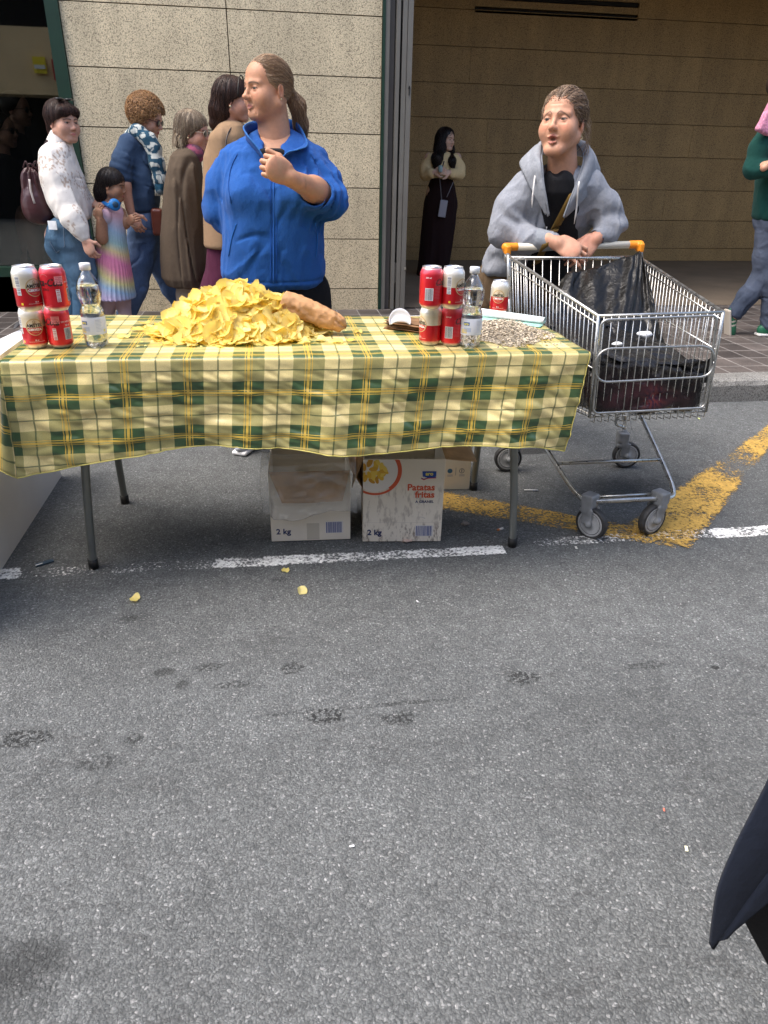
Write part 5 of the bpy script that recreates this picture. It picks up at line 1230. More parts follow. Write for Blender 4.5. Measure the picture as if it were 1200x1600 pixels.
def frame(f, u=(0, 0, 1)):
    f = np.array(f, float); f /= np.linalg.norm(f); u = np.array(u, float); u = u-f*(u@f); u /= np.linalg.norm(u); return np.array([np.cross(u, f), -f, u])
def XF(fn, C, M, s):
    C = np.array(C, float); corners = np.array([[a, b, c] for a in (fn.lo[0], fn.hi[0]) for b in (fn.lo[1], fn.hi[1]) for c in (fn.lo[2], fn.hi[2])])*s@M+C
    return SD(lambda p: fn(((p-C)@M.T)/s)*s, corners.min(0), corners.max(0))
def head_local(mouth=0.0, age=0.3, jaw=1.0, nose=1.0, full=1.0):
    cr = ELL((0, .014, .034), (.072, .092, .084)); fc = ELL((0, -.022, -.018), (.060*full, .068, .088)); fh = ELL((0, -.040, .046), (.056, .044, .048))
    ch = ELL((0, -.060, -.088-mouth*.012), (.028, .024, .020)); prs = [cr, fc, fh, ch]
    for s in (-1, 1):
        prs += [CAP((s*.052*full, .006, -.048), (s*.020, -.060, -.088-mouth*.012), .020*jaw, .016), ELL((s*.039, -.050, -.032), (.029*full, .032, .036))]
    h = UN(*prs, k=.022)
    br = [CAP((s*.012, -.084, .019), (s*.046, -.068, .020), .0085, .006) for s in (-1, 1)]
    h = UN(h, *br, k=.016)
    for s in (-1, 1): h = SUB(h, ELL((s*.0315, -.094, .002), (.0165, .013, .0115)), k=.012)
    lids = []
    for s in (-1, 1):
        sp_ = ELL((s*.031, -.0715, .001), .0142); lids.append(SUB(sp_, ELL((s*.031, -.088, .0008), (.0128, .016, .0040)), k=.002))
    h = UN(h, *lids, k=.003)
    nb_ = [CAP((0, -.083, .014), (0, -.1005, -.025), .0066, .0090), ELL((0, -.1025*(.5+.5*nose), -.029), (.0100*nose, .0100*nose, .0090)), ELL((.0105, -.095, -.033), (.0075, .009, .0065)), ELL((-.0105, -.095, -.033), (.0075, .009, .0065))]
    h = UN(h, *nb_, k=.009)
    for s in (-1, 1): h = SUB(h, ELL((s*.0058, -.100, -.0405), (.0032, .0055, .0035)), k=.002)
    mz = -.0600
    lip = UN(CAP((-.018, -.083, mz+.001), (0, -.0912, mz+.0042), .0030, .0042), CAP((.018, -.083, mz+.001), (0, -.0912, mz+.0042), .0030, .0042),
             CAP((-.016, -.083, mz-.003-mouth*.012), (0, -.0895, mz-.0080-mouth*.012), .0030, .0050), CAP((.016, -.083, mz-.003-mouth*.012), (0, -.0895, mz-.0080-mouth*.012), .0030, .0050), k=.004)
    h = UN(h, lip, k=.007)
    if mouth > 0: h = SUB(h, ELL((0, -.092, mz-.005*mouth-.001), (.0150, .020, .0070*mouth+.001)), k=.003)
    else: h = SUB(h, UN(CAP((-.019, -.089, mz-.0008), (0, -.100, mz-.001), .0012), CAP((.019, -.089, mz-.0008), (0, -.100, mz-.001), .0012), k=.001), k=.002)
    for s in (-1, 1):
        a = math.radians(18)*s; Me = np.array([[math.cos(a), math.sin(a), 0], [-math.sin(a), math.cos(a), 0], [0, 0, 1]])
        ear = SUB(ELL((s*.0745, .014, -.006), (.0075, .0175, .030), Me), ELL((s*.083, .010, -.003), (.006, .0095, .018), Me), k=.004); h = UN(h, ear, k=.006)
        h = SUB(h, CAP((s*.022, -.094, -.030), (s*.036, -.083, -.062), .0022+.0028*age, .0015), k=.007)
        if age > .3: h = SUB(h, CAP((s*.030, -.083, -.066), (s*.031, -.074, -.088), .0015+.0018*age, .001), k=.006)     # fold from the nose to the mouth corner
        h = SUB(h, CAP((s*.020, -.093, -.010), (s*.042, -.084, -.012), .0014+.0020*age), k=.005)
    if age > .5:
        for z in (.052, .060, .068): h = SUB(h, CAP((-.028, -.087, z), (.028, -.087, z), .0012+.0022), k=.004)
    return h
def head_cols(C, M, s, base, lip, brow, browc, mouth=0.0, blush=.35):
    base = np.array(base); lip = np.array(lip)
    def f(V):
        q = ((V-C)@M.T)/s; c = np.tile(base, (len(V), 1)); n = vnoise(q*70, 2)*.5+.5
        def add(w, col): nonlocal c; w = np.clip(w, 0, 1)[:, None]; c = c*(1-w)+np.array(col)*w
        front = q[:, 1] < -.03
        for sx in (-1, 1):
            d = np.linalg.norm((q-[sx*.040, -.070, -.028])/[.026, .04, .020], axis=1); add((1-d)*blush*1.1, base*[1.10, .72, .66])
            d = np.linalg.norm((q-[sx*.031, -.085, -.002])/[.020, .03, .013], axis=1); add((1.1-d)*.45, base*[.80, .62, .60])
            e = np.abs(q[:, 0]*sx-.031)/.0150; lz = .0044-.0030*e*e; add(np.where((e < 1.05) & (q[:, 1] < -.072) & (np.abs(q[:, 2]-lz) < .0016), .8, 0), (.055, .03, .022))
            bz = .0205+brow*(.5-np.abs(q[:, 0]*sx-.020)/.02)*.004-.0035*((np.abs(q[:, 0])-.030)/.018)**2; w = (1-np.abs(q[:, 2]-bz-.001)/.0048)*(np.abs(q[:, 0]*sx-.031) < .021)*(q[:, 1] < -.055)*(.75+.4*n); add(w*1.3, browc)
            d = np.linalg.norm((q-[sx*.075, .012, -.004])/[.014, .022, .032], axis=1); add((1.1-d)*.5, base*[1.12, .70, .62])
            d = np.linalg.norm((q-[sx*.0058, -.1, -.041])/[.004, .008, .004], axis=1); add((1.2-d)*1.5, base*.25)
        d = np.linalg.norm((q-[0, -.108, -.031])/[.016, .016, .014], axis=1); add((1-d)*.5, base*[1.12, .72, .66])
        x = np.abs(q[:, 0])/.0205; mzc = -.0600-mouth*.006; hh = (.0075+mouth*.009)*(1-x*x)+.0005; add(np.where((x < 1) & (q[:, 1] < -.078) & (np.abs(q[:, 2]-mzc+.001) < hh), .75, 0), lip)
        if mouth > 0: d = np.linalg.norm((q-[0, -.088, -.0610-.005*mouth])/[.0142, .016, .0066*mouth+.001], axis=1); add((1.05-d)*9, (.04, .012, .010))
        else: add(np.where((np.abs(q[:, 0]) < .019) & (q[:, 1] < -.08) & (np.abs(q[:, 2]+.0605) < .0013), .7, 0), lip*.35)
        add(np.where(front, (n-.5)*.25, 0), base*[1.05, .85, .8]); return c
    return f
def eye_obj(C, M, s, gaze, parent, iris=(.10, .06, .03)):
    for sx in (-1, 1):
        c = np.array(C)+s*(np.array([sx*.031, -.0718, .001])@M); g = MB(); z = np.array(gaze, float); z /= np.linalg.norm(z); a = np.cross(z, [0, 0, 1.0]); a /= np.linalg.norm(a); b = np.cross(a, z); r = .0128*s; V = []; Cc = []; n = 20
        th = [0.01, .14, .24, .25, .48, .52, .56, .8, 1.2, 1.8, 2.4, 3.0]; col = [(.005,)*3, (.005,)*3, (.01,)*3, iris, iris, tuple(q*.4 for q in iris), (.20, .17, .155), (.26, .22, .20), (.30, .23, .20)]+[(.6, .45, .4)]*3
        for t, cc in zip(th, col):
            for k in range(n): p = 2*math.pi*k/n; V.append(c+r*(z*math.cos(t)+math.sin(t)*(a*math.cos(p)+b*math.sin(p)))); Cc.append(cc)
        F = [(i*n+k, (i+1)*n+k, (i+1)*n+(k+1) % n, i*n+(k+1) % n) for i in range(len(th)-1) for k in range(n)]+[tuple(range(n))]; g.add(V, F); g.c = Cc; g.build('eye', M_eye, parent, True)
def hand_sdf(w, d, n, th=1, k=1.0, curl=(.35, .5, .4), curls=None, thumb=(.75, .55, .25), spread=.05):
    w = np.array(w, float); d = np.array(d, float); d /= np.linalg.norm(d); n = np.array(n, float); n = n-d*(n@d); n /= np.linalg.norm(n); s = np.cross(d, n)*th
    M = np.array([d, s, n]); pr = [ELL(w+d*.048*k, (.050*k, .036*k, .0145*k), M), ELL(w+d*.070*k, (.030*k, .038*k, .0120*k), M), CAP(w-d*.03*k, w+d*.01*k, .022*k, .023*k), ELL(w+d*.035*k+s*.026*k-n*.004, (.030*k, .016*k, .014*k), M)]
    palm = UN(*pr, k=.014*k); fg = []
    for i, (o, L) in enumerate(((.027, .070), (.0092, .079), (-.0088, .073), (-.0262, .056))):
        cu_ = curls[i] if curls else curl; p = w+(d*(.086-.004*abs(i-1.2))+s*o)*k; a = 0.0; dd = d+s*spread*(1.5-i); dd /= np.linalg.norm(dd); r0 = (.0088, .0088, .0084, .0074)[i]*k
        for j, (fl, c_) in enumerate(zip((.46, .30, .24), cu_)):
            a += c_; q = p+(dd*math.cos(a)-n*math.sin(a))*L*fl*k; fg.append(CAP(p, q, r0*(.96-.10*j), r0*(.96-.10*(j+1)))); p = q
    f = palm
    for i in range(4): f = UN(f, UN(*fg[i*3:i*3+3], k=.003), k=.0030*k)
    tb = w+(d*.022+s*.026)*k; t1 = tb+(s*thumb[0]+d*thumb[1]-n*thumb[2])*.042*k; t2 = t1+(s*thumb[0]*.35+d*(thumb[1]+.3)-n*(thumb[2]+.25))*.031*k
    return UN(f, CAP(tb, t1, .0125*k, .0100*k), CAP(t1, t2, .0098*k, .0078*k), k=.007*k)
SK1 = (.49, .250, .150); SK2 = (.54, .29, .19); SK3 = (.36, .19, .115)
def skin_col(c):
    c = np.array(c)
    def f(V): n = vnoise(V*60, 4)[:, None]; return c*(1+n*[.06, -.05, -.06])+[.0, 0, 0]
    return f
def row(y, xl, xr, Y, b, k=1.0):
    p = P((xl+xr)/2, y, Y); a = np.linalg.norm(P(xr, y, Y)-P(xl, y, Y))/2*k; return (p[2], p[0], p[1], a, b)
def hairline(pts=((-.075, .036), (-.03, .026), (.000, -.008), (.025, -.034), (.055, -.052), (.082, -.066), (.12, -.055))):
    z = [q[0] for q in pts]; y = [q[1] for q in pts]
    return SD(lambda p: (np.interp(p[:, 2], z, y)-p[:, 1])*.8, (-1, -1, -1), (1, 1, 1))
def streak_cols(C, M, s, base, hi, mode='down', freq=16, seed=1, root=None):
    base, hi = np.array(base), np.array(hi)
    def f(V):
        q = ((V-C)@M.T)/s
        if mode == 'back': a = np.arctan2(q[:, 0], q[:, 2]-.0); t = np.stack([a*freq, q[:, 1]*9, a*0], 1)
        elif mode == 'down': a = np.arctan2(q[:, 0], -q[:, 1]); t = np.stack([a*freq, q[:, 2]*6, a*0], 1)
        else: t = q*freq*5
        n = vnoise(t, seed)*.6+vnoise(t*2.7, seed+2)*.4; w = np.clip(.5+n*.9, 0, 1)[:, None]; c = base*(1-w)+hi*w
        if root is not None: r = np.clip((q[:, 2]-.085)/.04, 0, 1)[:, None]*.6; c = c*(1-r)+np.array(root)*r
        return c
    return f
def groove(C, M, s, mode, freq, amp, seed=1):
    def g(p):
        q = ((p-C)@M.T)/s
        if mode == 'back': a = np.arctan2(q[:, 0], q[:, 2]); t = np.stack([a*freq, q[:, 1]*7, a*0], 1)
        else: a = np.arctan2(q[:, 0], -q[:, 1]); t = np.stack([a*freq, q[:, 2]*5, a*0], 1)
        return amp*(vnoise(t, seed)+.5*vnoise(t*2.3, seed+1))
    return g
def strands(paths, r, cols, n=4):       # thin loose hairs, returned as arrays for sdf_obj
    V, F, C, m = [], [], [], 0
    for pth, c in zip(paths, cols):
        g = MB().tube(pth, [r*(1-.6*i/len(pth)) for i in range(len(pth))], n, cap=False); V += g.v; F += [tuple(i+m for i in q) for q in g.f]; C += [c]*len(g.v); m += len(g.v)
    return np.array(V).reshape(-1, 3), np.array(F, int).reshape(-1, 4), np.array(C).reshape(-1, 3)
def flow_back(C, M, s):
    def g(p):
        q = ((p-C)@M.T)/s; d = np.array([0, .112, .000])-q; tail = q[:, 1] > .088; d[tail] = np.array([0, .12, -1.0]); return d@M
    return g
def flow_down(C, M, s, side=0.0, pull=1.1, crown=(0, .02, .125)):
    def g(p):
        q = ((p-C)@M.T)/s; d = q-np.array(crown); d[:, 2] = np.minimum(d[:, 2], 0)*.6-.05*pull; d[:, 0] += side*(q[:, 1] < 0); return d@M
    return g
def hair_obj(f, h, base, parent, flow, n, steps, dl, r, pal, extra=None, seed=0, lift=.0014, jit=.22):
    V, F = sdf_arrays(f, h); c = base(V); ex = fur(f, V, flow, n, steps, dl, r, np.array(pal, float), lift, seed, jit)
    Vs, Fs, Cs = [V, ex[0]], [F, ex[1]+len(V)], [c, ex[2]]
    if extra is not None and len(extra[0]): Fs.append(extra[1]+len(V)+len(ex[0])); Vs.append(extra[0]); Cs.append(extra[2])
    return arrays_mesh('hair', np.concatenate(Vs), np.concatenate(Fs), np.concatenate(Cs), M_hair, parent)
def glasses(C, M, s, parent, frame_c=(.06, .02, .02), z=.001, lens=True):
    T = lambda x: np.array(C)+s*(np.array(x)@M)
    for sx in (-1, 1):
        if lens: sdf_obj('lens', XF(ELL((sx*.032, -.0930, z), (.024, .0040, .0185)), C, M, s), .0026, M_lens, (1, 1, 1), parent)
        fr_ = MB(); pts = [T((sx*(.032+.0245*math.cos(a)), -.0930+.006*abs(math.cos(a))*(math.cos(a) > 0), z+.019*math.sin(a))) for a in np.linspace(0, 6.283, 18)[:-1]]
        fr_.tube(pts, .0016*s, 5, closed=True, col=frame_c); fr_.tube([T((sx*.056, -.088, z+.006)), T((sx*.074, -.05, z+.006)), T((sx*.079, .012, z+.002))], .0019*s, 6, col=frame_c)
        if sx == 1: fr_.tube([T((-.009, -.095, z+.004)), T((0, -.097, z+.006)), T((.009, -.095, z+.004))], .0016*s, 5, col=frame_c)
        fr_.build('glasses_frame', M_shoe, parent, True)
def head_pack(C, s, f, up=(0, 0, 1), h=.0032, skin=SK1, lip=(.50, .17, .15), browc=(.13, .08, .05), gaze=None, mouth=0, age=.3, neck=None, brow=0.0, full=1.0, nr=(.048, .055), jaw=1.0, nose=1.0, blush=.35, iris=(.10, .06, .03)):
    M = frame(f, up); C = np.array(C, float); hl = XF(head_local(mouth, age, jaw, nose, full), C, M, s)
    parts = [(CUTNECK(hl, C, M, s, neck, nr), h, head_cols(C, M, s, skin, lip, brow, browc, mouth, blush))]
    return dict(C=C, M=M, s=s, parts=parts, gaze=np.array(gaze if gaze is not None else f, float), iris=iris)
def CUTNECK(hl, C, M, s, neck, nr):
    if neck is None: return hl
    a = C+s*(np.array([0, .018, -.045])@M); return UN(hl, CAP(a, neck, nr[0]*s, nr[1]*s), k=.022)
def make_person(H, extra_parts, label, cat='person', group=None, eyes=True):
    o = sdf_obj('person', [(f, h, c) for f, h, c in H['parts']+extra_parts], None, M_skin)
    tag(o, label, cat, group)
    if eyes: eye_obj(H['C'], H['M'], H['s'], H['gaze'], o, H['iris'])
    return o
def limb(*pts):        # ((p, r), (p, r), ...) -> smooth union of tapered capsules
    return UN(*[CAP(a[0], b[0], a[1], b[1]) for a, b in zip(pts, pts[1:])], k=.03)
def pipe(pts, r, name, mat, col, parent, n=8, flat=None):
    return MB().tube(pts, r, n, col=col, flat=flat).build(name, mat, parent, True)

# ------------------------------------------------------------------ 1 the vendor in the blue fleece
Y0 = 3.05
C1 = P(418, 141, Y0); neck1 = np.array(P(430, 225, Y0+.01))
f1 = (-.84, -.54, .0)
H1 = head_pack(C1, .915, f1, (0.03, 0, 1), .0024, SK1, gaze=(-.82, -.57, .05), neck=neck1, age=.35, full=1.12, nr=(.058, .070), jaw=1.15, nose=1.08, blush=.5, iris=(.06, .05, .03), browc=(.10, .07, .05))
shL, shR = P(380, 262, Y0+.02), P(480, 262, Y0-.01); elL, elR = P(341, 325, Y0+.05), P(519, 308, Y0-.10); wrR = P(455, 279, Y0-.30)
tor = [row(205, 408, 458, Y0+.04, .06), row(222, 392, 472, Y0+.02, .08), row(245, 374, 486, Y0, .10), row(290, 358, 500, Y0, .14), row(340, 358, 502, Y0, .14), row(400, 358, 500, Y0, .145), row(450, 360, 500, Y0, .14)]
hp1, hp2 = P(385, 455, Y0), P(475, 455, Y0); kn1, kn2 = (hp1[0]-.02, Y0-.02, .46), (hp2[0]+.02, Y0-.02, .46); an1, an2 = (-.12, Y0+.22, .08), (hp2[0]+.03, Y0+.05, .08)
fore = limb((P(512, 306, Y0-.10), .046), (P(490, 296, Y0-.17), .042), (wrR, .028))
hd = hand_sdf(wrR, np.array(P(421, 258, Y0-.35))-wrR, (-.25, -.90, .35), 1, 1.08, (1.2, 1.45, .9), thumb=(.45, .75, .45))
arm_hand = UN(fore, hd, k=.012)
body1 = UN(LOFT(tor, 0, 2.3, .02), limb((shL, .042), (elL, .040), (P(372, 352, Y0+.17), .035)), limb((hp1, .085), (kn1, .06), (an1, .042)), limb((hp2, .085), (kn2, .06), (an2, .042)), limb((shR, .042), (elR, .040)), k=.02)
p1 = make_person(H1, [(arm_hand, .0024, skin_col(SK1)), (body1, .011, SK1)], "woman in a blue zip fleece behind the crisps, looking left, fist raised to chest")
BLUE = (.016, .085, .31)
jr = [row(198, 408, 456, Y0+.05, .070), row(208, 392, 470, Y0+.05, .085), row(222, 372, 490, Y0+.03, .105), row(238, 354, 504, Y0+.01, .125), row(270, 347, 509, Y0, .150), row(310, 350, 507, Y0-.01, .172), row(345, 349, 505, Y0-.01, .172), row(385, 348, 507, Y0-.01, .168), row(420, 347, 508, Y0, .168), row(437, 349, 508, Y0, .162), row(448, 352, 506, Y0, .150)]
slL = limb((P(374, 256, Y0+.02), .066), (P(352, 290, Y0+.04), .072), (P(346, 328, Y0+.05), .068), (P(362, 346, Y0+.13), .056), (P(392, 356, Y0+.20), .045))
slR = limb((P(484, 257, Y0+.0), .066), (P(502, 284, Y0-.04), .066), (P(517, 314, Y0-.10), .060), (P(497, 304, Y0-.165), .058))
jk = UN(LOFT(jr, 0, 2.25, .03), slL, slR, k=.045)
jk = UN(jk, ELL(P(388, 305, Y0-.11), (.075, .07, .065)), ELL(P(462, 303, Y0-.11), (.075, .07, .065)), k=.05)
jk = SUB(jk, ELL(P(425, 232, Y0-.10), (.030, .12, .062), frame((0, -1, 0), (.12, 0, 1))), k=.012)
jk = SUB(jk, ELL(P(428, 205, Y0-.02), (.056, .10, .055)), k=.015)
jk = SUB(jk, CAP(P(508, 306, Y0-.12), P(462, 288, Y0-.32), .048, .053), k=.006)
jf = folds(.0095, (11, 11, 6), 3, .7, .35); cuffc, cuffd = np.array(P(497, 303, Y0-.16)), np.array(P(517, 312, Y0-.10))-np.array(P(497, 303, Y0-.16)); cuffd /= np.linalg.norm(cuffd)
def jfold(p):
    g = jf(p); t = (p-cuffc)@cuffd; r = np.linalg.norm(p-cuffc-t[:, None]*cuffd, axis=1)
    w = np.exp(-((t-.06)/.10)**2)*(r < .13); g = g-.0055*w*np.sin(t*150+vnoise(p*22, 8)*2.2)      # bunched sleeve
    e = np.array(P(360, 345, Y0+.1)); w2 = np.exp(-(np.linalg.norm(p-e, axis=1)/.09)**2); g = g-.008*w2*np.sin((p[:, 2]*1.0-p[:, 0]*.4)*85+vnoise(p*12, 3)*2)
    sh_ = np.array(P(500, 255, Y0)); w3 = np.exp(-(np.linalg.norm(p-sh_, axis=1)/.11)**2); g = g-.007*w3*np.sin((p[:, 2]*.6+p[:, 0])*70+vnoise(p*9, 6)*2)
    # seam line of each sleeve head and the gathered hem band
    g = g+.004*np.exp(-((p[:, 2]-jr[-2][0]-.012)/.004)**2)*(p[:, 1] < Y0+.3)
    return g
jkd = DISP(jk, jfold, .02)
o = sdf_obj('fleece_jacket', jkd, .0052, M_fleece, BLUE, p1)
tee = UN(LOFT([row(232, 395, 455, Y0, .118), row(236, 388, 462, Y0, .124), row(250, 375, 480, Y0, .127), row(300, 370, 490, Y0, .13)], 0, 2.2, .01), k=.01)
sdf_obj('tee_shirt', tee, .006, M_knit, (.012, .012, .014), p1)
zp = hits(jkd, [(427.5, y) for y in range(268, 448, 6)], .0015)
if len(zp) > 3:
    pipe(zp, .0032, 'zip', M_fleece, (.02, .12, .46), o, 6, .6)
    for dx, c in ((-.011, (.008, .075, .36)), (.011, (.008, .075, .36))): pipe([q+[dx, .0005, 0] for q in zp], .0016, 'seam', M_fleece, c, o, 5)
for pts in ([(371, 240), (361, 262), (357, 290), (361, 318)], [(486, 240), (496, 262), (497, 286), (494, 304)]):
    z_ = hits(jkd, spline(pts, 16), .0006)
    if len(z_) > 3: pipe(z_, .0018, 'seam', M_fleece, (.009, .064, .26), o, 5)
for pts in ([(369, 350), (362, 372), (357, 400)], [(492, 345), (496, 370), (494, 402)]):
    z_ = hits(jkd, spline(pts, 12), .001)
    if len(z_) > 3: pipe(z_, .0022, 'pocket_seam', M_fleece, (.015, .12, .44), o, 5)
# open stand-up collar
cb = [P(423, 266, Y0-.135), P(411, 250, Y0-.125), P(396, 232, Y0-.095), P(384, 217, Y0-.02), P(396, 207, Y0+.09), P(432, 202, Y0+.13), P(466, 208, Y0+.08), P(474, 226, Y0-.04), P(455, 238, Y0-.10), P(438, 250, Y0-.125), P(430, 268, Y0-.135)]
ct = [P(415, 252, Y0-.15), P(403, 232, Y0-.145), P(386, 211, Y0-.115), P(381, 198, Y0-.03), P(398, 190, Y0+.09), P(432, 186, Y0+.12), P(463, 192, Y0+.06), P(480, 225, Y0-.075), P(466, 234, Y0-.135), P(447, 240, Y0-.15), P(434, 262, Y0-.145)]
cb, ct = spline(cb, 70), spline(ct, 70); arr = []
for a, b in zip(cb, ct): arr.append([a*(1-t)+b*t+np.array([0, -.010*math.sin(t*3.14), 0]) for t in np.linspace(0, 1, 8)])
MB().sheet(arr, -.004, col=BLUE).build('collar', M_fleece, o, True)
pipe([q+[0, -.002, .001] for q in ct], .0024, 'piping', M_fleece, (.03, .14, .40), o, 6)
tro = limb((hp1, .105), (kn1, .080), (an1, .066)); tro2 = limb((hp2, .105), (kn2, .080), (an2, .066))
sdf_obj('trousers', DISP(UN(LOFT([row(434, 356, 502, Y0, .135), row(455, 350, 511, Y0, .14), row(492, 348, 516, Y0, .13), (.55, .03, Y0, .19, .11)], 0, 2.3, .02), tro, tro2, k=.03), folds(.005, (6, 6, 4), 12), .02), .010, M_wool, (.010, .010, .012), p1)
def shoe(p, d, name, parent, col, sole=(.7, .7, .7), k=1.0, up=(0, 0, 1)):
    p = np.array(p, float); d = np.array(d, float); d /= np.linalg.norm(d); up = np.array(up, float); up = up-d*(up@d); up /= np.linalg.norm(up); s = np.cross(d, up); M_ = np.array([d, s, up])
    up_ = UN(ELL(p+d*.07*k+up*.035*k, (.085*k, .040*k, .035*k), M_), ELL(p-d*.02*k+up*.045*k, (.06*k, .036*k, .045*k), M_), k=.03); up_ = CUT(up_, HALF(p+up*.008*k, -up), .004)
    so = BOX(p+d*.035*k+up*.009*k, (.112*k, .039*k, .011*k), .010*k, M_)
    c = np.array(col); o_ = sdf_obj(name, up_, .004, M_shoe, lambda V: np.where((np.abs(np.sin(((V-p)@d)*110)) > .80)[:, None] & (np.abs(((V-p)@d)-.03*k)[:, None] < .035*k) & (((V-p)@up)[:, None] < .055*k), np.array(sole)*.9, c), parent)
    sdf_obj('sole', so, .004, M_shoe, sole, o_)
shoe((-.125, Y0+.20, .004), (-.45, -.90, 0), 'shoe', p1, (.42, .44, .48), k=.95); shoe((an2[0], Y0+.02, .004), (.2, -.98, 0), 'shoe', p1, (.62, .63, .66))
# slicked hair and ponytail
Mh, sh_ = H1['M'], H1['s']; T1 = lambda x: C1+sh_*(np.array(x)@Mh)
cap = CUT(ELL((0, .0145, .0345), (.0785, .0985, .0895)), hairline(((-.075, .036), (-.035, .028), (-.004, .000), (.020, -.034), (.045, -.050), (.066, -.064), (.080, -.082), (.14, -.12))), .006)
hairf = XF(UN(cap, ELL((0, .098, .000), (.024, .020, .026)), k=.015), C1, Mh, sh_)
tail = limb((T1((0, .105, -.004)), .021), (P(465, 165, Y0+.06), .025), (P(470, 195, Y0+.085), .024), (P(477, 212, Y0+.12), .008))
hairf = DISP(UN(hairf, tail, k=.012), groove(C1, Mh, sh_, 'back', 24, .0007, 4), .004)
rnd = random.Random(2); pth, cc = [], []
for k in range(60):
    a = T1((rnd.uniform(-.012, .012), .105+rnd.uniform(0, .01), -.01)); b = P(466+rnd.uniform(-7, 9), 170, Y0+.05+rnd.uniform(-.03, .02)); c = P(472+rnd.uniform(-9, 9), 200+rnd.uniform(-6, 12), Y0+.08+rnd.uniform(-.03, .02)); d = P(478+rnd.uniform(-6, 6), 210+rnd.uniform(-4, 8), Y0+.1)
    pth.append(spline([a, b, c, d], 12)); cc.append(rnd.choice(((.30, .19, .11), (.42, .29, .17), (.20, .12, .07))))
hair_obj(hairf, .0026, streak_cols(C1, Mh, sh_, (.17, .105, .062), (.36, .24, .15), 'back', 30, 7), p1, flow_back(C1, Mh, sh_), 3600, 12, .006, .0006, ((.20, .125, .075), (.34, .22, .135), (.52, .37, .23), (.27, .17, .10)), strands(pth, .0010, cc), 1, .0008, .06)
q = T1((.0815, .010, -.036)); MB().lathe([(.0001, 0), (.003, .002), (.003, .005), (.0001, .007)], q, 10).build('earring', M_gold, p1, True)

# ------------------------------------------------------------------ 2 the vendor in the grey hoodie, leaning on the trolley
YG = 3.02
C2 = P(879, 193, YG); f2 = (-.66, -.74, .12); neck2 = np.array(P(878, 283, YG+.03))
H2 = head_pack(C2, 1.02, f2, (.05, .1, 1), .0024, (.56, .29, .185), lip=(.42, .14, .12), gaze=(-.72, -.66, .16), neck=neck2, mouth=1.0, age=.8, full=1.08, jaw=1.1, nr=(.050, .064), brow=2.6, browc=(.17, .10, .07), blush=.7, iris=(.07, .045, .03))
w1, w2 = np.array(P(868, 379, YG-.10)), np.array(P(932, 372, YG-.07))
h1 = hand_sdf(w1, np.array(P(907, 397, YG-.150))-w1, (.05, -.93, .35), -1, 1.08, curls=((.45, .85, .4), (.40, .70, .4), (.30, .55, .35), (.20, .35, .3)), thumb=(.25, .9, .5), spread=.16)
h2 = hand_sdf(w2, np.array(P(899, 403, YG-.09))-w2, (-.15, -.90, .40), 1, 1.0, curls=((.25, .3, .3), (.25, .35, .3), (.3, .4, .3), (.35, .5, .3)), thumb=(.3, .8, .3), spread=.02)
ah1 = UN(h1, CAP(P(845, 373, YG-.06), w1, .033, .0255), k=.012); ah2 = UN(h2, CAP(P(952, 364, YG-.02), w2, .032, .0245), k=.012)
s1, s2 = P(826, 295, YG+.06), P(917, 295, YG+.02); e1, e2 = P(790, 364, YG+.06), P(957, 352, YG+.0)
bt = [row(270, 855, 900, YG+.05, .06), row(290, 832, 915, YG+.08, .09), row(330, 805, 920, YG+.13, .13), row(380, 790, 900, YG+.22, .13), row(430, 775, 880, YG+.28, .13)]
hpa, hpb = P(785, 440, YG+.30), P(850, 440, YG+.28); kna, knb = (hpa[0]+.02, YG+.30, .46), (hpb[0]+.05, YG+.24, .46); ana, anb = (hpa[0]+.03, YG+.42, .08), (hpb[0]+.06, YG+.30, .08)
body2 = UN(LOFT(bt, 0, 2.2, .02), limb((s1, .04), (e1, .04), (P(850, 374, YG-.06), .032)), limb((s2, .04), (e2, .04), (P(950, 365, YG-.02), .032)), limb((hpa, .085), (kna, .06), (ana, .042)), limb((hpb, .085), (knb, .06), (anb, .042)), k=.03)
p2 = make_person(H2, [(ah1, .0024, skin_col((.58, .30, .20))), (ah2, .0024, skin_col((.56, .28, .19))), (body2, .011, SK2)], "older woman in a grey hoodie leaning on the trolley handle with clasped hands, mouth open")
GREY = (.25, .265, .30)
hr = [row(258, 848, 908, YG+.07, .09), row(270, 828, 924, YG+.07, .115), row(288, 812, 934, YG+.07, .135), row(315, 804, 932, YG+.10, .145), row(350, 797, 920, YG+.13, .150), row(385, 770, 900, YG+.20, .155), row(415, 755, 870, YG+.25, .155), row(428, 748, 850, YG+.27, .150)]
ha1 = limb((P(822, 292, YG+.06), .062), (P(800, 326, YG+.06), .068), (P(789, 360, YG+.05), .065), (P(822, 374, YG-.02), .050), (P(858, 376, YG-.075), .039))
ha2 = limb((P(921, 290, YG+.02), .060), (P(942, 320, YG+.01), .060), (P(957, 349, YG+.0), .056), (P(950, 361, YG-.03), .048), (P(934, 371, YG-.055), .039))
hd_ = UN(LOFT(hr, 0, 2.2, .03), ha1, ha2, k=.04)
hd_ = SUB(hd_, UN(*[CAP(P(x, y, YG-.12), P(x, y, YG+.0), r) for x, y, r in ((874, 262, .060), (870, 285, .052), (866, 305, .040), (863, 325, .030), (861, 345, .024), (858, 368, .022), (856, 400, .030))], k=.03), k=.008)
hd_ = SUB(hd_, CAP(P(861, 376, YG-.08), P(890, 380, YG-.14), .030, .034), k=.004); hd_ = SUB(hd_, CAP(P(932, 372, YG-.06), P(905, 380, YG-.10), .030, .034), k=.004)
hf = folds(.0090, (11, 11, 7), 23, .7, .35)
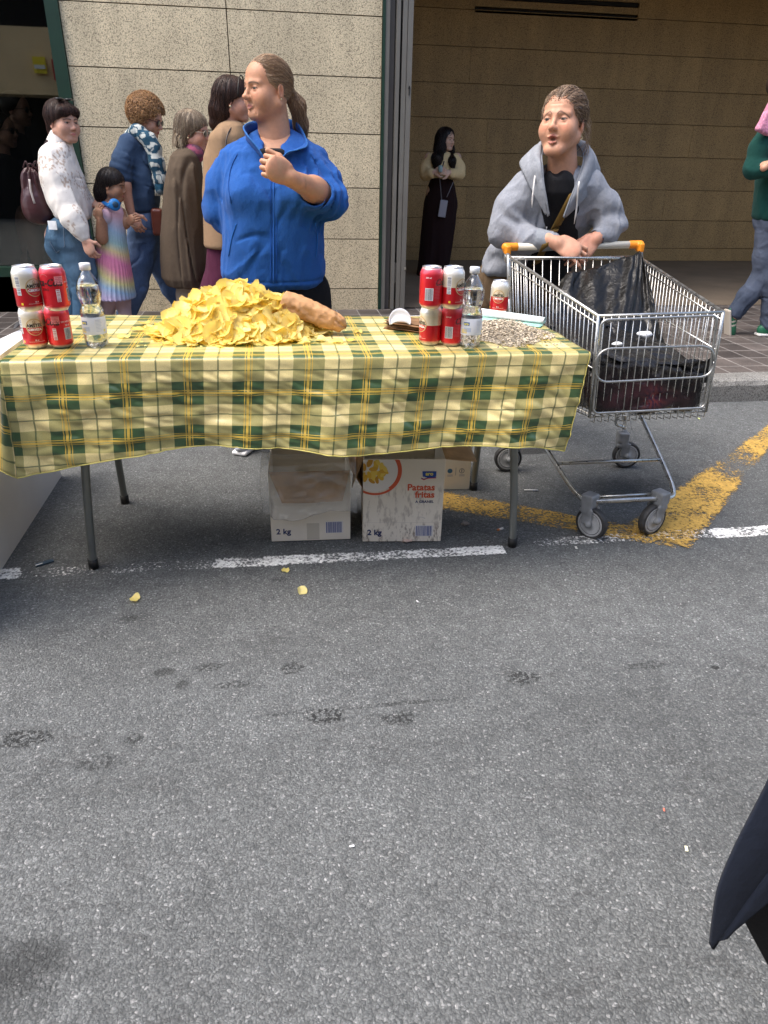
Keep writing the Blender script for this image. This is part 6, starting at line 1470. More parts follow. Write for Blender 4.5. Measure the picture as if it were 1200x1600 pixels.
def hfold(p):
    g = hf(p)
    for (c, wd, fr_, am, dr) in ((P(800, 368, YG), .10, 75, .0065, (1, 0, .9)), (P(962, 345, YG), .09, 80, .0065, (.4, 0, 1)), (P(830, 285, YG), .08, 60, .004, (1, 0, .3)), (P(775, 400, YG+.2), .10, 55, .006, (.6, 0, -1))):
        w = np.exp(-(np.linalg.norm(p-np.array(c), axis=1)/wd)**2); g = g-am*w*np.sin((p@np.array(dr))*fr_+vnoise(p*11, 5)*2.3)
    return g
hdd = DISP(hd_, hfold, .02)
o2 = sdf_obj('hoodie', [(hdd, .0052, GREY)], None, M_sweat, parent=p2)
hi_ = spline([P(857, 338, YG-.085), P(853, 312, YG-.085), P(849, 288, YG-.075), P(847, 264, YG-.055), P(846, 242, YG+.0), P(853, 226, YG+.08), P(880, 220, YG+.12), P(903, 228, YG+.08), P(911, 248, YG+.0), P(905, 274, YG-.055), P(896, 298, YG-.085), P(888, 318, YG-.095), P(880, 340, YG-.095)], 96)
ho_ = spline([P(852, 336, YG-.070), P(838, 312, YG-.055), P(826, 290, YG-.02), P(816, 270, YG+.02), P(812, 252, YG+.10), P(832, 240, YG+.20), P(880, 240, YG+.26), P(922, 246, YG+.21), P(938, 264, YG+.10), P(932, 290, YG+.01), P(916, 310, YG-.045), P(902, 324, YG-.065), P(884, 340, YG-.075)], 96)
arr = []; nh = min(len(hi_), len(ho_))
for i_ in range(nh):
    a, b = hi_[i_], ho_[i_]; t = i_/(nh-1); bl = math.sin(t*math.pi)**.8; row_ = []
    for v in np.linspace(0, 1, 20):
        w = vnoise(np.array([[t*13, v*4, 2]]))[0]*.006+vnoise(np.array([[t*30, v*5, 6]]))[0]*.003
        bg_ = (.012+.030*bl)*math.sin(v**.75*math.pi)+w*bl-.010*math.exp(-((v-.55-.15*math.sin(t*9))/.10)**2)*bl; row_.append(a*(1-v)+b*v+np.array([0, -.62, .78])*bg_)
    arr.append(row_)
MB().sheet(arr, .007, col=(.25, .265, .295)).build('hood', M_sweat, o2, True)
pipe([q+[0, -.004, .003] for q in hi_], .0034, 'hood_hem', M_sweat, (.21, .225, .25), o2, 6)
blk = UN(LOFT([row(266, 856, 890, YG-.01, .05), row(280, 848, 896, YG-.005, .070), row(300, 838, 900, YG+.01, .090), row(330, 830, 905, YG+.06, .11), row(370, 820, 900, YG+.11, .12), row(440, 790, 885, YG+.22, .13)], 0, 2.2, .02), k=.01)
blk = SUB(blk, ELL(P(875, 252, YG-.07), (.034, .09, .060)), k=.008)
sdf_obj('black_top', DISP(blk, folds(.003, (8, 8, 4), 4), .01), .006, M_knit, (.010, .010, .012), p2)
for pts in ([(838, 262), (836, 275), (833, 300), (831, 325)], [(905, 284), (903, 300), (901, 325), (897, 350)]):
    z_ = hits(hdd, spline(pts, 14), .050)
    if len(z_) > 3: pipe(z_, [.0032]*(len(z_)-2)+[.0022, .001], 'drawstring', M_knit, (.80, .78, .76), o2, 7)
for pts in ([(852, 305), (857, 325), (858, 340), (853, 360)], [(885, 300), (872, 325), (868, 345), (872, 364)]):
    z_ = hits(hdd, spline(pts, 14), .003)
    if len(z_) > 3: pipe(z_, .0030, 'zip_edge', M_knit, (.60, .60, .60), o2, 6)
sdf_obj('cuff', [(CAP(P(840, 375, YG-.050), P(862, 377, YG-.080), .046, .037), .004, (.25, .27, .30))], None, M_sweat, parent=o2)
# shoulder strap of a bag under the hoodie
st_ = hits(UN(blk, hdd, k=0), [(x, y) for x, y in zip(np.linspace(897, 838, 26), np.linspace(300, 412, 26))], .005)
if len(st_) > 4:
    L1 = [q+[-.020, 0, -.008] for q in st_]; L2 = [q+[.020, 0, .008] for q in st_]; g = MB().sheet([[a, (a+b)/2+[0, -.001, 0], b] for a, b in zip(L1, L2)], -.003, col=(.17, .105, .030)); g.build('bag_strap', M_wool, p2, True)
sdf_obj('bracelet', [(SUB(CAP(P(938, 369, YG-.055), P(934, 371, YG-.062), .032), CAP(P(945, 366, YG-.045), P(926, 376, YG-.08), .0275), .002), .002, lambda V: np.where((vnoise(V*140, 2) > 0)[:, None], (.16, .02, .02), (.03, .01, .01)))], None, M_leather, parent=p2)
BRN = (.105, .070, .040)
sdf_obj('trousers', DISP(UN(LOFT([row(412, 758, 868, YG+.27, .14), row(432, 752, 862, YG+.29, .15), row(470, 748, 864, YG+.30, .15), (.62, hpa[0]+.10, YG+.3, .20, .13)], 0, 2.3, .03), limb((hpa, .11), (kna, .085), (ana, .07)), limb((hpb, .11), (knb, .085), (anb, .07)), k=.04), folds(.008, (6, 6, 5), 41), .02), .009, M_wool, BRN, p2)
shoe((ana[0], ana[1]-.03, .004), (.1, -1, 0), 'shoe', p2, (.03, .03, .03)); shoe((anb[0], anb[1]-.03, .004), (.2, -1, 0), 'shoe', p2, (.03, .03, .03))
Mh, sh_ = H2['M'], H2['s']; T2 = lambda x, C=C2, Mm=Mh, s=sh_: C+s*(np.array(x)@Mm)
cap = CUT(ELL((0, .0165, .0355), (.0835, .1040, .0920)), hairline(((-.075, .036), (-.035, .028), (-.004, -.006), (.020, -.044), (.040, -.060), (.056, -.074), (.066, -.092), (.14, -.14))), .008)
hf2 = DISP(XF(UN(cap, ELL((0, .095, -.030), (.038, .028, .040)), k=.02), C2, Mh, sh_), groove(C2, Mh, sh_, 'back', 11, .0022, 9), .006)
rnd = random.Random(5); pth, cc = [], []
for k in range(46):
    sx = 1; z0 = rnd.uniform(-.05, .05); a = T2((sx*.078, .02+rnd.uniform(-.02, .04), z0)); b = T2((sx*(.080+rnd.uniform(0, .012)), .065, z0-.03)); c = T2((sx*(.05+rnd.uniform(-.02, .04)), .09+rnd.uniform(-.01, .02), z0-.06-rnd.uniform(0, .03)))
    pth.append(spline([a, b, c], 8)); cc.append(rnd.choice(((.42, .30, .20), (.30, .20, .13), (.55, .43, .32))))
hair_obj(hf2, .0026, streak_cols(C2, Mh, sh_, (.075, .045, .030), (.26, .175, .115), 'back', 22, 3, root=(.05, .032, .022)), p2, flow_back(C2, Mh, sh_), 3600, 12, .006, .00065, ((.09, .056, .037), (.20, .13, .085), (.50, .37, .26), (.34, .235, .155)), strands(pth, .0008, cc), 2, .0022, .16)
q = T2((.078, .004, -.045)); MB().tube([q+np.array([.0065*math.cos(a), 0, -.006+.0065*math.sin(a)]) for a in np.linspace(0, 6.28, 12)[:-1]], .0014, 5, closed=True).build('earring', M_gold, p2, True)
# ------------------------------------------------------------------ passers-by
def ped_legs(pts_l, pts_r, r0=.075, r1=.045): return UN(limb(*[(p, r) for p, r in pts_l]), limb(*[(p, r) for p, r in pts_r]), k=.03)
def simple(label, C, s, f, rows_body, legs, arms, skin, hands=(), group=None, **kw):
    nk = np.array(C)+s*(np.array([0, .035, -.165])@frame(f, kw.pop('up', (0, 0, 1))))
    H = head_pack(C, s, f, (0, 0, 1), .0040, skin, neck=nk, **kw)
    parts = [UN(LOFT(rows_body, 0, 2.2, .02), *[limb(*a) for a in arms], legs, CAP(nk, nk+[0, 0, -.08], .05*s), k=.03)]
    ex = [(parts[0], .012, skin)]+[(h, .0032, skin_col(skin)) for h in hands]
    return make_person(H, ex, label, group=group), H
def shrink(rows, d=.02): return [(z-(.0), cx, cy, max(.03, a-d), max(.03, b-d)) for z, cx, cy, a, b in rows]
GP = "people walking along the pavement"
ZG = .134
# 3 woman in the white openwork sweater
Y3 = 5.1; C3 = P(99, 192, Y3); f3 = (.74, -.66, -.02)
r3 = [row(214, 80, 106, Y3+.02, .06), row(224, 72, 112, Y3+.01, .085), row(236, 65.5, 115, Y3, .12), row(254, 62, 121, Y3, .15), row(276, 63, 130, Y3, .165), row(298, 68, 137, Y3, .17), row(318, 76, 141, Y3, .17), row(335, 86, 142.5, Y3, .165), row(345, 94, 141, Y3, .15)]
lg = ped_legs([(P(96, 372, Y3), .10), (P(118, 440, Y3+.03), .065), ((P(112, 495, Y3+.1)[0], Y3+.12, ZG+.08), .045)], [(P(115, 372, Y3-.02), .10), (P(130, 440, Y3-.05), .06), ((P(128, 505, Y3-.05)[0], Y3-.05, ZG+.08), .045)])
wr3 = np.array(P(132, 374, Y3-.22)); hA = hand_sdf(wr3, np.array(P(141, 392, Y3-.23))-wr3, (-.3, -.9, 0), -1, .95, (.5, .7, .5)); wr3b = np.array(P(143, 319, Y3+.05)); hB = hand_sdf(wr3b, (.95, -.2, .05), (-.1, .5, -.9), 1, .95, (.2, .3, .3))
p3, H3 = simple("woman in a white openwork sweater and jeans, maroon bag on her back, smiling", C3, .97, f3, shrink(r3, .03), lg, [((P(84, 246, Y3-.08), .045), (P(99, 306, Y3-.13), .04), (wr3, .026)), ((P(100, 246, Y3+.12), .045), (P(112, 300, Y3+.12), .04), (wr3b, .026))], (.56, .31, .22), [hA, hB], gaze=(.75, -.65, 0), age=.1, full=1.12, group=GP, browc=(.04, .025, .02), lip=(.5, .16, .15))
sl = limb((P(82, 246, Y3-.08), .075), (P(90, 276, Y3-.11), .078), (P(101, 312, Y3-.14), .076), (P(114, 342, Y3-.19), .070), (P(124, 358, Y3-.21), .050), (P(131, 370, Y3-.22), .034)); sl2 = limb((P(100, 250, Y3+.10), .07), (P(114, 298, Y3+.12), .07), (P(138, 316, Y3+.06), .045))
kn = DISP(UN(LOFT(r3, 0, 2.2, .03), sl, sl2, k=.03), folds(.009, (7, 7, 5), 51, .6), .02)
def lacecol(V):
    n = vnoise(V*[120, 120, 90], 6); m = vnoise(V*[11, 11, 11], 7); c = np.tile(np.array([.74, .70, .65]), (len(V), 1)); hole = (n > .25) & (m > .10); c[hole] *= [.62, .52, .46]; c *= (1+.08*vnoise(V*30, 3))[:, None]; return c
sdf_obj('sweater', kn, .0062, M_knit, lacecol, p3)
sdf_obj('sweater_collar', CAP(P(91, 224, Y3+.0), P(93, 215, Y3+.01), .066, .058), .006, M_knit, (.76, .72, .68), p3)
JE = lambda a, b, sd_: (lambda V: np.array(a)*(1-np.clip(.5+vnoise(V*[6, 6, 3], sd_)*.8, 0, 1))[:, None]+np.array(b)*np.clip(.5+vnoise(V*[6, 6, 3], sd_)*.8, 0, 1)[:, None])
jn = UN(LOFT([row(338, 84, 140, Y3, .13), row(352, 76, 139, Y3, .15), row(370, 73, 141, Y3, .155), row(388, 84, 144, Y3, .145)], 0, 2.3, .03), limb((P(100, 385, Y3+.02), .115), (P(117, 420, Y3+.02), .092), (P(120, 445, Y3+.04), .072), ((P(114, 495, Y3+.1)[0], Y3+.12, ZG+.09), .055)), limb((P(118, 385, Y3-.04), .112), (P(128, 425, Y3-.05), .088), (P(130, 450, Y3-.05), .066), ((P(127, 505, Y3-.05)[0], Y3-.05, ZG+.09), .055)), k=.03)
sdf_obj('jeans', DISP(jn, folds(.005, (8, 8, 9), 52), .012), .008, M_denim, JE((.035, .085, .15), (.12, .20, .29), 5), p3)
z_ = hits(jn, [(76, 356), (99, 354), (101, 385), (88, 395), (79, 380), (76, 356)], .003)
if len(z_) > 4: pipe(z_, .003, 'pocket', M_denim, (.16, .22, .30), p3, 5)
q = P(82, 352, Y3-.165); MB().box(q, (.055, .004, .05), rz=-.3).build('receipt', M_whitepaper, p3)
Mh, sh_ = H3['M'], H3['s']
cap = CUT(ELL((0, .018, .036), (.089, .106, .096)), hairline(((-.10, .052), (-.060, .040), (-.02, .020), (.010, -.018), (.022, -.048), (.036, -.066), (.050, -.086), (.14, -.13))), .008)
hr3 = XF(UN(cap, ELL((0, .075, -.045), (.058, .045, .055)), ELL((-.030, -.070, .062), (.042, .026, .028)), ELL((.035, -.068, .060), (.036, .026, .026)), k=.025), C3, Mh, sh_)
hair_obj(DISP(hr3, groove(C3, Mh, sh_, 'down', 8, .003, 3), .008), .0038, streak_cols(C3, Mh, sh_, (.014, .008, .007), (.040, .018, .015), 'down', 14, 5), p3, flow_down(C3, Mh, sh_, .03), 1500, 9, .007, .0009, ((.014, .008, .007), (.05, .024, .018), (.09, .04, .03)), None, 3, .003, .35)
T3 = lambda x: np.array(C3)+sh_*(np.array(x)@Mh)
for sx in (-1, 1): sdf_obj('sunglasses', XF(ELL((sx*.034, -.040, .128), (.028, .022, .007)), C3, Mh, sh_), .004, M_lens, (1, 1, 1), p3)
sh3 = shoe((P(114, 495, Y3+.1)[0], Y3+.12, ZG), (1, -.3, 0), 'shoe', p3, (.6, .6, .6)); shoe((P(127, 505, Y3-.05)[0], Y3-.05, ZG), (1, -.4, 0), 'shoe', p3, (.6, .6, .6))
# her bag
bgf = UN(ELL(P(56, 320, Y3-.02), (.085, .075, .095)), ELL(P(50, 290, Y3-.02), (.055, .050, .10)), ELL(P(62, 335, Y3-.02), (.075, .07, .055)), k=.05)
bagc = np.array(P(50, 270, Y3-.02)); bgf = DISP(bgf, lambda p: .010*np.exp(-((p[:, 2]-bagc[2]+.02)/.07)**2)*np.sin(np.arctan2(p[:, 0]-bagc[0], p[:, 1]-bagc[1])*9)+folds(.004, (14, 14, 10), 9)(p), .016)
o = tag(sdf_obj('leather_bag', bgf, .0055, M_leather, (.050, .014, .017)), "slouchy maroon leather bag hanging from the white sweater woman's shoulder", 'bag')
for a, b, c in (((42, 268), (46, 256), (58, 264)), ((44, 262), (40, 252), (36, 262)), ((50, 262), (56, 252), (60, 268))):
    MB().tube(spline([P(*a, Y3-.07), P(*b, Y3-.08), P(*c, Y3-.07)], 10), .008, 6, flat=.5, col=(.05, .015, .018)).build('tie', M_leather, o, True)
MB().tube(spline([P(46, 280, Y3-.105), P(48, 298, Y3-.115), P(54, 318, Y3-.115)], 8), .006, 6, col=(.5, .45, .42)).build('zip', M_leather, o, True)
MB().tube(spline([P(60, 262, Y3-.05), P(66, 240, Y3-.10), P(72, 223, Y3-.06), P(80, 218, Y3)], 10), .009, 6, flat=.5, col=(.03, .012, .014)).build('strap', M_leather, o, True)

# 4 the girl
Y4 = 5.15; C4 = P(176, 290, Y4); f4 = (.97, -.20, -.18)
r4 = [row(322, 158, 190, Y4, .05), row(332, 153, 194, Y4, .075), row(350, 151, 196, Y4, .085), row(380, 150, 199, Y4, .10), row(410, 149, 204, Y4, .13), row(440, 150, 209, Y4, .16), row(462, 151, 213, Y4, .18), row(466, 152, 213, Y4, .18)]
lg = ped_legs([(P(172, 440, Y4), .06), (P(171, 470, Y4), .045), ((P(168, 495, Y4)[0]-.02, Y4+.03, ZG+.06), .032)], [(P(190, 440, Y4), .06), (P(191, 470, Y4), .045), ((P(192, 495, Y4)[0]+.03, Y4-.03, ZG+.06), .032)])
wr4 = np.array(P(156, 345, Y4-.12)); hA = hand_sdf(wr4, (.02, -.1, 1), (-.4, -.9, 0), -1, .72, (.5, .6, .5)); wr4b = np.array(P(198, 346, Y4-.02))
hB = hand_sdf(wr4b, np.array(P(206, 342, Y4-.05))-wr4b, (-.1, -1, .2), 1, .72, (.6, .8, .5))
p4, H4 = simple("little girl in a rainbow pleated dress with blue headphones around her neck", C4, .80, f4, shrink(r4[:5], .02), lg, [((P(160, 332, Y4-.07), .032), (P(159, 372, Y4-.10), .031), (wr4, .02)), ((P(190, 332, Y4+.02), .03), (P(196, 350, Y4), .025), (wr4b, .019))], SK3, [hA, hB], gaze=(1, -.1, -.2), age=0, full=1.08, nose=.75, group=GP, browc=(.02, .012, .01))
def dresscol(V):
    z = (V[:, 2]-r4[-1][0])/(r4[0][0]-r4[-1][0]); x = V[:, 0]-P(180, 400, Y4)[0]; t = z*1.0+x*.9+.05*vnoise(V*8, 3)
    ks = np.array([-.25, .02, .14, .24, .34, .44, .56, .68, .80, .95, 1.2]); cs = np.array([(.45, .42, .60), (.50, .42, .60), (.32, .48, .66), (.72, .66, .30), (.80, .28, .42), (.80, .26, .45), (.74, .60, .32), (.36, .55, .55), (.36, .52, .68), (.72, .48, .56), (.72, .45, .58)])
    return np.stack([np.interp(t, ks, cs[:, k]) for k in range(3)], 1)*.88
dr = LOFT(r4, 0, 2.0, .012); ctr = np.array(P(176, 400, Y4))
def pleat(p):
    k = np.clip((r4[0][0]-p[:, 2])/(r4[0][0]-r4[-1][0]), 0, 1); cx = np.interp(p[:, 2], [r[0] for r in sorted(r4)], [r[1] for r in sorted(r4)]); a = np.arctan2(p[:, 0]-cx, (p[:, 1]-Y4)*1.0); return .0065*k**.6*np.abs(np.sin(a*17+vnoise(p*5, 2)*1.2))
dr = UN(DISP(dr, pleat, .01), ELL(P(163, 338, Y4-.08), (.045, .03, .045)), k=.012)
sdf_obj('dress', dr, .0055, M_wool, dresscol, p4)
sdf_obj('tights', UN(limb((P(172, 445, Y4), .062), (P(171, 470, Y4), .050), ((P(168, 495, Y4)[0]-.02, Y4+.03, ZG+.07), .037)), limb((P(190, 445, Y4), .062), (P(191, 470, Y4), .050), ((P(192, 495, Y4)[0]+.03, Y4-.03, ZG+.07), .037)), k=.01), .007, M_knit, (.46, .33, .34), p4)
Mh, sh_ = H4['M'], H4['s']; cap = CUT(ELL((0, .016, .036), (.088, .104, .094)), hairline(((-.10, .050), (-.060, .034), (-.02, .012), (.010, -.026), (.022, -.055), (.040, -.078), (.056, -.090), (.14, -.13))), .008)
hr4 = XF(UN(cap, limb(((0, .055, .0), .075), ((.0, .070, -.06), .070), ((0, .078, -.125), .050)), k=.02), C4, Mh, sh_)
hair_obj(DISP(hr4, groove(C4, Mh, sh_, 'down', 9, .002, 3), .008), .0038, streak_cols(C4, Mh, sh_, (.010, .007, .007), (.022, .016, .015), 'down', 16, 5), p4, flow_down(C4, Mh, sh_), 1300, 12, .008, .0008, ((.010, .007, .007), (.03, .02, .018), (.05, .036, .03)), None, 4, .002, .14)
hpc = np.array(P(179, 320, Y4-.09)); dd = np.array([.45, -.88, .1]); dd /= np.linalg.norm(dd)
o = tag(sdf_obj('headphones', [(ELL(hpc, (.037, .022, .037), frame(dd)), .0045, (.01, .18, .50)), (limb((P(171, 322, Y4-.09), .014), (P(160, 316, Y4), .013), (P(166, 312, Y4+.08), .013), (P(185, 316, Y4+.08), .02)), .0045, (.01, .14, .42))], None, M_shoe), "bright blue headphones worn around the little girl's neck", 'headphones')
sdf_obj('ear_pad', ELL(hpc+dd*.018, (.020, .008, .020), frame(dd)), .004, M_shoe, (.01, .05, .10), o)
shoe((P(168, 495, Y4)[0]-.02, Y4+.03, ZG), (1, -.2, 0), 'shoe', p4, (.5, .4, .45), k=.75); shoe((P(192, 495, Y4)[0]+.03, Y4-.03, ZG), (1, -.2, 0), 'shoe', p4, (.5, .4, .45), k=.75)

# 5 curly haired woman
Y5 = 5.45; C5 = P(231, 186, Y5); f5 = (.93, -.24, -.30)
r5 = [row(208, 204, 232, Y5+.02, .06), row(216, 196, 238, Y5, .09), row(230, 190, 243, Y5, .12), row(252, 194, 246, Y5, .14), row(272, 202, 248, Y5, .15), row(292, 202, 250.5, Y5, .15), row(312, 203, 250, Y5, .15), row(326, 206, 248, Y5, .145), row(334, 210, 242, Y5, .135)]
wr5 = np.array(P(205, 334, Y5-.20)); hA = hand_sdf(wr5, np.array(P(213, 350, Y5-.22))-wr5, (-.2, -.9, .2), -1, 1.0, (.6, .8, .5))
lg = ped_legs([(P(222, 370, Y5), .09), (P(215, 430, Y5-.08), .06), ((P(198, 500, Y5-.1)[0], Y5-.10, ZG+.09), .045)], [(P(235, 370, Y5+.05), .09), (P(262, 435, Y5+.12), .06), ((P(290, 505, Y5+.15)[0], Y5+.15, ZG+.09), .045)])
p5, H5 = simple("woman with curly ginger hair, sunglasses and patterned scarf, leading the little girl", C5, .93, f5, shrink(r5, .025), lg, [((P(202, 224, Y5-.10), .045), (P(190, 268, Y5-.16), .040), (P(195, 290, Y5-.18), .037), (wr5, .027))], (.55, .29, .20), [hA], age=.5, full=1.0, group=GP, lip=(.45, .10, .10), browc=(.25, .13, .07))
sw = UN(LOFT(r5, 0, 2.2, .03), limb((P(202, 226, Y5-.09), .068), (P(192, 250, Y5-.13), .066), (P(188, 266, Y5-.16), .062), (P(193, 278, Y5-.17), .054)), k=.03)
sdf_obj('jumper', DISP(sw, lambda p: folds(.009, (6, 6, 6), 61, .7)(p)-.006*np.exp(-(np.linalg.norm(p-np.array(P(190, 264, Y5-.15)), axis=1)/.07)**2)*np.sin(p[:, 2]*140+p[:, 0]*60), .02), .0065, M_knit, (.040, .070, .130), p5)
jn = UN(LOFT([row(326, 208, 246, Y5, .12), row(345, 206, 248, Y5, .14), row(365, 206, 246, Y5, .14)], 0, 2.3, .03), limb((P(224, 368, Y5-.02), .105), (P(217, 410, Y5-.06), .090), (P(212, 450, Y5-.09), .078), ((P(199, 502, Y5-.1)[0], Y5-.10, ZG+.10), .068)), limb((P(234, 368, Y5+.05), .10), (P(252, 415, Y5+.10), .082), (P(268, 450, Y5+.13), .072), ((P(290, 505, Y5+.15)[0], Y5+.15, ZG+.10), .065)), k=.03)
sdf_obj('jeans', DISP(jn, folds(.010, (6, 6, 6), 62, .6), .014), .0075, M_denim, JE((.070, .115, .22), (.15, .22, .37), 8), p5)
Mh, sh_ = H5['M'], H5['s']
cap = CUT(ELL((0, .026, .040), (.118, .125, .118)), hairline(((-.13, .05), (-.06, .024), (-.02, .004), (.015, -.034), (.030, -.056), (.046, -.074), (.14, -.13))), .01)
hr5 = XF(cap, C5, Mh, sh_); rnd = random.Random(3); pth, cc = [], []
for k in range(900):
    d = np.array([rnd.gauss(0, 1), rnd.gauss(.25, 1), rnd.gauss(.15, 1)]); d /= np.linalg.norm(d); q = np.array([0, .026, .040])+d*[.116, .124, .118]
    if q[1] < np.interp(q[2], [-.13, -.06, -.02, .015, .03, .046, .14], [.05, .024, .004, -.034, -.056, -.074, -.13])-.004: continue
    R0 = rnd.uniform(.007, .015); a0 = rnd.uniform(0, 6.28); e1_ = np.cross(d, [0, 0, 1.0]); e1_ /= np.linalg.norm(e1_)+1e-9; e2_ = np.cross(d, e1_)
    pts = [np.array(C5)+sh_*((q+d*(.003+.010*i/9)+(e1_*math.cos(a0+i*.75)+e2_*math.sin(a0+i*.75))*R0)@Mh) for i in range(10)]; pth.append(pts); w = rnd.random(); cc.append((.20+.22*w, .10+.13*w, .045+.05*w))
sdf_obj('hair', DISP(hr5, lambda p: .008*vnoise(p*55, 3)+.006*vnoise(p*110, 5), .016), .0045, M_hair, streak_cols(C5, Mh, sh_, (.12, .055, .025), (.36, .20, .09), 'x', 11, 5), p5, extra=strands(pth, .0030, cc))
glasses(C5, Mh, sh_, p5, (.10, .025, .02))
def scarfcol(V):
    n = vnoise(V*[42, 42, 42], 5); m = np.abs(vnoise(V*[26, 26, 26], 8)); c = np.tile(np.array([.50, .53, .50]), (len(V), 1)); c[(n > .12) | (m < .10)] = (.025, .075, .12)
    z = V[:, 2]; b = z < P(250, 286, Y5)[2]; c[b] = c[b]*.35+np.array([.03, .12, .20])*.65; return c
sc = UN(limb((P(206, 214, Y5-.03), .045), (P(214, 206, Y5-.09), .042), (P(232, 218, Y5-.12), .042), (P(240, 232, Y5-.12), .046), (P(245, 255, Y5-.13), .046), (P(250, 280, Y5-.13), .042), (P(251, 296, Y5-.13), .034)), limb((P(206, 212, Y5+.03), .04), (P(222, 206, Y5+.08), .04), (P(238, 218, Y5+.02), .04)), k=.03)
sdf_obj('scarf', DISP(sc, folds(.009, (16, 16, 8), 66, .5), .014), .005, M_knit, scarfcol, p5)
fr_ = MB()
for k in range(16): x = 243+k*.9; fr_.tube([P(x, 294, Y5-.14), P(x+rnd.uniform(-1, 1), 306, Y5-.14)], .0022, 4, col=(.6, .6, .52))
fr_.build('fringe', M_knit, p5, True)
bf = BOX(P(247, 347, Y5-.12), (.040, .035, .085), .02); tag(sdf_obj('small_bag', DISP(bf, folds(.003, (14, 14, 10), 9), .01), .005, M_leather, (.13, .03, .018)), "small rust brown leather bag at the curly haired woman's hip", 'bag')
shoe((P(199, 502, Y5-.1)[0], Y5-.10, ZG), (1, -.2, 0), 'shoe', p5, (.1, .1, .1)); shoe((P(290, 505, Y5+.15)[0], Y5+.15, ZG), (1, -.2, .0), 'shoe', p5, (.1, .1, .1))

# 6 older woman in a brown cape
Y6 = 5.25; C6 = P(303, 207, Y6); f6 = (.95, -.26, -.10)
r6 = [row(228, 288, 312, Y6+.02, .06), row(234, 276, 311, Y6+.01, .10), row(244, 266, 314, Y6, .14), row(262, 262, 316, Y6, .17), row(290, 257, 318, Y6, .19), row(330, 254, 319, Y6, .20), row(370, 251, 322, Y6, .205), row(405, 251, 329, Y6, .21), row(432, 253, 330, Y6, .21), row(446, 262, 326, Y6, .19)]
lg = ped_legs([(P(292, 430, Y6), .075), (P(294, 465, Y6), .058), ((P(295, 505, Y6)[0], Y6, ZG+.09), .042)], [(P(305, 430, Y6+.06), .075), (P(306, 465, Y6+.06), .058), ((P(304, 505, Y6)[0]+.05, Y6+.08, ZG+.09), .042)])
p6, H6 = simple("older woman with grey blonde bobbed hair wearing a long brown cape", C6, .95, f6, shrink(r6[:7], .05), lg, [], (.55, .29, .21), age=.9, full=1.05, group=GP, lip=(.42, .15, .14))
cp = LOFT(r6, 0, 2.2, .02); cp = SUB(cp, CAP(P(262, 452, Y6-.2), P(268, 405, Y6-.22), .03, .004), k=.01)
sdf_obj('cape', DISP(cp, lambda p: folds(.016, (8, 8, 1.6), 71, .5, .3)(p), .03), .007, M_wool, (.105, .078, .055), p6)
sdf_obj('neck_scarf', CAP(P(304, 240, Y6-.03), P(301, 231, Y6-.0), .062, .052), .006, M_knit, lambda V: np.where((vnoise(V*45, 3) > 0)[:, None], (.30, .08, .14), (.14, .07, .10)), p6)
sdf_obj('trousers', DISP(UN(limb((P(292, 430, Y6), .085), (P(294, 465, Y6), .075), ((P(295, 505, Y6)[0], Y6, ZG+.10), .065)), limb((P(305, 430, Y6+.06), .085), (P(306, 465, Y6+.06), .075), ((P(304, 505, Y6)[0]+.05, Y6+.08, ZG+.10), .065)), k=.02), folds(.005, (9, 9, 6), 72), .012), .008, M_wool, (.40, .34, .28), p6)
Mh, sh_ = H6['M'], H6['s']
cap = CUT(ELL((0, .022, .038), (.094, .108, .098)), hairline(((-.12, .03), (-.07, .014), (-.03, -.004), (.006, -.028), (.022, -.054), (.042, -.074), (.060, -.090), (.14, -.13))), .01)
hr6 = XF(UN(cap, ELL((0, .060, -.030), (.086, .072, .070)), ELL((0, .085, -.075), (.055, .042, .030)), k=.03), C6, Mh, sh_)
rnd = random.Random(8); pth, cc = [], []
for k in range(90):
    a = rnd.uniform(-2.2, 2.2); q = np.array([math.sin(a)*.085, .06+math.cos(a)*.06, -.03+rnd.uniform(-.02, .02)]); pts = [np.array(C6)+sh_*((q*[1+.06*i, 1+.06*i, 1]+[0, .010*math.sin(i), -.016*i])@Mh) for i in range(5)]; pth.append(pts); cc.append(rnd.choice(((.42, .33, .22), (.25, .19, .13), (.52, .44, .33))))
hair_obj(DISP(hr6, groove(C6, Mh, sh_, 'down', 11, .003, 3), .01), .0042, streak_cols(C6, Mh, sh_, (.15, .105, .07), (.38, .30, .21), 'down', 18, 5), p6, flow_down(C6, Mh, sh_, .0), 1600, 11, .008, .0010, ((.14, .10, .07), (.30, .23, .16), (.50, .42, .31), (.22, .16, .11)), strands(pth, .0014, cc), 6, .003, .25)
glasses(C6, Mh, sh_, p6, (.6, .52, .38)); q = np.array(C6)+sh_*(np.array([-.080, .010, -.042])@Mh); MB().lathe([(.0005, 0), (.006, .004), (.006, .008), (.0005, .012)], q, 10).build('earring', M_gold, p6, True)
for yy in (0, .08): shoe((P(297, 505, Y6)[0]+yy*.5, Y6+yy, ZG), (1, -.2, 0), 'shoe', p6, (.1, .08, .07))

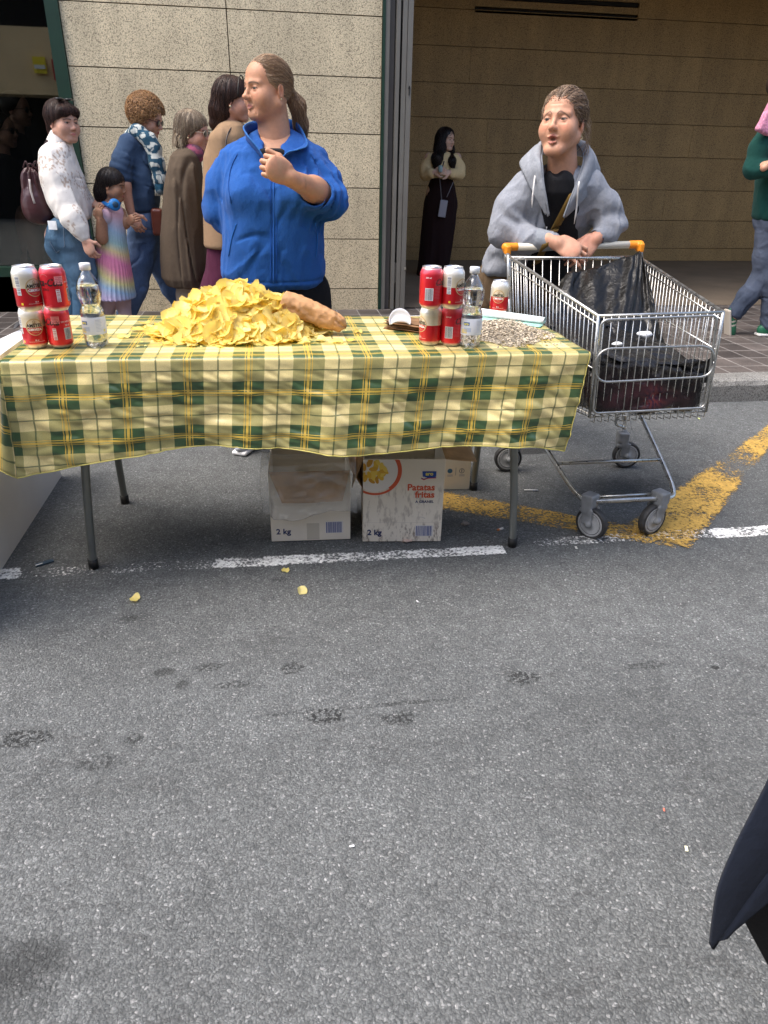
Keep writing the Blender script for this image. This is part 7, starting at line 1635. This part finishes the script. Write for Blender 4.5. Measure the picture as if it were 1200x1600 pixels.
# 7 woman in the camel coat, half hidden by the vendor
Y7 = 4.95; C7 = P(366, 158, Y7); f7 = (.96, -.18, -.05)
r7 = [row(188, 350, 378, Y7+.01, .07), row(196, 340, 384, Y7, .11), row(212, 328, 388, Y7, .15), row(245, 318, 392, Y7, .18), row(300, 316, 392, Y7, .19), row(350, 319, 392, Y7, .19), row(386, 320, 390, Y7, .19)]
lg = ped_legs([(P(345, 400, Y7), .08), (P(342, 450, Y7), .055), ((P(338, 512, Y7)[0], Y7, ZG+.09), .042)], [(P(362, 400, Y7+.05), .08), (P(365, 450, Y7+.05), .055), ((P(370, 512, Y7)[0], Y7+.05, ZG+.09), .042)])
p7, H7 = simple("woman in a camel coat with dark straight hair, half hidden by the blue fleece", C7, .98, f7, shrink(r7, .03), lg, [], (.50, .25, .17), age=.3, group=GP)
arm7 = limb((P(345, 222, Y7-.12), .072), (P(350, 290, Y7-.16), .065), (P(372, 340, Y7-.18), .05))
sdf_obj('coat', DISP(UN(LOFT(r7, 0, 2.3, .02), arm7, k=.02), folds(.008, (5, 5, 2.5), 81, .4, .25), .02), .008, M_wool, (.30, .195, .115), p7)
sdf_obj('skirt', DISP(LOFT([row(378, 325, 382, Y7, .15), row(420, 321, 380, Y7, .16), row(470, 314, 384, Y7, .17), (.42, P(350, 470, Y7)[0], Y7, .17, .16)], 0, 2.2, .02), folds(.010, (7, 7, 2), 82, .4), .014), .008, M_wool, (.075, .018, .040), p7)
Mh, sh_ = H7['M'], H7['s']
cap = CUT(ELL((0, .022, .038), (.090, .108, .098)), hairline(((-.14, .045), (-.07, .030), (-.03, .022), (.006, -.010), (.022, -.050), (.042, -.074), (.060, -.090), (.14, -.13))), .01)
hr7 = XF(UN(cap, limb(((0, .055, .0), .080), ((0, .078, -.06), .074), ((0, .092, -.115), .050)), ELL((0, .118, -.135), (.055, .030, .020)), k=.03), C7, Mh, sh_)
hair_obj(DISP(hr7, groove(C7, Mh, sh_, 'down', 11, .002, 3), .01), .0042, streak_cols(C7, Mh, sh_, (.018, .009, .007), (.055, .028, .020), 'down', 20, 5), p7, flow_down(C7, Mh, sh_), 1600, 13, .009, .0009, ((.018, .009, .007), (.06, .03, .022), (.11, .055, .04)), None, 7, .002, .12)
T7 = lambda x: np.array(C7)+sh_*(np.array(x)@Mh)
MB().tube([T7((.094*math.cos(a), -.045+.0*a, .045+.092*math.sin(a))) for a in np.linspace(-.3, 3.44, 16)], .004, 6, col=(.02, .015, .01)).build('hairband', M_shoe, p7, True)
MB().tube(spline([P(352, 240, Y7-.20), P(354, 216, Y7-.17), P(362, 200, Y7-.11), P(375, 196, Y7-.06), P(388, 205, Y7-.1)], 14), .009, 6, flat=.5, col=(.035, .022, .022)).build('bag_strap', M_leather, p7, True)
q = T7((-.080, .006, -.04)); MB().lathe([(.0005, 0), (.006, .004), (.006, .010), (.0005, .014)], q, 10).build('earring', M_gold, p7, True)
for yy in (0, .05): shoe((P(338, 512, Y7)[0]+yy*2, Y7+yy, ZG), (1, -.2, 0), 'shoe', p7, (.05, .04, .04))

# 8 young woman deep in the entrance
Y8 = 7.95; C8 = P(697, 218, Y8); f8 = (.62, -.78, -.05)
r8 = [row(236, 684, 702, Y8, .07), row(241, 668, 715, Y8, .10), row(252, 667, 716, Y8, .12), row(265, 670, 712, Y8, .13), row(277, 674, 708, Y8, .125), row(282, 676, 706, Y8, .12)]
t8 = [row(276, 675, 706, Y8, .12), row(290, 670, 710, Y8, .13), row(315, 664, 714, Y8, .15), row(350, 660, 711, Y8, .16), row(382, 657, 706, Y8, .16), row(410, 654, 701, Y8, .16), row(431, 651, 697, Y8, .16)]
wA, wB = np.array(P(677, 270, Y8-.20)), np.array(P(702, 270, Y8-.20)); hA = hand_sdf(wA, (.85, -.3, .4), (0, -.8, .6), 1, 1.0, (.5, .7, .5)); hB = hand_sdf(wB, (-.9, -.3, .15), (0, -.8, .6), -1, 1.0, (.5, .7, .5))
lg = ped_legs([(P(678, 300, Y8), .08), (P(672, 370, Y8), .05), (P(664, 425, Y8), .04)], [(P(700, 300, Y8), .08), (P(696, 370, Y8), .05), (P(688, 425, Y8), .04)])
p8, H8 = simple("young woman with long black hair in a cream blouse and wide dark trousers, standing deep in the entrance", C8, .90, f8, shrink(r8, .03), lg, [((P(670, 246, Y8-.02), .045), (P(666, 268, Y8-.06), .04), (wA, .027)), ((P(714, 246, Y8-.02), .045), (P(718, 268, Y8-.06), .04), (wB, .027))], (.62, .40, .30), [hA, hB], gaze=(.85, -.5, 0), age=0, browc=(.02, .01, .01))
p8['label'] = "young woman with long black hair, cream blouse and wide dark trousers, standing in the entrance"
bl = UN(LOFT(r8, 0, 2.2, .03), limb((P(672, 249, Y8-.02), .055), (P(666, 262, Y8-.05), .060), (P(666, 272, Y8-.08), .060), (P(674, 271, Y8-.17), .050)), limb((P(712, 249, Y8-.02), .055), (P(717, 262, Y8-.05), .060), (P(717, 272, Y8-.08), .060), (P(706, 271, Y8-.17), .050)), k=.03)
sdf_obj('blouse', DISP(bl, folds(.010, (9, 9, 7), 91), .014), .009, M_wool, (.72, .55, .30), p8)
tw = UN(LOFT(t8, 0, 2.3, .02), k=.0); tw = SUB(tw, CAP(P(676, 436, Y8-.15), P(684, 355, Y8-.19), .035, .010), k=.05)
sdf_obj('trousers', DISP(tw, folds(.012, (9, 9, 1.5), 92, .3), .016), .010, M_wool, (.020, .010, .010), p8)
Mh, sh_ = H8['M'], H8['s']; cap = CUT(ELL((0, .018, .036), (.088, .104, .094)), hairline(((-.10, .030), (-.060, .020), (-.02, -.004), (.010, -.034), (.022, -.055), (.040, -.074), (.066, -.090), (.14, -.13))), .008)
T8 = lambda x: np.array(C8)+sh_*(np.array(x)@Mh)
hr8 = UN(XF(cap, C8, Mh, sh_), limb((T8((-.06, .0, -.01)), .045), (T8((-.085, -.005, -.09)), .048), (P(683, 248, Y8-.12), .05), (P(682, 259, Y8-.14), .03)), limb((T8((.06, .01, -.01)), .045), (T8((.085, .005, -.10)), .045), (P(706, 252, Y8-.12), .034), (P(708, 262, Y8-.14), .015)), limb((T8((0, .06, -.01)), .07), (T8((0, .07, -.1)), .07)), k=.03)
hair_obj(DISP(hr8, groove(C8, Mh, sh_, 'down', 7, .003, 3), .008), .006, streak_cols(C8, Mh, sh_, (.007, .005, .005), (.02, .013, .012), 'down', 9, 5), p8, flow_down(C8, Mh, sh_), 900, 10, .014, .0014, ((.007, .005, .005), (.03, .018, .015)), None, 8, .003, .15)
o = tag(BOXO := sdf_obj('phone', BOX(P(692, 326, Y8-.20), (.040, .006, .082), .005, frame((0, -1, 0), (.12, 0, 1))), .005, flat_mat("grey_phone_case", (.30, .29, .33), .4), (1, 1, 1)), "grey phone hanging on a lanyard in front of the young woman's trousers", 'phone')
for a, b, c in (((690, 312), (688, 290), (686, 276)), ((698, 308), (704, 294), (708, 284))):
    MB().tube(spline([P(*a, Y8-.20), P(*b, Y8-.19), P(*c, Y8-.15)], 10), .014, 6, flat=.25, col=(.22, .21, .23)).build('lanyard', M_wool, o, True)
MB().tube(spline([P(689, 274, Y8-.19), P(691, 262, Y8-.22), P(694, 252, Y8-.18)], 8), .006, 6, flat=.3, col=(.03, .03, .05)).build('lanyard', M_wool, o, True)
cu = tag(sdf_obj('small_cup', CAP(P(688, 266, Y8-.28), P(688, 262, Y8-.28), .022, .024), .004, M_shoe, (.30, .42, .42)), "small pale green object held in both hands by the young woman", 'cup')
for (x, dx) in ((664, 0), (689, 0)): q = P(x, 430, Y8-.05); shoe((q[0], Y8-.05, ZG), (0, -1, 0), 'shoe', p8, (.02, .02, .02))

# 9 person walking out of the picture on the right
Y9 = 4.85; C9 = P(1222, 140, Y9); f9 = (.95, .25, 0)
r9 = [row(172, 1206, 1238, Y9, .07), row(182, 1200, 1246, Y9, .11), row(200, 1195, 1252, Y9, .14), row(250, 1191, 1250, Y9, .15), row(300, 1186, 1246, Y9, .15), row(335, 1181, 1242, Y9, .15), row(345, 1181, 1240, Y9, .145)]
kneeB, ankB = P(1194, 432, Y9+.02), P(1146, 492, Y9+.06); ankF = (P(1200, 512, Y9-.02)[0], Y9-.02, ZG+.09)
lgp = [limb((P(1204, 365, Y9), .09), (kneeB, .06), (ankB, .045)), limb((P(1216, 365, Y9), .09), (P(1212, 435, Y9-.05), .06), (ankF, .045))]
wr9 = np.array(P(1200, 258, Y9-.2))
p9, H9 = simple("person in a dark green sweater and grey jeans striding out at the right edge", C9, .98, f9, shrink(r9, .03), UN(*lgp, k=.03), [((P(1203, 200, Y9-.1), .045), (P(1176, 265, Y9-.1), .04), (wr9, .028))], SK2, [hand_sdf(wr9, (.8, 0, .5), (0, -1, 0), 1, 1.0, (.5, .6, .5))], age=.3, group=GP)
sw = UN(LOFT(r9, 0, 2.2, .03), limb((P(1206, 200, Y9-.08), .070), (P(1188, 232, Y9-.09), .066), (P(1177, 264, Y9-.10), .060), (P(1196, 264, Y9-.16), .052)), k=.03)
sdf_obj('sweater', DISP(sw, folds(.009, (6, 6, 5), 95, .6), .014), .0065, M_knit, (.010, .055, .046), p9)
jn = UN(LOFT([row(338, 1183, 1238, Y9, .13), row(360, 1184, 1236, Y9, .14)], 0, 2.3, .03), limb((P(1205, 365, Y9), .105), (P(1199, 400, Y9+.01), .092), (kneeB, .078), (P(1168, 462, Y9+.04), .070), (P(1150, 487, Y9+.06), .062)), limb((P(1218, 365, Y9), .105), (P(1210, 435, Y9-.05), .075), (ankF, .06)), k=.03)
sdf_obj('jeans', DISP(jn, folds(.010, (8, 8, 8), 96, .6), .014), .0065, M_denim, JE((.055, .070, .105), (.11, .13, .18), 6), p9)
shoe((P(1135, 500, Y9+.06)[0], Y9+.06, P(1135, 500, Y9+.06)[2]), (.25, 0, -.97), 'shoe', p9, (.015, .11, .055), (.48, .43, .36), 1.0, (.97, 0, .25)); shoe((ankF[0], ankF[1], ZG), (1, -.1, 0), 'shoe', p9, (.015, .13, .065), (.72, .70, .66))
Mh, sh_ = H9['M'], H9['s']; sdf_obj('hair', XF(CUT(ELL((0, .018, .036), (.084, .100, .092)), hairline()), C9, Mh, sh_), .006, M_hair, (.05, .03, .02), p9)
tag(sdf_obj('pink_cloth', DISP(BOX(P(1206, 180, Y9-.16), (.055, .03, .11), .015, frame((0, -1, 0), (.35, 0, 1))), folds(.006, (12, 12, 8), 3), .014), .006, M_knit, lambda V: np.array([.62, .26, .38])*(.8+.45*(vnoise(V*160, 2) > .2))[:, None]), "glittery pink cloth at the shoulder of the striding person in green", 'cloth')

# 10 the person right beside the photographer: only the corner of a dark coat is in view
YN = .45
CN = np.array([1.12, .42, 1.60]); fN = (-.2, .97, 0)
rN = [(1.44, 1.14, .42, .08, .07), (1.40, 1.14, .42, .18, .11), (1.30, 1.14, .42, .22, .14), (1.1, 1.14, .42, .22, .15), (.90, 1.14, .42, .23, .16), (.70, 1.14, .42, .24, .17)]
lgN = ped_legs([((1.07, .42, .86), .09), ((1.06, .42, .48), .06), ((1.10, .44, .09), .045)], [((1.23, .42, .86), .09), ((1.24, .40, .48), .06), ((1.25, .44, .09), .045)])
pN, HN = simple("person standing at the lower right corner, only the navy coat tail showing", CN, 1.0, fN, shrink(rN, .03), lgN, [(((0.95, .42, 1.36), .05), ((0.91, .42, 1.08), .04), ((0.93, .34, .88), .03)), (((1.33, .42, 1.36), .05), ((1.39, .42, 1.08), .04), ((1.37, .34, .88), .03))], SK2, [hand_sdf((0.93, .34, .88), (0, -.1, -1), (-1, 0, 0), 1, 1, (.3, .4, .3))], age=.3)
NAVYC = (.012, .016, .028)
tl_ = [P(1275, 1075, YN), P(1228, 1170, YN), P(1200, 1232, YN), P(1178, 1275, YN), P(1150, 1330, YN), P(1128, 1382, YN), P(1119, 1420, YN), P(1112, 1476, YN), P(1114, 1484, YN)]
tl_ = spline(tl_, 50); top_z = tl_[0][2]
br_ = [np.array([1.0, YN-.10+.0*i, 0]) for i in range(len(tl_))]; arr = []
low = interp_path([P(1290, 1290, YN-.03), P(1200, 1384, YN-.02), P(1160, 1440, YN-.01), P(1114, 1484, YN)], len(tl_))
for i in range(len(tl_)):
    a = tl_[i]; t = i/(len(tl_)-1); b = np.array([a[0]+(1-t)**.6*.46+.002, YN-.05*(1-t), max(a[2]-.0, np.interp(a[0]+(1-t)**.6*.46, [q[0] for q in low[::-1]], [q[2] for q in low[::-1]]))])
    arr.append([a*(1-u)+b*u+np.array([0, -.014*math.sin(u*3.1)*(1-t), 0]) for u in np.linspace(0, 1, 10)])
back_edge = spline([P(1150, 1400, YN+.04), P(1163, 1438, YN+.04), P(1200, 1508, YN+.03), P(1240, 1580, YN+.02), P(1262, 1640, YN+.02)], 24)
coat = sdf_obj('coat', DISP(UN(LOFT(rN, 0, 2.3, .03), limb(((0.95, .42, 1.36), .075), ((0.90, .42, 1.08), .065), ((0.93, .35, .90), .05)), limb(((1.33, .42, 1.36), .075), ((1.40, .42, 1.08), .065), ((1.37, .35, .90), .05)), k=.03), folds(.008, (5, 5, 3), 7), .014), .010, M_wool, NAVYC, pN)
MB().sheet(arr, .006, col=NAVYC).build('coat_tail', M_wool, coat, True)
MB().sheet([[q*(1-u)+np.array([q[0]+.42, q[1]-.02, q[2]+.10])*u for u in np.linspace(0, 1, 8)] for q in back_edge], .005, col=(.004, .004, .005)).build('coat_lining', M_wool, coat, True)
kx, kz = P(1190, 1470, YN+.03)[0], P(1190, 1470, YN+.03)[2]
legx = P(1172, 1450, YN+.03); legb = P(1232, 1560, YN+.03)
sdf_obj('trousers', UN(limb(((1.05, .42, .86), .11), ((1.08, .40, .48), .085), ((1.10, .44, .10), .06)), limb(((1.23, .42, .86), .11), ((1.24, .40, .48), .085), ((1.25, .44, .10), .06)), k=.03), .008, M_wool, (.006, .006, .007), pN)
for x in (1.12, 1.27): shoe((x, .46, .004), (-.1, 1, 0), 'shoe', pN, (.02, .02, .02))
sdf_obj('hair', XF(CUT(ELL((0, .018, .036), (.084, .100, .092)), hairline()), CN, HN['M'], HN['s']), .006, M_hair, (.05, .03, .02), pN)

# 11, 12 two dark figures added behind the shop glass to stand in for reflections
for (px, py, ww, zz, lb, hc) in ((27, 172, 30, 6.75, "dim figure in dark glasses added behind the shop window in place of a reflection, facing right", (.012, .01, .01)), (4, 205, 34, 6.55, "second dim figure in a dark coat behind the shop window's left edge", (.02, .016, .014))):
    C = P(px, py, zz); xl, xr = px-ww, px+ww*.75
    rr_ = [row(py+34, px-12, px+10, zz, .07), row(py+46, xl+6, xr-6, zz, .12), row(py+75, xl, xr, zz, .17), row(py+140, xl, xr, zz, .19), row(py+225, xl, xr, zz, .2), (.5, P(px, py+225, zz)[0], zz, .2, .18)]
    pp, HH = simple(lb, C, 1.02, (.97, -.2, 0), shrink(rr_, .03), ped_legs([((C[0]-.05, zz, .8), .08), ((C[0]-.05, zz, .45), .05)], [((C[0]+.08, zz, .8), .08), ((C[0]+.08, zz, .45), .05)]), [], (.40, .22, .15), age=.4, group='figures standing in for reflections in the shop window')
    sdf_obj('coat', DISP(LOFT(rr_, 0, 2.3, .03), folds(.01, (5, 5, 3), 7), .014), .012, M_wool, (.006, .006, .008), pp)
    sdf_obj('hair', XF(CUT(ELL((0, .022, .038), (.092, .106, .096)), hairline()), C, HH['M'], HH['s']), .007, M_hair, hc, pp)
    glasses(C, HH['M'], HH['s'], pp, (.01, .01, .01))
